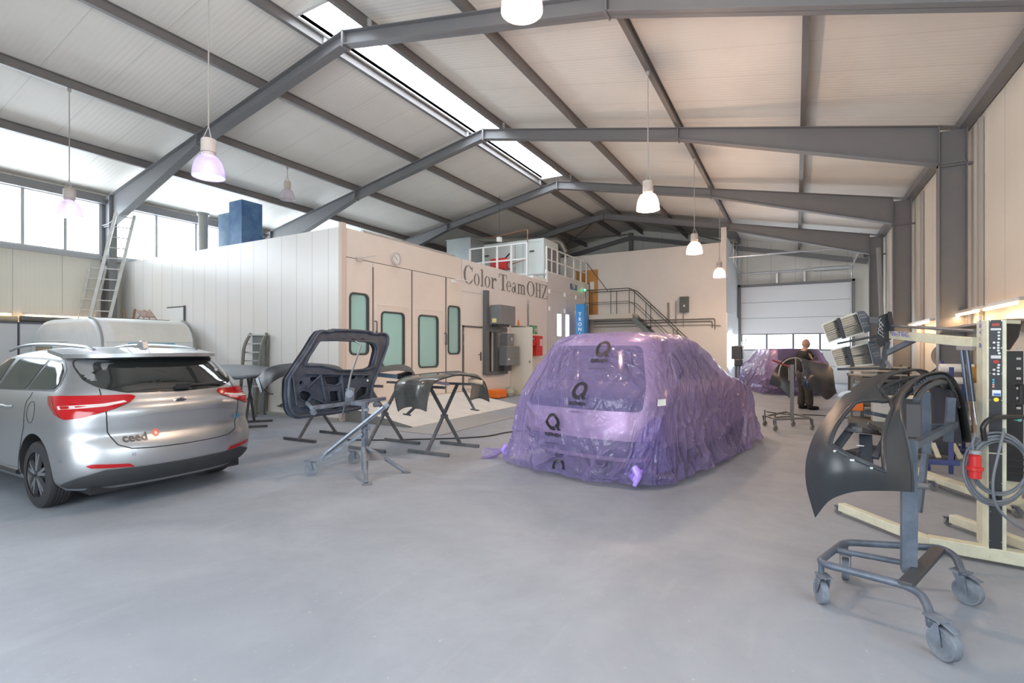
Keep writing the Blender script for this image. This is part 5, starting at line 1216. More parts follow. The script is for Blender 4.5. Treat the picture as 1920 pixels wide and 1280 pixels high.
obj('foam_block', MB().bar(P(706, 702, 7.6), P(745, 706, 7.7), .07, .06), mat('foam_blue_grey', (.10, .18, .25), .6), t)
obj('inner_beam', MB().bar(P(748, 706, 7.9), P(768, 700, 8.1), .10, .08), BLKPLAS, t)
t, o, f = skin('bumper_skin', 'long curved black bumper with pale blue tip behind the left side of the bare tailgate', [
    [(480, 711, 7.7), (485, 724, 7.5), (490, 737, 7.4)], [(497, 693, 7.7), (499, 710, 7.5), (501, 724, 7.4)], [(520, 684, 7.8), (521, 698, 7.5), (522, 709, 7.4)], [(560, 680, 8.0), (560, 688, 7.7), (560, 695, 7.5)],
    [(600, 681, 8.2), (600, 686, 7.9), (600, 693, 7.7)], [(630, 685, 8.4), (633, 691, 8.1), (634, 700, 7.9)], [(645, 693, 8.6), (650, 700, 8.3), (652, 712, 8.1)]], MATTEB)
obj('pale_tip', MB().grid(lambda a, b_: f(a * .06, b_) + Vector((.006, -.012, 0)), 4, 12), mat('pale_blue_primer', (.30, .40, .50), .4), t, smooth=True)
# ---- bonnet lying on its stand
t, o, f = skin('bonnet', 'flat blue-grey bonnet lying on a stand between the silver car and the bare tailgate', [
    [(375, 690, 9.3), (400, 702, 8.9), (418, 708, 8.7)], [(400, 685, 9.7), (432, 696, 9.1), (448, 708, 8.7)], [(430, 683, 10.1), (462, 689, 9.5), (480, 703, 8.9)], [(465, 684, 10.5), (490, 688, 9.9), (500, 697, 9.4)], [(498, 686, 10.7), (507, 689, 10.3), (512, 693, 9.9)]], mat('bonnet_blue_grey', (.13, .16, .19), .35, .1), 'bonnet', thick=.03)
edge_lip(f, t, 1., mat('bonnet_blue_grey', (.13, .16, .19)), t, .03)
# ---- bare grey tailgate (inner side) on its rolling stand
XT = -4.93
OUT = [(535, 742), (536, 712), (553, 689), (579, 656), (597, 630), (607, 619), (616, 617), (623, 619.5), (630, 618.5), (634, 615.6), (670, 616.5), (705, 619.3), (712, 624), (727, 622.5), (735, 624), (739, 631), (737, 643), (717, 686), (700, 723), (697, 748), (688, 765), (660, 771), (624, 777), (590, 781), (557, 785.5), (545, 781), (538, 768)]
HOLE = [(608, 639.5), (640, 639), (698, 641.6), (708, 645), (711.5, 655), (700, 687), (690, 691), (668, 693), (639, 693), (609, 684.6), (578, 684), (586, 669)]
TGM = mat('primer_blue_grey', (.028, .038, .058), .5, dirt=(.075, .09, .12), dscale=6, damt=.8, bump=.15)
tg = thing('tailgate_shell', 'bare dark grey tailgate with empty window opening, held on the rolling stand', 'tailgate', (XT, 4.4, .7), None)
def pl(pts, ax, val): return [(Q(u, v, ax, val).y, Q(u, v, ax, val).z) for u, v in pts]
o2 = smooth_poly(pl(OUT, 0, XT), .03, 3); h2 = smooth_poly(pl(HOLE, 0, XT), .03, 3)
def lean(y, z, d): return (XT - d - .16 * max(0, z - 1.15), y, z)
def plate_with_holes(outer, holes, fn, t_):
    """triangulated plate with holes via bmesh fill"""
    bm = bmesh.new()
    for ring in [outer] + holes:
        vs = [bm.verts.new((p[0], p[1], 0)) for p in ring]
        for a, b_ in zip(vs, vs[1:] + vs[:1]): bm.edges.new((a, b_))
    bmesh.ops.triangle_fill(bm, use_beauty=True, use_dissolve=False, edges=bm.edges[:])
    bm.verts.index_update(); n = len(bm.verts)
    vs = [fn(v.co.x, v.co.y, 0) for v in bm.verts] + [fn(v.co.x, v.co.y, t_) for v in bm.verts]
    fs = [tuple(v.index for v in f_.verts) for f_ in bm.faces]; fs += [tuple(i + n for i in f_)[::-1] for f_ in fs]
    for e in bm.edges:
        if len(e.link_faces) == 1: a, b_ = e.verts[0].index, e.verts[1].index; fs.append((a, b_, b_ + n, a + n))
    bm.free(); return MB().add(vs, fs)
def ins(ring, k):
    cy, cz = sum(p[0] for p in ring) / len(ring), sum(p[1] for p in ring) / len(ring); return [(cy + (y - cy) * k, cz + (z - cz) * k) for y, z in ring]
holes = [h2]
pan = []   # panel cut-outs (pixel outlines in the lower half)
for q in ([(561, 737), (566, 732), (580, 735), (585, 741), (576, 753), (563, 748)], [(617, 734), (634, 732), (637, 751), (619, 753)], [(667, 736), (676, 725), (688, 726), (687, 738), (673, 746), (668, 744)],
          [(580, 708), (584, 706), (596, 706), (597, 711), (593, 716), (582, 715)], [(607, 706), (638, 705), (638, 717), (630, 722), (612, 720)], [(651, 704), (668, 703), (667, 710), (658, 712)],
          [(561, 716), (567, 713), (569, 718), (563, 723)], [(575, 768), (590, 763), (602, 763), (598, 768)], [(620, 767), (632, 762), (640, 761), (632, 766)], [(592, 752), (595, 751), (596, 754), (593, 755)], [(683, 706), (690, 705), (690, 708), (684, 709)]):
    pan.append(smooth_poly(pl(q, 0, XT), .012, 3))
obj('inner_frame', plate_with_holes(o2, holes + pan, lambda y, z, d: lean(y, z, d), .03), TGM, tg, bevel=.006)
obj('outer_skin', plate_with_holes(ins(o2, .985), [ins(h2, 1.01)], lambda y, z, d: lean(y, z, .075 + d), .01), mat('outer_skin_dark', (.03, .034, .045), .5), tg)
# raised rim round the border, ribs, recess rims
obj('rim', MB().tube([Vector(lean(y, z, -.008)) for y, z in ins(o2, .955)], .018, 8, closed=True), TGM, tg, smooth=True)
obj('rim', MB().tube([Vector(lean(y, z, -.006)) for y, z in ins(h2, 1.06)], .014, 8, closed=True), TGM, tg, smooth=True)
mb = MB()
for a, b_ in (((575, 700), (695, 703)), ((600, 700), (612, 757)), ((640, 700), (646, 756)), ((575, 728), (605, 700)), ((586, 745), (612, 757)), ((560, 762), (690, 752)), ((548, 700), (556, 760)), ((655, 725), (650, 755))):
    mb.bar(Q(*a, 0, XT + .012), Q(*b_, 0, XT + .012), .02, .028, (1, 0, 0))
obj('stiffener', mb, TGM, tg, bevel=.006)
mb = MB()
for r_ in pan[:6]: mb.tube([Vector(lean(y, z, -.004)) for y, z in ins(r_, 1.10)], .008, 6, closed=True)
obj('recess_rim', mb, TGM, tg, smooth=True)
mb = MB()
for u in (618, 647, 665, 683): mb.add([Vector(lean(*pl([q], 0, XT)[0], -.003)) for q in ((u, 636), (u + 11, 636.5), (u + 9, 634.5), (u + 3, 634))], [(0, 1, 2, 3)])
for u, v in ((636, 620), (703, 624)): mb.prism(smooth_poly(pl([(u - 3, v - 2), (u + 4, v - 2.5), (u + 3, v + 2), (u - 3, v + 3)], 0, XT), .005), lambda y, z, d: lean(y, z, -.004 - d), .002)
obj('slot', mb, mat('slot_black', (.008, .008, .01), .8), tg)
obj('plug', MB().lathe([(0, 0), (.014, 0), (.014, .006), (0, .006)], Q(689, 713, 0, XT + .008), (1, 0, 0), 12), WHITE, tg)
# stand
ts = thing('tailgate_stand', 'dusty grey rolling stand with tripod foot holding the bare tailgate', 'stand', (-4.45, 4.42, 0))
px, py = -4.50, 4.42
obj('post', MB().box(px - .028, px + .028, py - .028, py + .028, .05, .87), GREYM, ts, bevel=.004)
crossL, crossR = Q(583, 765, 0, -4.72), Q(722, 747, 0, -4.74)
obj('cross_bar', MB().bar(crossL, crossR, .045, .045), GREYM, ts, bevel=.004)
obj('clamp', MB().bar((px, py, .84), (-4.73, py, .84), .05, .05), GREYM, ts)
obj('clamp', MB().bar(Q(585, 765, 0, -4.72), Q(575, 755, 0, -4.9), .03, .03).bar(Q(590, 770, 0, -4.7), Q(585, 775, 0, -4.7), .05, .05), GREYM, ts)
obj('clamp', MB().bar(Q(704, 749, 0, -4.74), Q(706, 758, 0, -4.72), .02, .03).cyl(Q(702, 759, 0, -4.72), Q(711, 758, 0, -4.72), .03, 10), GREYM, ts)
obj('hold_rod', MB().tube(arc_pts([Q(652, 735, 0, -4.80), Q(657, 705, 0, -4.82), Q(678, 645, 0, -4.86), Q(666, 640, 0, -4.92)], .04), .012, 8), mat('bright_rod', (.26, .27, .29), .35, .7), ts, smooth=True)
obj('hold_bracket', MB().bar(Q(655, 755, 0, -4.76), Q(657, 728, 0, -4.80), .06, .09, (1, 0, 0)).cyl(Q(655, 738, 0, -4.74), Q(655, 738, 0, -4.80), .05, 14), GREYM, ts)
obj('hold_rod', MB().tube([Q(646, 760, 0, -4.8), Q(640, 788, 0, -4.85)], .010, 8), GREYM, ts)
# boom sloping from the left caster up past the post, second strut, legs
wl, wr = Vector((-5.03, 4.08, 0)), Vector((-5.05, 4.77, 0))
obj('boom', MB().bar(P(600, 858, 6.0), P(729, 757, 6.0), .045, .05), GREYM, ts, bevel=.004)
obj('boom', MB().bar(P(607, 862, 5.98), P(680, 812, 6.02), .07, .035), GREYM, ts, bevel=.004)
obj('chrome_slide', MB().bar(P(608, 851, 5.94), P(718, 762, 5.94), .03, .02), mat('worn_bright_steel', (.22, .26, .31), .35, .6, dirt=(.10, .12, .14), dscale=30, damt=.9), ts)
obj('leg', MB().tube([P(681, 840, 5.95), P(687, 905, 5.6)], .022, 10, radii=[.03, .02]), GREYM, ts); obj('foot_plate', MB().lathe([(0, .012), (.03, .012), (.055, .004), (.055, 0)], (-4.13, 4.09, 0), n=20), GREYM, ts, smooth=True)
obj('leg', MB().tube([P(685, 838, 6.0), P(720, 858, 6.05), P(760, 884, 6.12)], .024, 10), GREYM, ts); obj('foot_plate', MB().lathe([(0, .012), (.03, .012), (.055, .004), (.055, 0)], (-4.11, 4.71, 0), n=20), GREYM, ts, smooth=True)
obj('gusset', MB().prism([(683, 838), (700, 842), (724, 862), (685, 864)], lambda a, c, q: P(a, c, 6.0 + q), .02), mat('gusset_rusty', (.14, .12, .12), .55), ts)
obj('lock_knob', MB().bar(P(684, 803, 6.0), P(694, 800, 5.95), .015, .015).bar(P(691, 795, 5.95), P(693, 806, 5.95), .015, .015).bar(P(682, 768, 6.), P(691, 768, 6.), .03, .03), GREYM, ts)
def caster(parent, c, r, ang, plate=True, top=None, m=DUSTR, fork=GREYM, scale=1., brake=True):
    """swivel caster: c = ground point, ang = rolling direction"""
    d = Vector((cos(ang), sin(ang), 0)); s_ = Vector((-sin(ang), cos(ang), 0)); c = Vector(c); ax = c + Vector((0, 0, r)); wd = r * .28
    mb = MB().lathe([(r * .35, -wd * .8), (r * .78, -wd * .8), (r * .82, -wd), (r * .97, -wd), (r, -wd * .6), (r, wd * .6), (r * .97, wd), (r * .82, wd), (r * .78, wd * .8), (r * .35, wd * .8), (0, wd * .9)], ax, s_, 28)
    mb.lathe([(r * .35, -wd * .8), (0, -wd * .9)], ax, s_, 28)
    w_ = obj('caster_wheel', mb, m, parent, smooth=True)
    top = top or r * 2.35; f_ = MB()
    for sg in (-1, 1):
        a, e = ax + s_ * sg * wd * 1.35, c + s_ * sg * wd * 1.35 + Vector((0, 0, top - r * .15)) - d * r * .45
        f_.prism([(-.14, -.12), (.14, -.12), (.42, 1.), (-.42, 1.)], lambda p, q, t_, a=a, e=e, sg=sg: a + (e - a) * q + d * p * r * 1.0 + s_ * sg * t_, r * .06)
    f_.obb(c + Vector((0, 0, top)) - d * r * .45, (r * 1.15, r * .95, r * .12), Matrix.Rotation(ang, 3, 'Z'))
    f_.cyl(ax - s_ * wd * 1.5, ax + s_ * wd * 1.5, r * .1, 10)
    obj('caster_fork', f_, fork, w_)
    if brake: obj('brake_lever', MB().bar(c + Vector((0, 0, top - r * .1)) + d * r * .0, c + Vector((0, 0, top - r * .35)) + d * r * .9, r * .5, r * .1), fork, w_, bevel=.003)
    return w_
caster(ts, wl, .075, .95, top=.17); caster(ts, wr, .075, .95, top=.17)
# ---- step ladder leaning on the booth wall
t = thing('step_ladder', 'short grey steel step ladder leaning against the white booth wall behind the bonnet', 'ladder', (-11, 7.1, 0))
LG = mat('ladder_dusty_grey', (.17, .165, .15), .5, .4, dirt=(.28, .26, .22), dscale=9, damt=.7)
for u0, u1, um in ((455, 470, 457), (486, 500, 490)):
    pts = [Q(u1 if k else 0, 625, 1, 7.28) for k in (1,)] + [Q(um, 648, 1, 7.12), Q(u0, 684, 1, 7.05)]; b_ = pts[-1].copy(); b_.z = 0; b_.y = 6.95
    obj('rail', MB().tube(arc_pts(pts + [b_], .2), .035, 8), LG, t, smooth=True)
for k in range(7):
    v = 628 + 16 * k; y = 7.25 - .045 * k; uu = lerp([(625, 470), (650, 457), (730, 454)], v); obj('tread', MB().bar(Q(uu, v, 1, y), Q(uu + 31, v, 1, y), .06, .03), ALU, t)
obj('back_plate', MB().box(Q(474, 640, 1, 7.3).x, Q(498, 640, 1, 7.3).x, 7.29, 7.31, .05, 1.8), mat('ladder_back', (.28, .29, .28), .45, .3), t)
for k, u in enumerate((482, 497)):
    obj('back_leg', MB().bar(Q(u + 6, 628, 1, 7.31), Vector((Q(u, 628, 1, 7.31).x, 7.31, .0)), .04, .05), LG, t)
# ---- hose on the floor
def hose(label, pts, r=.011, m=None, cat='hose'):
    o = obj('floor_hose', MB().tube(arc_pts(pts, .3, 8), r, 6), m or mat('hose_black', (.03, .03, .035), .5), smooth=True); tag(o, label, cat); return o
hose('thin black hose lying across the floor under the X stands toward the wrapped car', [(-6.4, 5.9, .012), (-5.9, 6.15, .012), (-4.9, 6.9, .012), (-4.55, 7.3, .012), (-4.5, 7.9, .012), (-3.4, 9.2, .012)])

# ================================================================== FOREGROUND TROLLEY WITH THE BIG BUMPER
tr = thing('bumper_trolley', 'large grey tube trolley on four dusty casters carrying the big matte black bumper', 'trolley', (.55, 3.7, 0))
TB = mat('trolley_tube', (.075, .095, .13), .45, .15, dirt=(.15, .18, .22), dscale=8, damt=.7, bump=.1)
zf = .24; g = lambda u, v, z=zf: Q(u, v, 2, z)
A = Vector((.615, 3.15, 0)); B_ = Vector((.132, 3.497, 0)); C_ = Vector((.884, 3.905, 0)); D_ = Vector((.283, 3.94, 0))
pN, pC = g(1699, 1097), g(1533, 1054); pB, pR = g(1583, 1016), g(1765, 1027)
At, Ct = Q(1746, 1172, 2, .15) + Vector((0, 0, .0)), Q(1806, 1078, 2, .17)
path = [At] + [Q(1742, 1141, 2, .19), Q(1727, 1113, 2, .225), pN, pC, pB, pR, Q(1792, 1042, 2, .23)] + [Ct]
obj('frame_tube', MB().tube(arc_pts(path, .07, 5), .021, 14), TB, tr, smooth=True)
obj('frame_tube', MB().tube([(pC + pB) / 2 + (pB - pC) * .1, g(1706, 1057)], .017, 12), TB, tr, smooth=True)
obj('cross_plate', MB().bar(g(1697, 1096, .25), g(1760, 1029, .25), .065, .03), mat('plate_dark', (.045, .048, .055), .45), tr, bevel=.003)
pb = g(1704, 1062, .25)
obj('post', MB().box(pb.x - .036, pb.x + .036, pb.y - .036, pb.y + .036, .22, .98), TB, tr, bevel=.004)
caster(tr, (A.x + .01, A.y, 0), .078, -.95, top=.185); caster(tr, B_, .07, 1.9, top=.175, brake=False); caster(tr, C_, .075, -.7, top=.18); caster(tr, D_, .07, 1.5, top=.175, brake=False)
obj('stem', MB().cyl((B_.x, B_.y, .16), (B_.x, B_.y, .24), .016, 10), TB, tr); obj('stem', MB().cyl((D_.x, D_.y, .16), (D_.x, D_.y, .24), .016, 10), TB, tr)
obj('top_arm', MB().bar((pb.x, pb.y, .93), P(1790, 795, 3.7), .04, .04), TB, tr, bevel=.003)
obj('side_arm', MB().bar(P(1735, 735, 3.55), P(1737, 850, 3.55), .05, .05).bar(P(1735, 850, 3.55), P(1722, 960, 3.5), .035, .04), TB, tr, bevel=.003)
obj('side_arm', MB().bar(P(1783, 745, 3.7), P(1778, 828, 3.7), .055, .05).bar(P(1735, 800, 3.6), P(1790, 800, 3.7), .05, .04), TB, tr, bevel=.003)
obj('rubber_arm', MB().cyl(P(1716, 910, 3.45), P(1742, 912, 3.4), .02, 10), mat('grip_grey', (.16, .17, .18), .6), tr)
rows = [
    [(1528, 970, 2.76), (1556, 938, 2.64), (1600, 922, 2.57), (1655, 920, 2.57), (1712, 922, 2.66)],
    [(1511, 905, 2.76), (1545, 885, 2.62), (1600, 882, 2.54), (1660, 885, 2.56), (1710, 880, 2.67)],
    [(1514, 850, 2.79), (1550, 830, 2.66), (1602, 838, 2.59), (1655, 845, 2.62), (1703, 835, 2.7)],
    [(1538, 795, 2.91), (1575, 785, 2.78), (1620, 800, 2.71), (1660, 806, 2.72), (1692, 790, 2.76)],
    [(1590, 733, 3.12), (1622, 737, 3.0), (1650, 760, 2.92), (1675, 765, 2.88), (1690, 752, 2.88)],
    [(1640, 704, 3.48), (1668, 706, 3.35), (1692, 722, 3.25), (1700, 722, 3.18), (1708, 721, 3.1)],
    [(1692, 692, 3.9), (1712, 694, 3.75), (1728, 704, 3.6), (1735, 704, 3.48), (1741, 700, 3.36)],
    [(1722, 697, 4.2), (1740, 698, 4.05), (1755, 704, 3.9), (1768, 703, 3.78), (1778, 701, 3.64)],
    [(1745, 725, 4.3), (1760, 722, 4.15), (1778, 725, 4.0), (1792, 727, 3.9), (1801, 735, 3.76)],
    [(1752, 775, 4.35), (1768, 772, 4.2), (1784, 775, 4.05), (1800, 778, 3.93), (1812, 780, 3.82)],
    [(1750, 830, 4.38), (1768, 826, 4.22), (1786, 828, 4.08), (1803, 830, 3.96), (1820, 829, 3.85)]]
def inpoly(x, y, poly):
    c = False
    for (a, b_), (d, e) in zip(poly, poly[1:] + poly[:1]):
        if (b_ > y) != (e > y) and x < (d - a) * (y - b_) / (e - b_) + a: c = not c
    return c
HP = [(.19, .28), (.145, .52), (.10, .74), (.20, .755), (.30, .74), (.40, .74), (.43, .58), (.405, .42), (.36, .25), (.27, .26)]
HP2 = [(.44, .30), (.50, .22), (.62, .22), (.74, .25), (.74, .60), (.62, .62), (.50, .66), (.43, .60)]
net = netp(rows); fb = net_fn(net)
bb_ = thing('bumper_skin', 'big matte black front bumper with open lamp and grille holes, hung on the foreground trolley', 'bumper', (.6, 4.1, .5))
def keep(a, b_): return not inpoly(a, b_, HP) and not inpoly(a, b_, HP2)
# sharpen the openings by warping the sample grid onto their outlines
NU, NV = 150, 70
obj('skin', MB().grid(lambda a, b_: fb(a, b_), NU, NV, keep=keep), MATTEB, bb_, smooth=True, solid=.006)
def rim_of(poly, off, r, m, nm, wob=0):
    n = []
    for (a, b_), (c, d) in zip(poly, poly[1:] + poly[:1]): n += [(a + (c - a) * k / 10, b_ + (d - b_) * k / 10) for k in range(10)]
    pts = [fb(a, b_) + (Vector((.006, .03, 0)) * off) for a, b_ in n]; obj(nm, MB().tube(pts, r, 8, closed=True), m, bb_, smooth=True)
INS = mat('bumper_inner_blue_black', (.03, .037, .048), .45)
rim_of(HP, .3, .011, MATTEB, 'opening_rim'); rim_of(HP, 1.3, .012, INS, 'inner_frame'); rim_of(HP2, .2, .010, MATTEB, 'opening_rim')
def nrm(a, b_):
    e = .01; du = fb(min(1, a + e), b_) - fb(max(0, a - e), b_); dv = fb(a, min(1, b_ + e)) - fb(a, max(0, b_ - e)); return du.cross(dv).normalized()
sgn = 1 if nrm(.2, .5).dot(Vector((0, 0, EYE)) - fb(.2, .5)) < 0 else -1     # pointing into the bumper
def inn(a, b_, d): return fb(a, b_) + nrm(a, b_) * d * sgn
# flange with clips under the lamp opening, inner webs, lamp bracket
obj('lower_flange', MB().tube([inn(.19 - .09 * k / 10, .28 + .46 * k / 10, .03) for k in range(11)], .016, 8), INS, bb_, smooth=True)
mb = MB()
for k in range(3): c = inn(.175 - .027 * k, .34 + .15 * k, .012); mb.obb(c, (.022, .03, .012), Matrix.Rotation(.3, 3, 'Z'))
obj('clip', mb, mat('clip_pale', (.45, .45, .42), .5), bb_, bevel=.003)
mb = MB()
for a0, b0, a1, b1, w_, d in ((.12, .70, .33, .60, .06, .07), (.20, .32, .34, .40, .04, .05), (.22, .30, .18, .42, .05, .06), (.30, .40, .34, .50, .06, .05), (.38, .45, .41, .68, .06, .04), (.18, .74, .40, .73, .03, .04)):
    mb.bar(inn(a0, b0, d), inn(a1, b1, d + .03), w_, .02)
obj('inner_web', mb, INS, bb_, bevel=.003)
mb = MB().bar(inn(.30, .45, .03), inn(.40, .62, .16), .05, .03).bar(inn(.38, .50, .10), inn(.36, .80, .16), .08, .02).bar(inn(.22, .62, .12), inn(.34, .75, .20), .06, .04)
obj('lamp_bracket', mb, mat('bracket_dark_brown', (.035, .03, .03), .5), bb_, bevel=.004)
obj('parts_label', MB().bar(inn(.27, .62, .10), inn(.28, .72, .11), .02, .004), WHITE, bb_)
# inner grille support running under the crown
for b0 in (.30, .60):
    obj('crash_rib', MB().tube([inn(.44 + .32 * k / 16, b0, .05) for k in range(17)], .012, 8), INS, bb_, smooth=True)
mb = MB()
for k in range(16): mb.bar(inn(.45 + .30 * k / 15, .31, .05), inn(.45 + .30 * k / 15, .42, .10), .014, .008)
obj('tooth', mb, INS, bb_)
# clip teeth along the front edge of the crown
mb = MB()
for k in range(26): mb.obb(inn(.50 + .36 * k / 25, .985, .03), (.012, .012, .022))
mb.tube([inn(.50 + .36 * k / 25, .985, .036) for k in range(26)], .008, 6)
obj('clip_tooth', mb, INS, bb_)
edge = [fb(k / 60, 1.) for k in range(61)]; obj('edge_lip', MB().tube(edge, .007, 6), MATTEB, bb_, smooth=True)
obj('inner_beam', MB().tube([inn(.46 + .30 * k / 14, .93, .07) for k in range(15)], .018, 8), INS, bb_, smooth=True)
obj('splash_panel', MB().grid(lambda a, b_: inn(.80 + .2 * a, .1 + .8 * b_, .035), 14, 10), INS, bb_, smooth=True, solid=.004)
obj('tow_hole', MB().prism([(1584 + 13 * cos(R(20 * k)), 738 + 5 * sin(R(20 * k)) - (3 * cos(R(20 * k)))) for k in range(18)], lambda a, c, q: P(a, c, 3.09 + q), .012), mat('tow_hole_pale', (.38, .38, .36), .5), bb_, smooth=False)
# ================================================================== INFRARED DRYERS ON THE RIGHT
x0, x1 = Q(1851, 900, 1, 4.70).x, Q(1888, 900, 1, 4.70).x
ir = thing('infrared_dryer', 'cream infrared paint dryer column with black control panel, arm and four lamp cassettes', 'dryer', ((x0 + x1) / 2, 4.8, 0), 'infrared paint dryers')
obj('column', MB().prism([(x0, 4.70), (x1, 4.70), (x1, 4.93), (x0 + .03, 4.93), (x0 - .015, 4.88), (x0 - .015, 4.74)], lambda a, c, q: (a, c, .10 + q), 1.60), CREAM, ir, bevel=.006)
pa, pc = x0 + .009, x1 - .026; pn = obj('control_panel', MB().box(pa, pc, 4.692, 4.699, .78, 1.70), BLKPLAS, ir)
obj('cover_strip', MB().box(pa, pc, 4.692, 4.699, .11, .77), mat('strip_dark', (.03, .032, .036), .55), ir)
def py_(v): return Q(1868, v, 1, 4.69).z
W_ = pc - pa; px_ = lambda f: pa + W_ * f
mb = MB().box(px_(.2), px_(.8), 4.689, 4.692, py_(611), py_(606)); mb.box(px_(.3), px_(.75), 4.689, 4.692, py_(681), py_(675)); obj('display', mb, mat('display_red', (.25, .02, .02), .3, emit=(1, .05, .02), estr=.08), pn)
mb = MB().box(px_(.1), px_(.9), 4.689, 4.692, py_(619), py_(615)); mb.box(px_(.12), px_(.88), 4.689, 4.692, py_(672), py_(666)); obj('label_plate', mb, mat('plate_pale', (.55, .55, .56), .4), pn)
for u_, v in ((.72, 623), (.72, 629), (.72, 635), (.35, 642), (.68, 642), (.68, 647), (.35, 652), (.68, 652), (.68, 657), (.75, 662), (.72, 684), (.68, 689), (.35, 693), (.68, 695), (.35, 701), (.68, 701)):
    obj('button', MB().cyl((px_(u_), 4.692, py_(v)), (px_(u_), 4.686, py_(v)), .0075, 10), mat('button_pale', (.6, .6, .6), .4), pn)
for v, m_ in ((712, 'ind_cyan'), (717, 'ind_cyan'), (721, 'ind_pink'), (725, 'ind_pink')):
    obj('indicator', MB().cyl((px_(.3), 4.692, py_(v)), (px_(.3), 4.687, py_(v)), .006, 10), mat(m_, (.05, .45, .6) if 'cyan' in m_ else (.65, .35, .33), .4), pn)
obj('breaker', MB().box(px_(.2), px_(.85), 4.680, 4.692, py_(742), py_(731)), mat('breaker_white', (.7, .72, .75), .4), pn); obj('breaker_switch', MB().box(px_(.28), px_(.8), 4.674, 4.681, py_(741), py_(737)), BLUE, pn)
obj('round_sticker', MB().cyl((px_(.53), 4.692, py_(749)), (px_(.53), 4.689, py_(749)), .014, 20), mat('sticker_yellow', (.85, .72, .03), .4), pn)
mb = MB()
for v in (601, 652, 700, 750, 905, 960, 1015, 1045):
    for f_ in (.06, .94): mb.cyl((px_(f_), 4.692, py_(v)), (px_(f_), 4.689, py_(v)), .003, 8)
obj('screw', mb, CHROME, ir)
mb = MB()
for k, ch in enumerate('B-TEC'): text_mb(ch, lambda a, c, k=k: (x0 - .0155, 4.81 - c, py_(650) + .047 * k + a + .01), .06, mb, bold=.004)
obj('lettering', mb, mat('letter_violet', (.16, .15, .42), .4), ir, label='violet upright lettering')
# base
obj('base_beam', MB().bar((.86, 4.78, .07), (1.75, 4.66, .07), .09, .09), CREAM, ir, bevel=.005)
obj('base_leg', MB().bar((.36, 5.44, .075), (.90, 4.78, .06), .07, .07), CREAM, ir, bevel=.005); obj('base_leg', MB().bar((1.15, 5.52, .075), (1.72, 4.70, .06), .07, .07), CREAM, ir, bevel=.005)
CGREY = mat('caster_grey', (.20, .20, .20), .5)
for c_, a_ in (((.34, 5.47, 0), .6), ((1.13, 5.56, 0), .6), ((.88, 4.70, 0), .6), ((1.72, 4.62, 0), .6)): caster(ir, c_, .035, a_, top=.075, m=CGREY, brake=False)
# arm, rod, gas struts
aR, aL = P(1829, 642, 3.72), P(1667, 627, 4.95)
obj('arm', MB().bar(aR, aL, .05, .075), CREAM, ir, bevel=.005)
obj('arm_rod', MB().cyl(P(1829, 620, 3.72), P(1664, 610, 4.95), .014, 10), mat('rod_grey', (.22, .23, .25), .35, .6), ir)
obj('arm_lettering', text_mb('B-TEC', lambda a, c: P(1688 + a * 200, 630 - c * 190 + a * 12, 4.64 - a * 1.7), .06, bold=.002), mat('letter_violet', (.16, .15, .42), .4), ir)
for du, dd in ((0, 0), (10, -.06)):
    obj('gas_strut', MB().cyl(P(1803 + du, 655, 3.85 + dd), P(1815 + du, 752, 3.8 + dd), .014, 10), mat('strut_blue_grey', (.08, .10, .14), .4, .3), ir)
    obj('strut_rod', MB().cyl(P(1815 + du, 752, 3.8 + dd), P(1821 + du, 796, 3.78 + dd), .006, 8), CHROME, ir)
obj('strut_bracket', MB().bar(P(1797, 652, 3.88), P(1826, 653, 3.72), .03, .03), ALU, ir)
# lamp head
HB = mat('head_dark', (.045, .048, .055), .45)
obj('head_box', MB().prism([(1648, 592), (1670, 585), (1673, 634), (1650, 652), (1642, 640)], lambda u, v, q: P(u, v, 4.9 + q), .16), HB, ir, bevel=.004)
obj('head_plate', MB().prism([(1664, 584), (1672, 584), (1678, 625), (1670, 627)], lambda u, v, q: P(u, v, 4.86 + q), .2), BLKPLAS, ir)
obj('head_bracket', MB().bar(P(1655, 600, 4.92), P(1632, 600, 5.0), .05, .06), HB, ir); obj('head_bracket', MB().bar(P(1664, 640, 4.9), P(1655, 690, 4.95), .05, .04).bar(P(1655, 668, 4.95), P(1672, 690, 4.9), .06, .03), HB, ir)
obj('head_brace', MB().bar(P(1713, 637, 4.6), P(1662, 662, 4.92), .035, .045), mat('brace_blue_grey', (.10, .115, .14), .4), ir)
obj('cross_tube', MB().cyl(P(1570, 644, 5.1), P(1652, 628, 4.95), .012, 10), HB, ir); obj('cross_tube', MB().cyl(P(1570, 700 - 8, 5.1), P(1650, 690, 4.95), .012, 10), HB, ir)
mb = MB()
for k in range(4): mb.tube([P(1652 + 1.5 * sin(x * .6 + k), 596 + x * 2.6 + k * 7, 4.87) + Vector((-.02 * sin(x * .8), 0, 0)) for x in range(7)], .004, 6)
obj('head_cable', mb, mat('cable_grey', (.3, .3, .32), .4), ir)
REF = mat('reflector', (.62, .60, .54), .22, .85, dirt=(.45, .42, .36), dscale=5, damt=.5)
FRC = mat('cassette_frame', (.66, .65, .60), .35, .3)
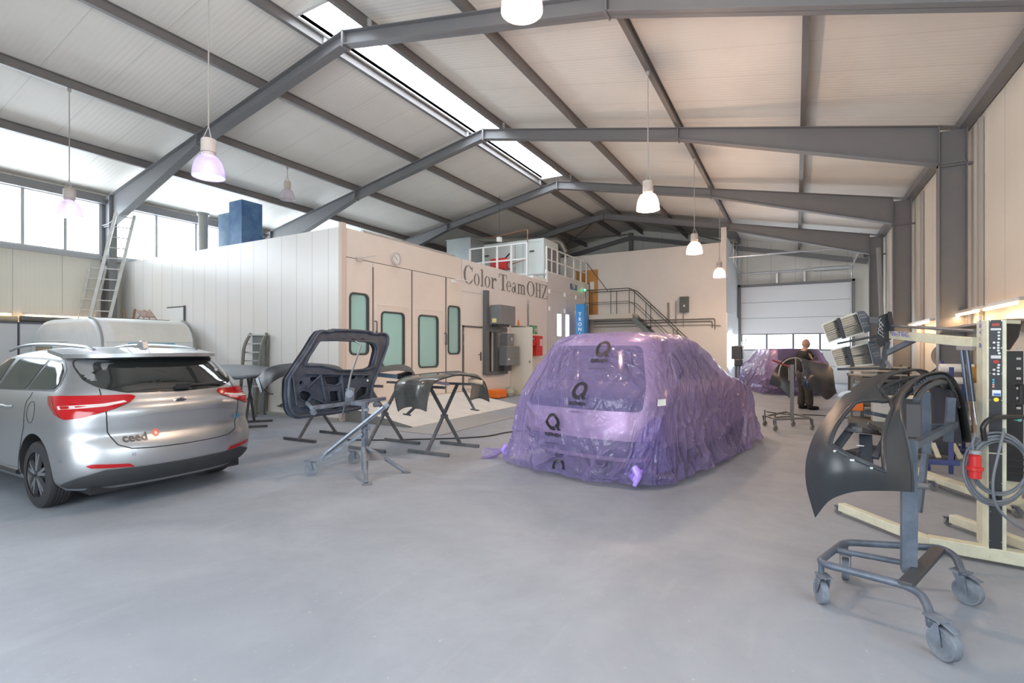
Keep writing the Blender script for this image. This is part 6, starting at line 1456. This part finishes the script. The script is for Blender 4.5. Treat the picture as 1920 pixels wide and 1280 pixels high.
for quad, lb in (([(1541, 609), (1570, 597), (1579, 633), (1554, 642)], 'a'), ([(1574, 597), (1607, 586), (1621, 623), (1586, 633)], 'b'), ([(1557, 657), (1587, 649), (1596, 685), (1569, 688)], 'c'), ([(1591, 652), (1628, 642), (1638, 683), (1600, 686)], 'd')):
    d_ = 5.05; cx = sum(p[0] for p in quad) / 4; cy = sum(p[1] for p in quad) / 4; sc = lambda k: [(cx + (u - cx) * k, cy + (v - cy) * k) for u, v in quad]
    cs = obj('lamp_cassette', MB().prism(smooth_poly(sc(1.07), 3, 3), lambda u, v, q: P(u, v, d_ + .02 + q), .10), FRC, ir, smooth=True)
    outr, innr = smooth_poly(sc(1.07), 3, 3), smooth_poly(sc(.92), 3, 3); n = len(outr)
    obj('cassette_rim', MB().add([P(u, v, d_) for u, v in outr] + [P(u, v, d_) for u, v in innr] + [P(u, v, d_ + .02) for u, v in outr], [(k, (k + 1) % n, n + (k + 1) % n, n + k) for k in range(n)] + [(k, (k + 1) % n, 2 * n + (k + 1) % n, 2 * n + k) for k in range(n)]), FRC, cs)
    obj('reflector', MB().add([P(u, v, d_ + .016) for u, v in sc(.93)], [(0, 1, 2, 3)]), REF, cs)
    a, b_ = [((quad[0][i] * .5 + quad[3][i] * .5)) for i in (0, 1)], [((quad[1][i] * .5 + quad[2][i] * .5)) for i in (0, 1)]
    obj('quartz_tube', MB().cyl(P(*a, d_ + .008), P(*b_, d_ + .008), .006, 8), CHROME, cs)
    mb = MB()
    for k in range(1, 9):
        t0 = k / 9; p = [quad[0][i] * (1 - t0) + quad[3][i] * t0 for i in (0, 1)]; q_ = [quad[1][i] * (1 - t0) + quad[2][i] * t0 for i in (0, 1)]; mb.cyl(P(*p, d_ + .004), P(*q_, d_ + .004), .0012, 4)
    obj('guard_wire', mb, DARKM, cs)
for quad in ([(1568, 597), (1575, 595), (1587, 634), (1579, 636)], [(1585, 650), (1593, 648), (1603, 687), (1595, 688)]): obj('cassette_joint', MB().prism(quad, lambda u, v, q: P(u, v, 5.035 + q), .12), HB, ir)
for quad in ([(1606, 584), (1620, 582), (1632, 596), (1634, 619), (1621, 625)], [(1627, 640), (1640, 638), (1650, 658), (1651, 679), (1638, 684)]):
    e = obj('end_cap', MB().prism(smooth_poly(quad, 3, 3), lambda u, v, q: P(u, v, 5.03 + q), .12), mat('end_cap_grey', (.10, .11, .13), .4), ir, bevel=.003); mb = MB(); ox, oy = quad[0]
    for r_ in range(4):
        for c_ in range(4): 
            u, v = ox + 4.5 + c_ * 3.1 + r_ * 2.4, oy + 5 + (r_ * 5 if r_ < 2 else 16 + (r_ - 2) * 5) - c_ * .5; mb.prism([(u, v), (u + 1.3, v - .3), (u + 1.8, v + 3), (u + .5, v + 3.2)], lambda a, c, q: P(a, c, 5.024 + q), .004)
    obj('vent_slot', mb, mat('slot_pale', (.34, .34, .33), .5), e)
# coiled cable with red plug on a hook
cb = thing('power_cable', 'coiled grey power cable with red industrial plug hanging on the dryer column', 'cable', P(1870, 940, 3.45))
CABG = mat('cable_blue_grey', (.17, .19, .22), .4)
mb = MB()
for k in range(5):
    ru, rv, cu, cv_ = 62 - k * 3, 70 - k * 5, 1868 + k * 2, 877 + (k % 3) * 3 - k * 1.5
    mb.tube([P(cu + ru * cos(R(9 * i)), cv_ + rv * sin(R(9 * i)) * (1 if sin(R(9 * i)) > 0 else .95), 3.46 + .02 * sin(k + R(9 * i) * 2)) for i in range(40)], .0085, 8, closed=True)
mb.tube(arc_pts([P(1883, 803, 3.42), P(1872, 850, 3.40), P(1860, 900, 3.4), P(1864, 945, 3.4), P(1890, 975, 3.4), P(1935, 1000, 3.4)], .1), .0085, 8)
mb.tube(arc_pts([P(1830, 812, 3.44), P(1822, 830, 3.43), P(1826, 852, 3.43)], .04), .0085, 8)
obj('coil', mb, CABG, cb, smooth=True)
pg = obj('plug', MB().lathe([(0, 0), (.034, 0), (.036, .05), (.046, .055), (.046, .075), (.034, .08), (.034, .15), (.022, .16)], P(1828, 896, 3.42), (0, 0, 1), 20), RED, cb, smooth=True); obj('plug_collar', MB().lathe([(.022, .16), (.03, .165), (.03, .185), (.012, .19)], P(1828, 896, 3.42), (0, 0, 1), 16), mat('collar_grey', (.35, .36, .38), .4), pg)
o = obj('cable_hook', MB().tube(arc_pts([P(1846, 826, 3.42), P(1842, 797, 3.42), P(1858, 783, 3.42), P(1885, 781, 3.45), P(1960, 784, 3.5)], .06), .016, 10), mat('hook_black', (.015, .015, .017), .25), smooth=True); tag(o, 'shiny black bent handle tube holding the coiled cable at the dryer column', 'handle')
o = obj('adjusting_handle', MB().bar(P(1905, 784, 3.47), P(1912, 786, 3.47), .03, .03), mat('teal_grip', (.10, .35, .33), .4)); tag(o, 'small teal clip on the black handle tube', 'clip')
# second dryer standing behind
x2, x3, yy = Q(1884, 800, 1, 6.3).x, Q(1908, 800, 1, 6.3).x, 6.3
i2 = thing('infrared_dryer', 'second cream infrared dryer partly hidden behind the first column, with black tilted head', 'dryer', (x2, yy, 0), 'infrared paint dryers')
obj('column', MB().box(x2, x3 + .03, yy, yy + .2, .1, Q(1890, 700, 1, yy).z), CREAM, i2, bevel=.005)
pn = obj('control_panel', MB().box(x2 + .0, x3 + .03, yy - .03, yy - .002, Q(1890, 900, 1, yy).z, Q(1890, 658, 1, yy).z), BLKPLAS, i2)
for k in range(7): obj('button', MB().box(x2 + .07, x2 + .10, yy - .034, yy - .03, .95 + .09 * k, .97 + .09 * k), mat('button_pale', (.6, .6, .6)), pn)
obj('lamp_head', MB().prism([(1886, 607), (1908, 602), (1917, 602), (1910, 632), (1893, 657), (1887, 655)], lambda u, v, q: P(u, v, 4.4 + q), .2), mat('head_black', (.02, .02, .023), .4), i2, bevel=.01)
obj('head_handle', MB().bar(P(1886, 603, 4.4), P(1912, 604, 4.4), .02, .03), CREAM, i2)
obj('base_leg', MB().bar((1.35, 6.95, .10), (1.75, 6.2, .08), .13, .06), CREAM, i2, bevel=.004); obj('base_leg', MB().bar((1.05, 7.6, .12), (1.35, 6.95, .10), .11, .06), CREAM, i2, bevel=.004)
obj('base_beam', MB().bar((1.7, 6.25, .08), (2.3, 6.4, .08), .1, .1), CREAM, i2)
for c_ in ((1.27, 6.85, 0), (1.06, 7.5, 0), (2.2, 6.3, 0), (1.72, 6.12, 0)): caster(i2, c_, .045, .5, top=.10, m=CGREY, brake=False)
mb = MB()
for k in range(3): mb.tube(arc_pts([P(1892, 862 + 12 * k, 4.55), P(1915, 866 + 12 * k, 4.5), P(1945, 840 + 14 * k, 4.4)], .1), .006, 6)
obj('cable', mb, BLKPLAS, i2)
obj('side_handle', MB().tube(arc_pts([P(1902, 720, 4.4), P(1915, 720, 4.38), P(1915, 758, 4.38), P(1902, 758, 4.4)], .02), .02, 8), BLKPLAS, i2, smooth=True)

# ================================================================== MIDDLE TROLLEY WITH TWO WINGS
mt = thing('wing_trolley', 'slim steel trolley on casters carrying two black wings in the middle distance', 'trolley', (-.15, 11.0, 0))
MTM = mat('trolley_grey', (.13, .135, .14), .4, .3)
gz = lambda u, v, z: Q(u, v, 2, z)
zc_ = .3
pts = [gz(1437, 780, zc_), gz(1474, 772, zc_), gz(1497, 781, zc_), gz(1456, 786, zc_)]
obj('frame_tube', MB().tube(arc_pts([pts[0], pts[1], pts[2] + Vector((.15, 0, 0))], .05), .018, 8).tube(arc_pts([pts[0], pts[3], gz(1500, 784, zc_), gz(1522, 784, zc_), gz(1524, 800, .12)], .08), .018, 8).tube([gz(1445, 783, zc_), gz(1486, 780, zc_)], .014, 8), MTM, mt, smooth=True)
pm = gz(1485, 782, zc_)
obj('post', MB().box(pm.x - .03, pm.x + .03, pm.y - .03, pm.y + .03, zc_, 1.22), mat('post_brown_grey', (.10, .09, .09), .4), mt)
obj('hoop', MB().tube(arc_pts([P(1460, 705, 9.75), P(1463, 684, 9.75), P(1478, 672, 9.75), P(1500, 670, 9.8), P(1508, 690, 9.8), P(1504, 712, 9.85)], .15), .014, 8).tube([P(1492, 671, 9.7), P(1492, 700, 9.7)], .012, 6).tube([P(1479, 684, 9.7), P(1480, 735, 9.7)], .014, 6), mat('hoop_grey', (.35, .34, .34), .35, .5), mt, smooth=True)
for c_ in (gz(1434, 798, 0), gz(1454, 808, 0), gz(1487, 799, 0), gz(1523, 806, 0)): caster(mt, c_, .05, .9, top=.2, m=CGREY, brake=False)
for c_ in (gz(1434, 798, 0), gz(1454, 808, 0), gz(1487, 799, 0)): obj('stem', MB().cyl((c_.x, c_.y, .2), (c_.x, c_.y, .31), .012, 8), MTM, mt)
obj('red_clamp', MB().bar(P(1448, 675, 9.6), P(1486, 690, 9.6), .03, .03), mat('clamp_red', (.25, .05, .05), .5), mt)
DB = mat('wing_blue_black', (.018, .026, .042), .28, coat=.3)
t, o, f = skin('car_wing', 'black wing hanging on the left side of the middle trolley', [
    [(1443, 719, 9.9), (1462, 728, 9.75), (1481, 746, 9.65)], [(1449, 700, 9.9), (1468, 708, 9.75), (1488, 722, 9.65)], [(1461, 682, 9.95), (1476, 690, 9.85), (1493, 700, 9.7)],
    [(1474, 672, 10.0), (1486, 680, 9.9), (1499, 688, 9.75)], [(1491, 668, 10.1), (1498, 672, 9.95), (1506, 677, 9.8)]], mat('wing_black', (.012, .012, .013), .4), 'wing', 40, 20)
t, o, f = skin('car_wing', 'glossy blue-black wing on the right side of the middle trolley, before the person', [
    [(1497, 671, 9.9), (1509, 690, 9.6), (1504, 706, 9.5), (1502, 723, 9.5)], [(1511, 674, 9.85), (1518, 695, 9.5), (1515, 712, 9.4), (1516, 729, 9.4)], [(1530, 680, 9.85), (1534, 702, 9.55), (1533, 720, 9.45), (1536, 738, 9.45)],
    [(1551, 683, 9.9), (1551, 705, 9.7), (1551, 726, 9.6), (1551, 749, 9.6)], [(1561, 692, 10.0), (1563, 706, 9.9), (1565, 722, 9.8), (1567, 736, 9.75)]], DB, 'wing', 40, 24)

# ================================================================== PERSON AT THE BENCH
def skin_body(name, verts, edges, m, parent, sub=2):
    me = bpy.data.meshes.new(name); me.from_pydata([v[:3] for v in verts], edges, []); me.materials.append(m)
    o = bpy.data.objects.new(name, me); COL.objects.link(o); sk = o.modifiers.new('skin', 'SKIN'); sk.use_smooth_shade = True
    for i, v in enumerate(verts): me.skin_vertices[0].data[i].radius = (v[3], v[4] if len(v) > 4 else v[3])
    me.skin_vertices[0].data[0].use_root = True
    s = o.modifiers.new('sub', 'SUBSURF'); s.levels = sub; s.render_levels = sub
    o.parent = parent; return o
pp = thing('person', 'person with shaved head and beard in black t-shirt and dark trousers, standing sideways behind the wing trolley', 'person', (.19, 14.5, 0), world=False)
pp['label'] = 'person with shaved head, beard, black t-shirt and dark trousers standing behind the wing trolley'
pp.rotation_euler = (0, 0, .511)      # local +x = facing
SKIN = mat('skin', (.48, .30, .23), .5); SHIRT = mat('black_shirt', (.015, .015, .018), .8); TROU = mat('dark_trousers', (.035, .033, .033), .8, dirt=(.07, .065, .06), dscale=9)
V_ = [(0, 0, .93, .10, .13), (.0, 0, 1.10, .10, .13), (.01, 0, 1.28, .11, .15), (-.01, 0, 1.40, .07, .10), (.0, 0, 1.48, .062), (.02, 0, 1.56, .06),
      (0, .18, 1.37, .055), (.05, .22, 1.14, .052), (.28, .17, 1.10, .042), (.35, .15, 1.10, .034),
      (0, -.18, 1.37, .055), (.06, -.22, 1.14, .052), (.29, -.17, 1.12, .042), (.36, -.15, 1.12, .034),
      (.0, .09, .86, .095), (.02, .10, .50, .062), (-.03, .11, .12, .045), (.0, .11, .05, .042), (.13, .12, .035, .035),
      (.0, -.09, .86, .095), (.05, -.10, .50, .062), (.06, -.11, .12, .045), (.09, -.11, .05, .042), (.22, -.12, .035, .035)]
E_ = [(0, 1), (1, 2), (2, 3), (3, 4), (4, 5), (3, 6), (6, 7), (7, 8), (8, 9), (3, 10), (10, 11), (11, 12), (12, 13), (0, 14), (14, 15), (15, 16), (16, 17), (17, 18), (0, 19), (19, 20), (20, 21), (21, 22), (22, 23)]
skin_body('body', V_, E_, SKIN, pp)
# head with face
def head_pt(a, t):
    th, ph = pi * t, 2 * pi * a; d = Vector((sin(th) * cos(ph), sin(th) * sin(ph), cos(th)))
    r = Vector((.098 * d.x, .076 * d.y, .118 * d.z)); 
    if d.z < 0: r.x += .014 * -d.z * (1 if d.x > -.2 else .0); r.y *= 1 + .18 * d.z; r.x *= 1 + .10 * d.z
    nose = math.exp(-((d.y / .22) ** 2 + ((d.z + .12) / .22) ** 2)) if d.x > 0 else 0; r.x += .024 * nose
    brow = math.exp(-((d.z - .17) / .10) ** 2) if d.x > .4 else 0; r.x += .006 * brow
    for sy in (-1, 1):
        e = math.exp(-(((d.y - sy * .36) / .14) ** 2 + ((d.z - .03) / .09) ** 2)) if d.x > 0 else 0; r.x -= .012 * e
    m2 = math.exp(-((d.y / .3) ** 2 + ((d.z + .45) / .05) ** 2)) if d.x > 0 else 0; r.x -= .005 * m2
    return Vector((.035, 0, 1.625)) + r
hd = obj('head', MB().grid(lambda a, t: head_pt(a, t), 36, 28, cu=True), SKIN, pp, smooth=True)
for sy in (-1, 1):
    obj('ear', MB().lathe([(0, 0), (.028, .0), (.032, .012), (.02, .014), (.012, .008), (0, .008)], (.02, sy * .072, 1.625), (0, sy, 0), 14), SKIN, hd, smooth=True)
    obj('eye', MB().lathe([(.0, .010), (.007, .008), (.010, 0)], (.118, sy * .03, 1.63), (1, 0, 0), 12), mat('eye_white', (.6, .58, .55), .3), hd, smooth=True)
def beard(a, t):
    q = head_pt((a - .5) * .42 + 0, .60 + .36 * t); c = Vector((.035, 0, 1.625)); return c + (q - c) * 1.04
obj('beard', MB().grid(beard, 16, 8), mat('beard_dark', (.06, .045, .04), .9), hd, smooth=True)
# clothing
S_ = [(0, 0, .88, .17, .20), (.0, 0, 1.10, .16, .19), (.01, 0, 1.28, .17, .21), (-.01, 0, 1.40, .12, .16), (-.005, 0, 1.47, .085), (0, .18, 1.37, .105), (.035, .215, 1.20, .09), (0, -.18, 1.37, .105), (.04, -.215, 1.20, .09)]
skin_body('t_shirt', S_, [(0, 1), (1, 2), (2, 3), (3, 4), (3, 5), (5, 6), (3, 7), (7, 8)], SHIRT, pp)
T_ = [(0, 0, .98, .15, .18), (.0, .0, .88, .16, .19), (.0, .095, .76, .13), (.02, .10, .48, .105), (-.03, .11, .06, .09), (.0, -.095, .76, .13), (.05, -.10, .48, .105), (.06, -.11, .06, .09)]
skin_body('trousers', T_, [(0, 1), (1, 2), (2, 3), (3, 4), (1, 5), (5, 6), (6, 7)], TROU, pp)
SHOE = mat('work_shoe', (.02, .02, .02), .5)
for bx_, by_ in ((-.0, .115), (.10, -.115)):
    obj('shoe', MB().lathe([(0, -.12), (.04, -.11), (.052, -.04), (.048, .06), (.04, .13), (0, .15)], (bx_ + .04, by_, .045), (1, 0, 0), 14), SHOE, pp, smooth=True)
for sy, hx, hz in ((1, .35, 1.10), (-1, .36, 1.12)):
    h = obj('hand', MB().lathe([(0, -.02), (.028, 0), (.036, .05), (.03, .085), (0, .09)], (hx, sy * .145, hz), (1, -.1 * sy, 0), 12), SKIN, pp, smooth=True)
    mb = MB()
    for k in range(4):
        y = sy * .145 + (k - 1.5) * .017; L1 = (.075, .085, .08, .062)[k]
        mb.tube([(hx + .07, y, hz + .006), (hx + .07 + L1 * .5, y, hz + .004), (hx + .07 + L1 * .85, y, hz - .018), (hx + .07 + L1 * .9, y, hz - .035)], .008, 8, radii=[.009, .0085, .0075, .006])
    mb.tube([(hx + .02, sy * .125, hz), (hx + .055, sy * .095, hz - .008), (hx + .085, sy * .10, hz - .018)], .009, 8, radii=[.011, .009, .007]); obj('finger', mb, SKIN, h, smooth=True)

# ================================================================== WORK AREA ALONG THE RIGHT WALL
BN = mat('bench_steel', (.13, .13, .12), .5, .3, dirt=(.2, .19, .17), dscale=6)
wb = thing('workbench', 'cluttered grey steel workbench along the right wall behind the infrared dryer head', 'workbench', (1.6, 13, 0))
obj('worktop', MB().box(1.15, 2.45, 12.6, 15.6, .82, .88), BN, wb)
for x, y in ((1.2, 12.65), (2.4, 12.65), (1.2, 15.5), (2.4, 15.5)): obj('leg', MB().box(x - .03, x + .03, y - .03, y + .03, 0, .82), BN, wb)
obj('shelf', MB().box(1.2, 2.4, 12.7, 15.5, .3, .34), BN, wb)
t = thing('rail_rack', 'low rack holding three pale metal rails at the near end of the workbench', 'rack', (1.4, 12.4, 0))
for x in (1.0, 1.8): obj('upright', MB().box(x - .02, x + .02, 12.38, 12.42, 0, 1.2), BN, t)
for z in (.98, 1.06, 1.13): obj('rail', MB().bar((.95, 12.36, z), (1.9, 12.36, z), .03, .03), mat('tan_rail', (.38, .35, .27), .5), t)
BIT = [('toolbox', 'tan wooden box with round fittings on the floor level beside the bench', (1.05, 12.1, .42), (.22, .2, .28), ORANGE, 'box'), ('plastic_bin', 'pale grey plastic bin at the near end of the workbench', (1.42, 11.6, .38), (.34, .3, .46), mat('bin_grey', (.50, .52, .50), .5), 'bin'),
       ('grinder_case', 'dark grey machine case on the workbench', (1.75, 12.9, 1.0), (.5, .3, .24), BLKPLAS, 'case'), ('metal_case', 'light grey case with black buckles on the workbench', (1.45, 13.4, 1.0), (.4, .3, .22), mat('case_grey', (.3, .32, .33), .4), 'case'),
       ('compressor', 'dark compressor block standing on the workbench shelf', (1.9, 13.6, .55), (.5, .6, .4), BN, 'machine'), ('paint_tin', 'small white paint tin at the edge of the workbench', (1.3, 14.6, .97), (.16, .16, .18), WHITE, 'tin')]
for nm, lb, c, sz, m_, cat in BIT:
    t = thing(nm, lb, cat, (c[0], c[1], c[2] - sz[2] / 2)); b_ = obj('body', MB().obb(c, sz), m_, t, bevel=.012)
    obj('latch', MB().obb((c[0], c[1] - sz[1] / 2 - .006, c[2] + sz[2] * .2), (.05, .012, .04)), ALU, t); obj('lid', MB().obb((c[0], c[1], c[2] + sz[2] / 2 + .008), (sz[0] * 1.02, sz[1] * 1.02, .016)), m_, t, bevel=.004)
wb2 = obj('bin_support', MB().box(.92, 1.62, 11.4, 12.25, 0, .15), BN); tag(wb2, 'low dark pallet under the bin and the tan box beside the workbench', 'pallet')
for o in ():
    pass
# wall shelf and reel between the columns
sh = thing('wall_shelf', 'long narrow shelf with pipes on the right wall under the warm strip lights', 'shelf', (2.6, 11, 1.8))
obj('board', MB().box(2.40, 2.74, 8.9, 12.9, 1.86, 1.89), mat('shelf_grey', (.30, .27, .23), .5), sh)
for y in (9.2, 10.8, 12.6): obj('bracket', MB().prism([(2.74, 1.86), (2.45, 1.86), (2.74, 1.66)], lambda a, c, q: (a, y + q, c), .03), mat('shelf_grey', (.3, .27, .23)), sh)
rl = thing('hose_reel', 'beige round hose reel on a bracket at the right wall beside the steel column', 'hose reel', (2.2, 12.0, 1.4))
rc = P(1777, 667, 9.6); RB = mat('reel_beige', (.36, .28, .21), .5)
dv = Vector((-.25, -.97, 0)); obj('drum', MB().lathe([(0, -.10), (.24, -.10), (.24, -.07), (.16, -.06), (.16, .06), (.24, .07), (.24, .10), (.08, .10), (.07, .13), (0, .13)], rc, dv, 32), RB, rl, smooth=True)
mb = MB()
for k in range(4): mb.tube([rc + dv * (-.045 + .03 * k) + Vector((cos(R(12 * i)) * .185, 0, sin(R(12 * i)) * .185)) for i in range(30)], .014, 6, closed=True)
obj('hose', mb, mat('hose_tan', (.30, .22, .16), .5), rl, smooth=True); obj('bracket', MB().bar(rc, (2.7, rc.y + .1, rc.z), .06, .08).bar(rc + Vector((.1, 0, 0)), rc + Vector((-.3, -.1, -.35)), .02, .03), BN, rl)
# blue trestle frame and paper boxes seen through the bumper
tf = thing('blue_trestle', 'dark blue steel trestle frame on the floor behind the foreground bumper', 'trestle', (1.6, 8.2, 0))
DBL = mat('dark_blue_enamel', (.04, .06, .20), .4)
obj('frame', MB().bar(P(1735, 865, 6.2), P(1800, 868, 6.0), .05, .06).bar(P(1783, 870, 6.05), P(1784, 690, 6.6), .05, .05).bar(P(1738, 867, 6.2), P(1740, 880, 6.2), .05, .05).bar(P(1735, 835, 6.8), P(1800, 838, 6.7), .03, .03), DBL, tf)
obj('leg', MB().box(P(1784, 870, 6.05).x - .02, P(1784, 870, 6.05).x + .02, P(1784, 870, 6.05).y, P(1784, 870, 6.05).y + .04, 0, .15), DBL, tf); obj('leg', MB().box(P(1739, 870, 6.2).x - .02, P(1739, 870, 6.2).x + .02, P(1739, 870, 6.2).y, P(1739, 870, 6.2).y + .04, 0, .15), DBL, tf)
obj('diagonal', MB().bar(P(1748, 828, 6.5), P(1760, 858, 6.3), .05, .02), CREAM, tf); obj('diagonal', MB().bar(P(1785, 828, 6.4), P(1802, 860, 6.2), .05, .02), CREAM, tf)
pc_ = P(1786, 712, 7.4); tb = thing('masking_station', 'small blue rack with white masking paper rolls behind the dryer arm', 'rack', (pc_.x, pc_.y, 0))
for dx in (-.12, .12): obj('upright', MB().box(pc_.x + dx - .02, pc_.x + dx + .02, pc_.y - .02, pc_.y + .02, 0, 1.32), DBL, tb)
obj('foot', MB().box(pc_.x - .25, pc_.x + .35, pc_.y - .2, pc_.y + .2, 0, .05), DBL, tb)
obj('paper_roll', MB().cyl((pc_.x - .16, pc_.y - .05, 1.22), (pc_.x + .22, pc_.y - .05, 1.22), .06, 16).cyl((pc_.x - .14, pc_.y - .05, 1.04), (pc_.x + .2, pc_.y - .05, 1.04), .05, 16), WHITE, tb)
obj('yellow_roll', MB().cyl((pc_.x + .16, pc_.y - .03, 1.14), (pc_.x + .27, pc_.y - .03, 1.14), .13, 16), mat('tape_ochre', (.45, .25, .05), .5), tb)
t = thing('orange_spray_bottle', 'bright orange tool seen through the foreground bumper arch', 'tool', P(1728, 745, 7.)); q_ = P(1728, 736, 7.)
obj('body', MB().obb(q_ + Vector((0, 0, .0)), (.07, .06, .12)).obb(q_ + Vector((-.03, 0, .05)), (.12, .05, .04)), ORANGE, t, bevel=.01)
t2 = thing('tool_cart', 'dark tool cart with yellow items seen through the foreground bumper arch', 'cart', (q_.x, q_.y, 0))
obj('body', MB().box(q_.x - .25, q_.x + .35, q_.y - .2, q_.y + .25, .08, q_.z - .075), mat('cart_dark', (.05, .055, .06), .4), t2, bevel=.01); obj('tray', MB().box(q_.x - .27, q_.x + .37, q_.y - .22, q_.y + .27, q_.z - .075, q_.z - .062), ALU, t2)
for dx in (-.2, .3): obj('wheel', MB().cyl((q_.x + dx, q_.y - .1, .04), (q_.x + dx + .03, q_.y - .1, .04), .04, 14), BLACKR, t2)
obj('drawer', MB().box(q_.x - .2, q_.x + .3, q_.y - .21, q_.y - .2, .3, q_.z - .15), mat('drawer_grey', (.14, .15, .17), .4), t2)
o = obj('yellow_tin', MB().lathe([(0, 0), (.07, 0), (.07, .07), (0, .07)], q_ + Vector((.12, -.05, -.06)), n=18), YELLOW); tag(o, 'low yellow tin beside the orange tool on the cart', 'tin')
# inspection light at the office side wall
il = thing('inspection_light', 'bright white inspection light frame with dark machine at the corner of the office wall', 'light', (-2.1, 22.6, 0))
for z0, y0 in ((1.15, 22.2), (1.15, 23.6)): obj('light_tube', MB().cyl((-2.33, y0, .85), (-2.33, y0, 2.05), .03, 10), WHITET, il)
for z in (.78, 2.1): obj('light_tube', MB().cyl((-2.33, 22.25, z), (-2.33, 23.55, z), .03, 10), WHITET, il)
obj('machine', MB().obb((-2.05, 22.3, 1.35), (.42, .5, .55)).obb((-2.0, 22.2, .95), (.3, .4, .3)), BLKPLAS, il, bevel=.04); obj('stand', MB().box(-2.15, -2.05, 22.3, 22.4, 0, 1.1).box(-2.3, -1.85, 22.1, 22.6, 0, .05), DARKM, il)
obj('hose', MB().tube(arc_pts([(-1.85, 22.2, 1.5), (-1.7, 22.1, 1.9), (-1.9, 22.1, 1.75), (-1.75, 22.0, 1.2)], .1), .02, 8), ALU, il, smooth=True)
lamp('inspection_glow', 'AREA', (-2.2, 22.9, 1.5), 60, (.85, .93, 1.), 1.2, (0, -pi / 2, 0), 1.2)
hose('thin dark cable along the floor from the wrapped car to the workbench', [(-.6, 13.4, .012), (-.2, 13.0, .012), (.5, 13.3, .012), (1.0, 13.0, .012)])
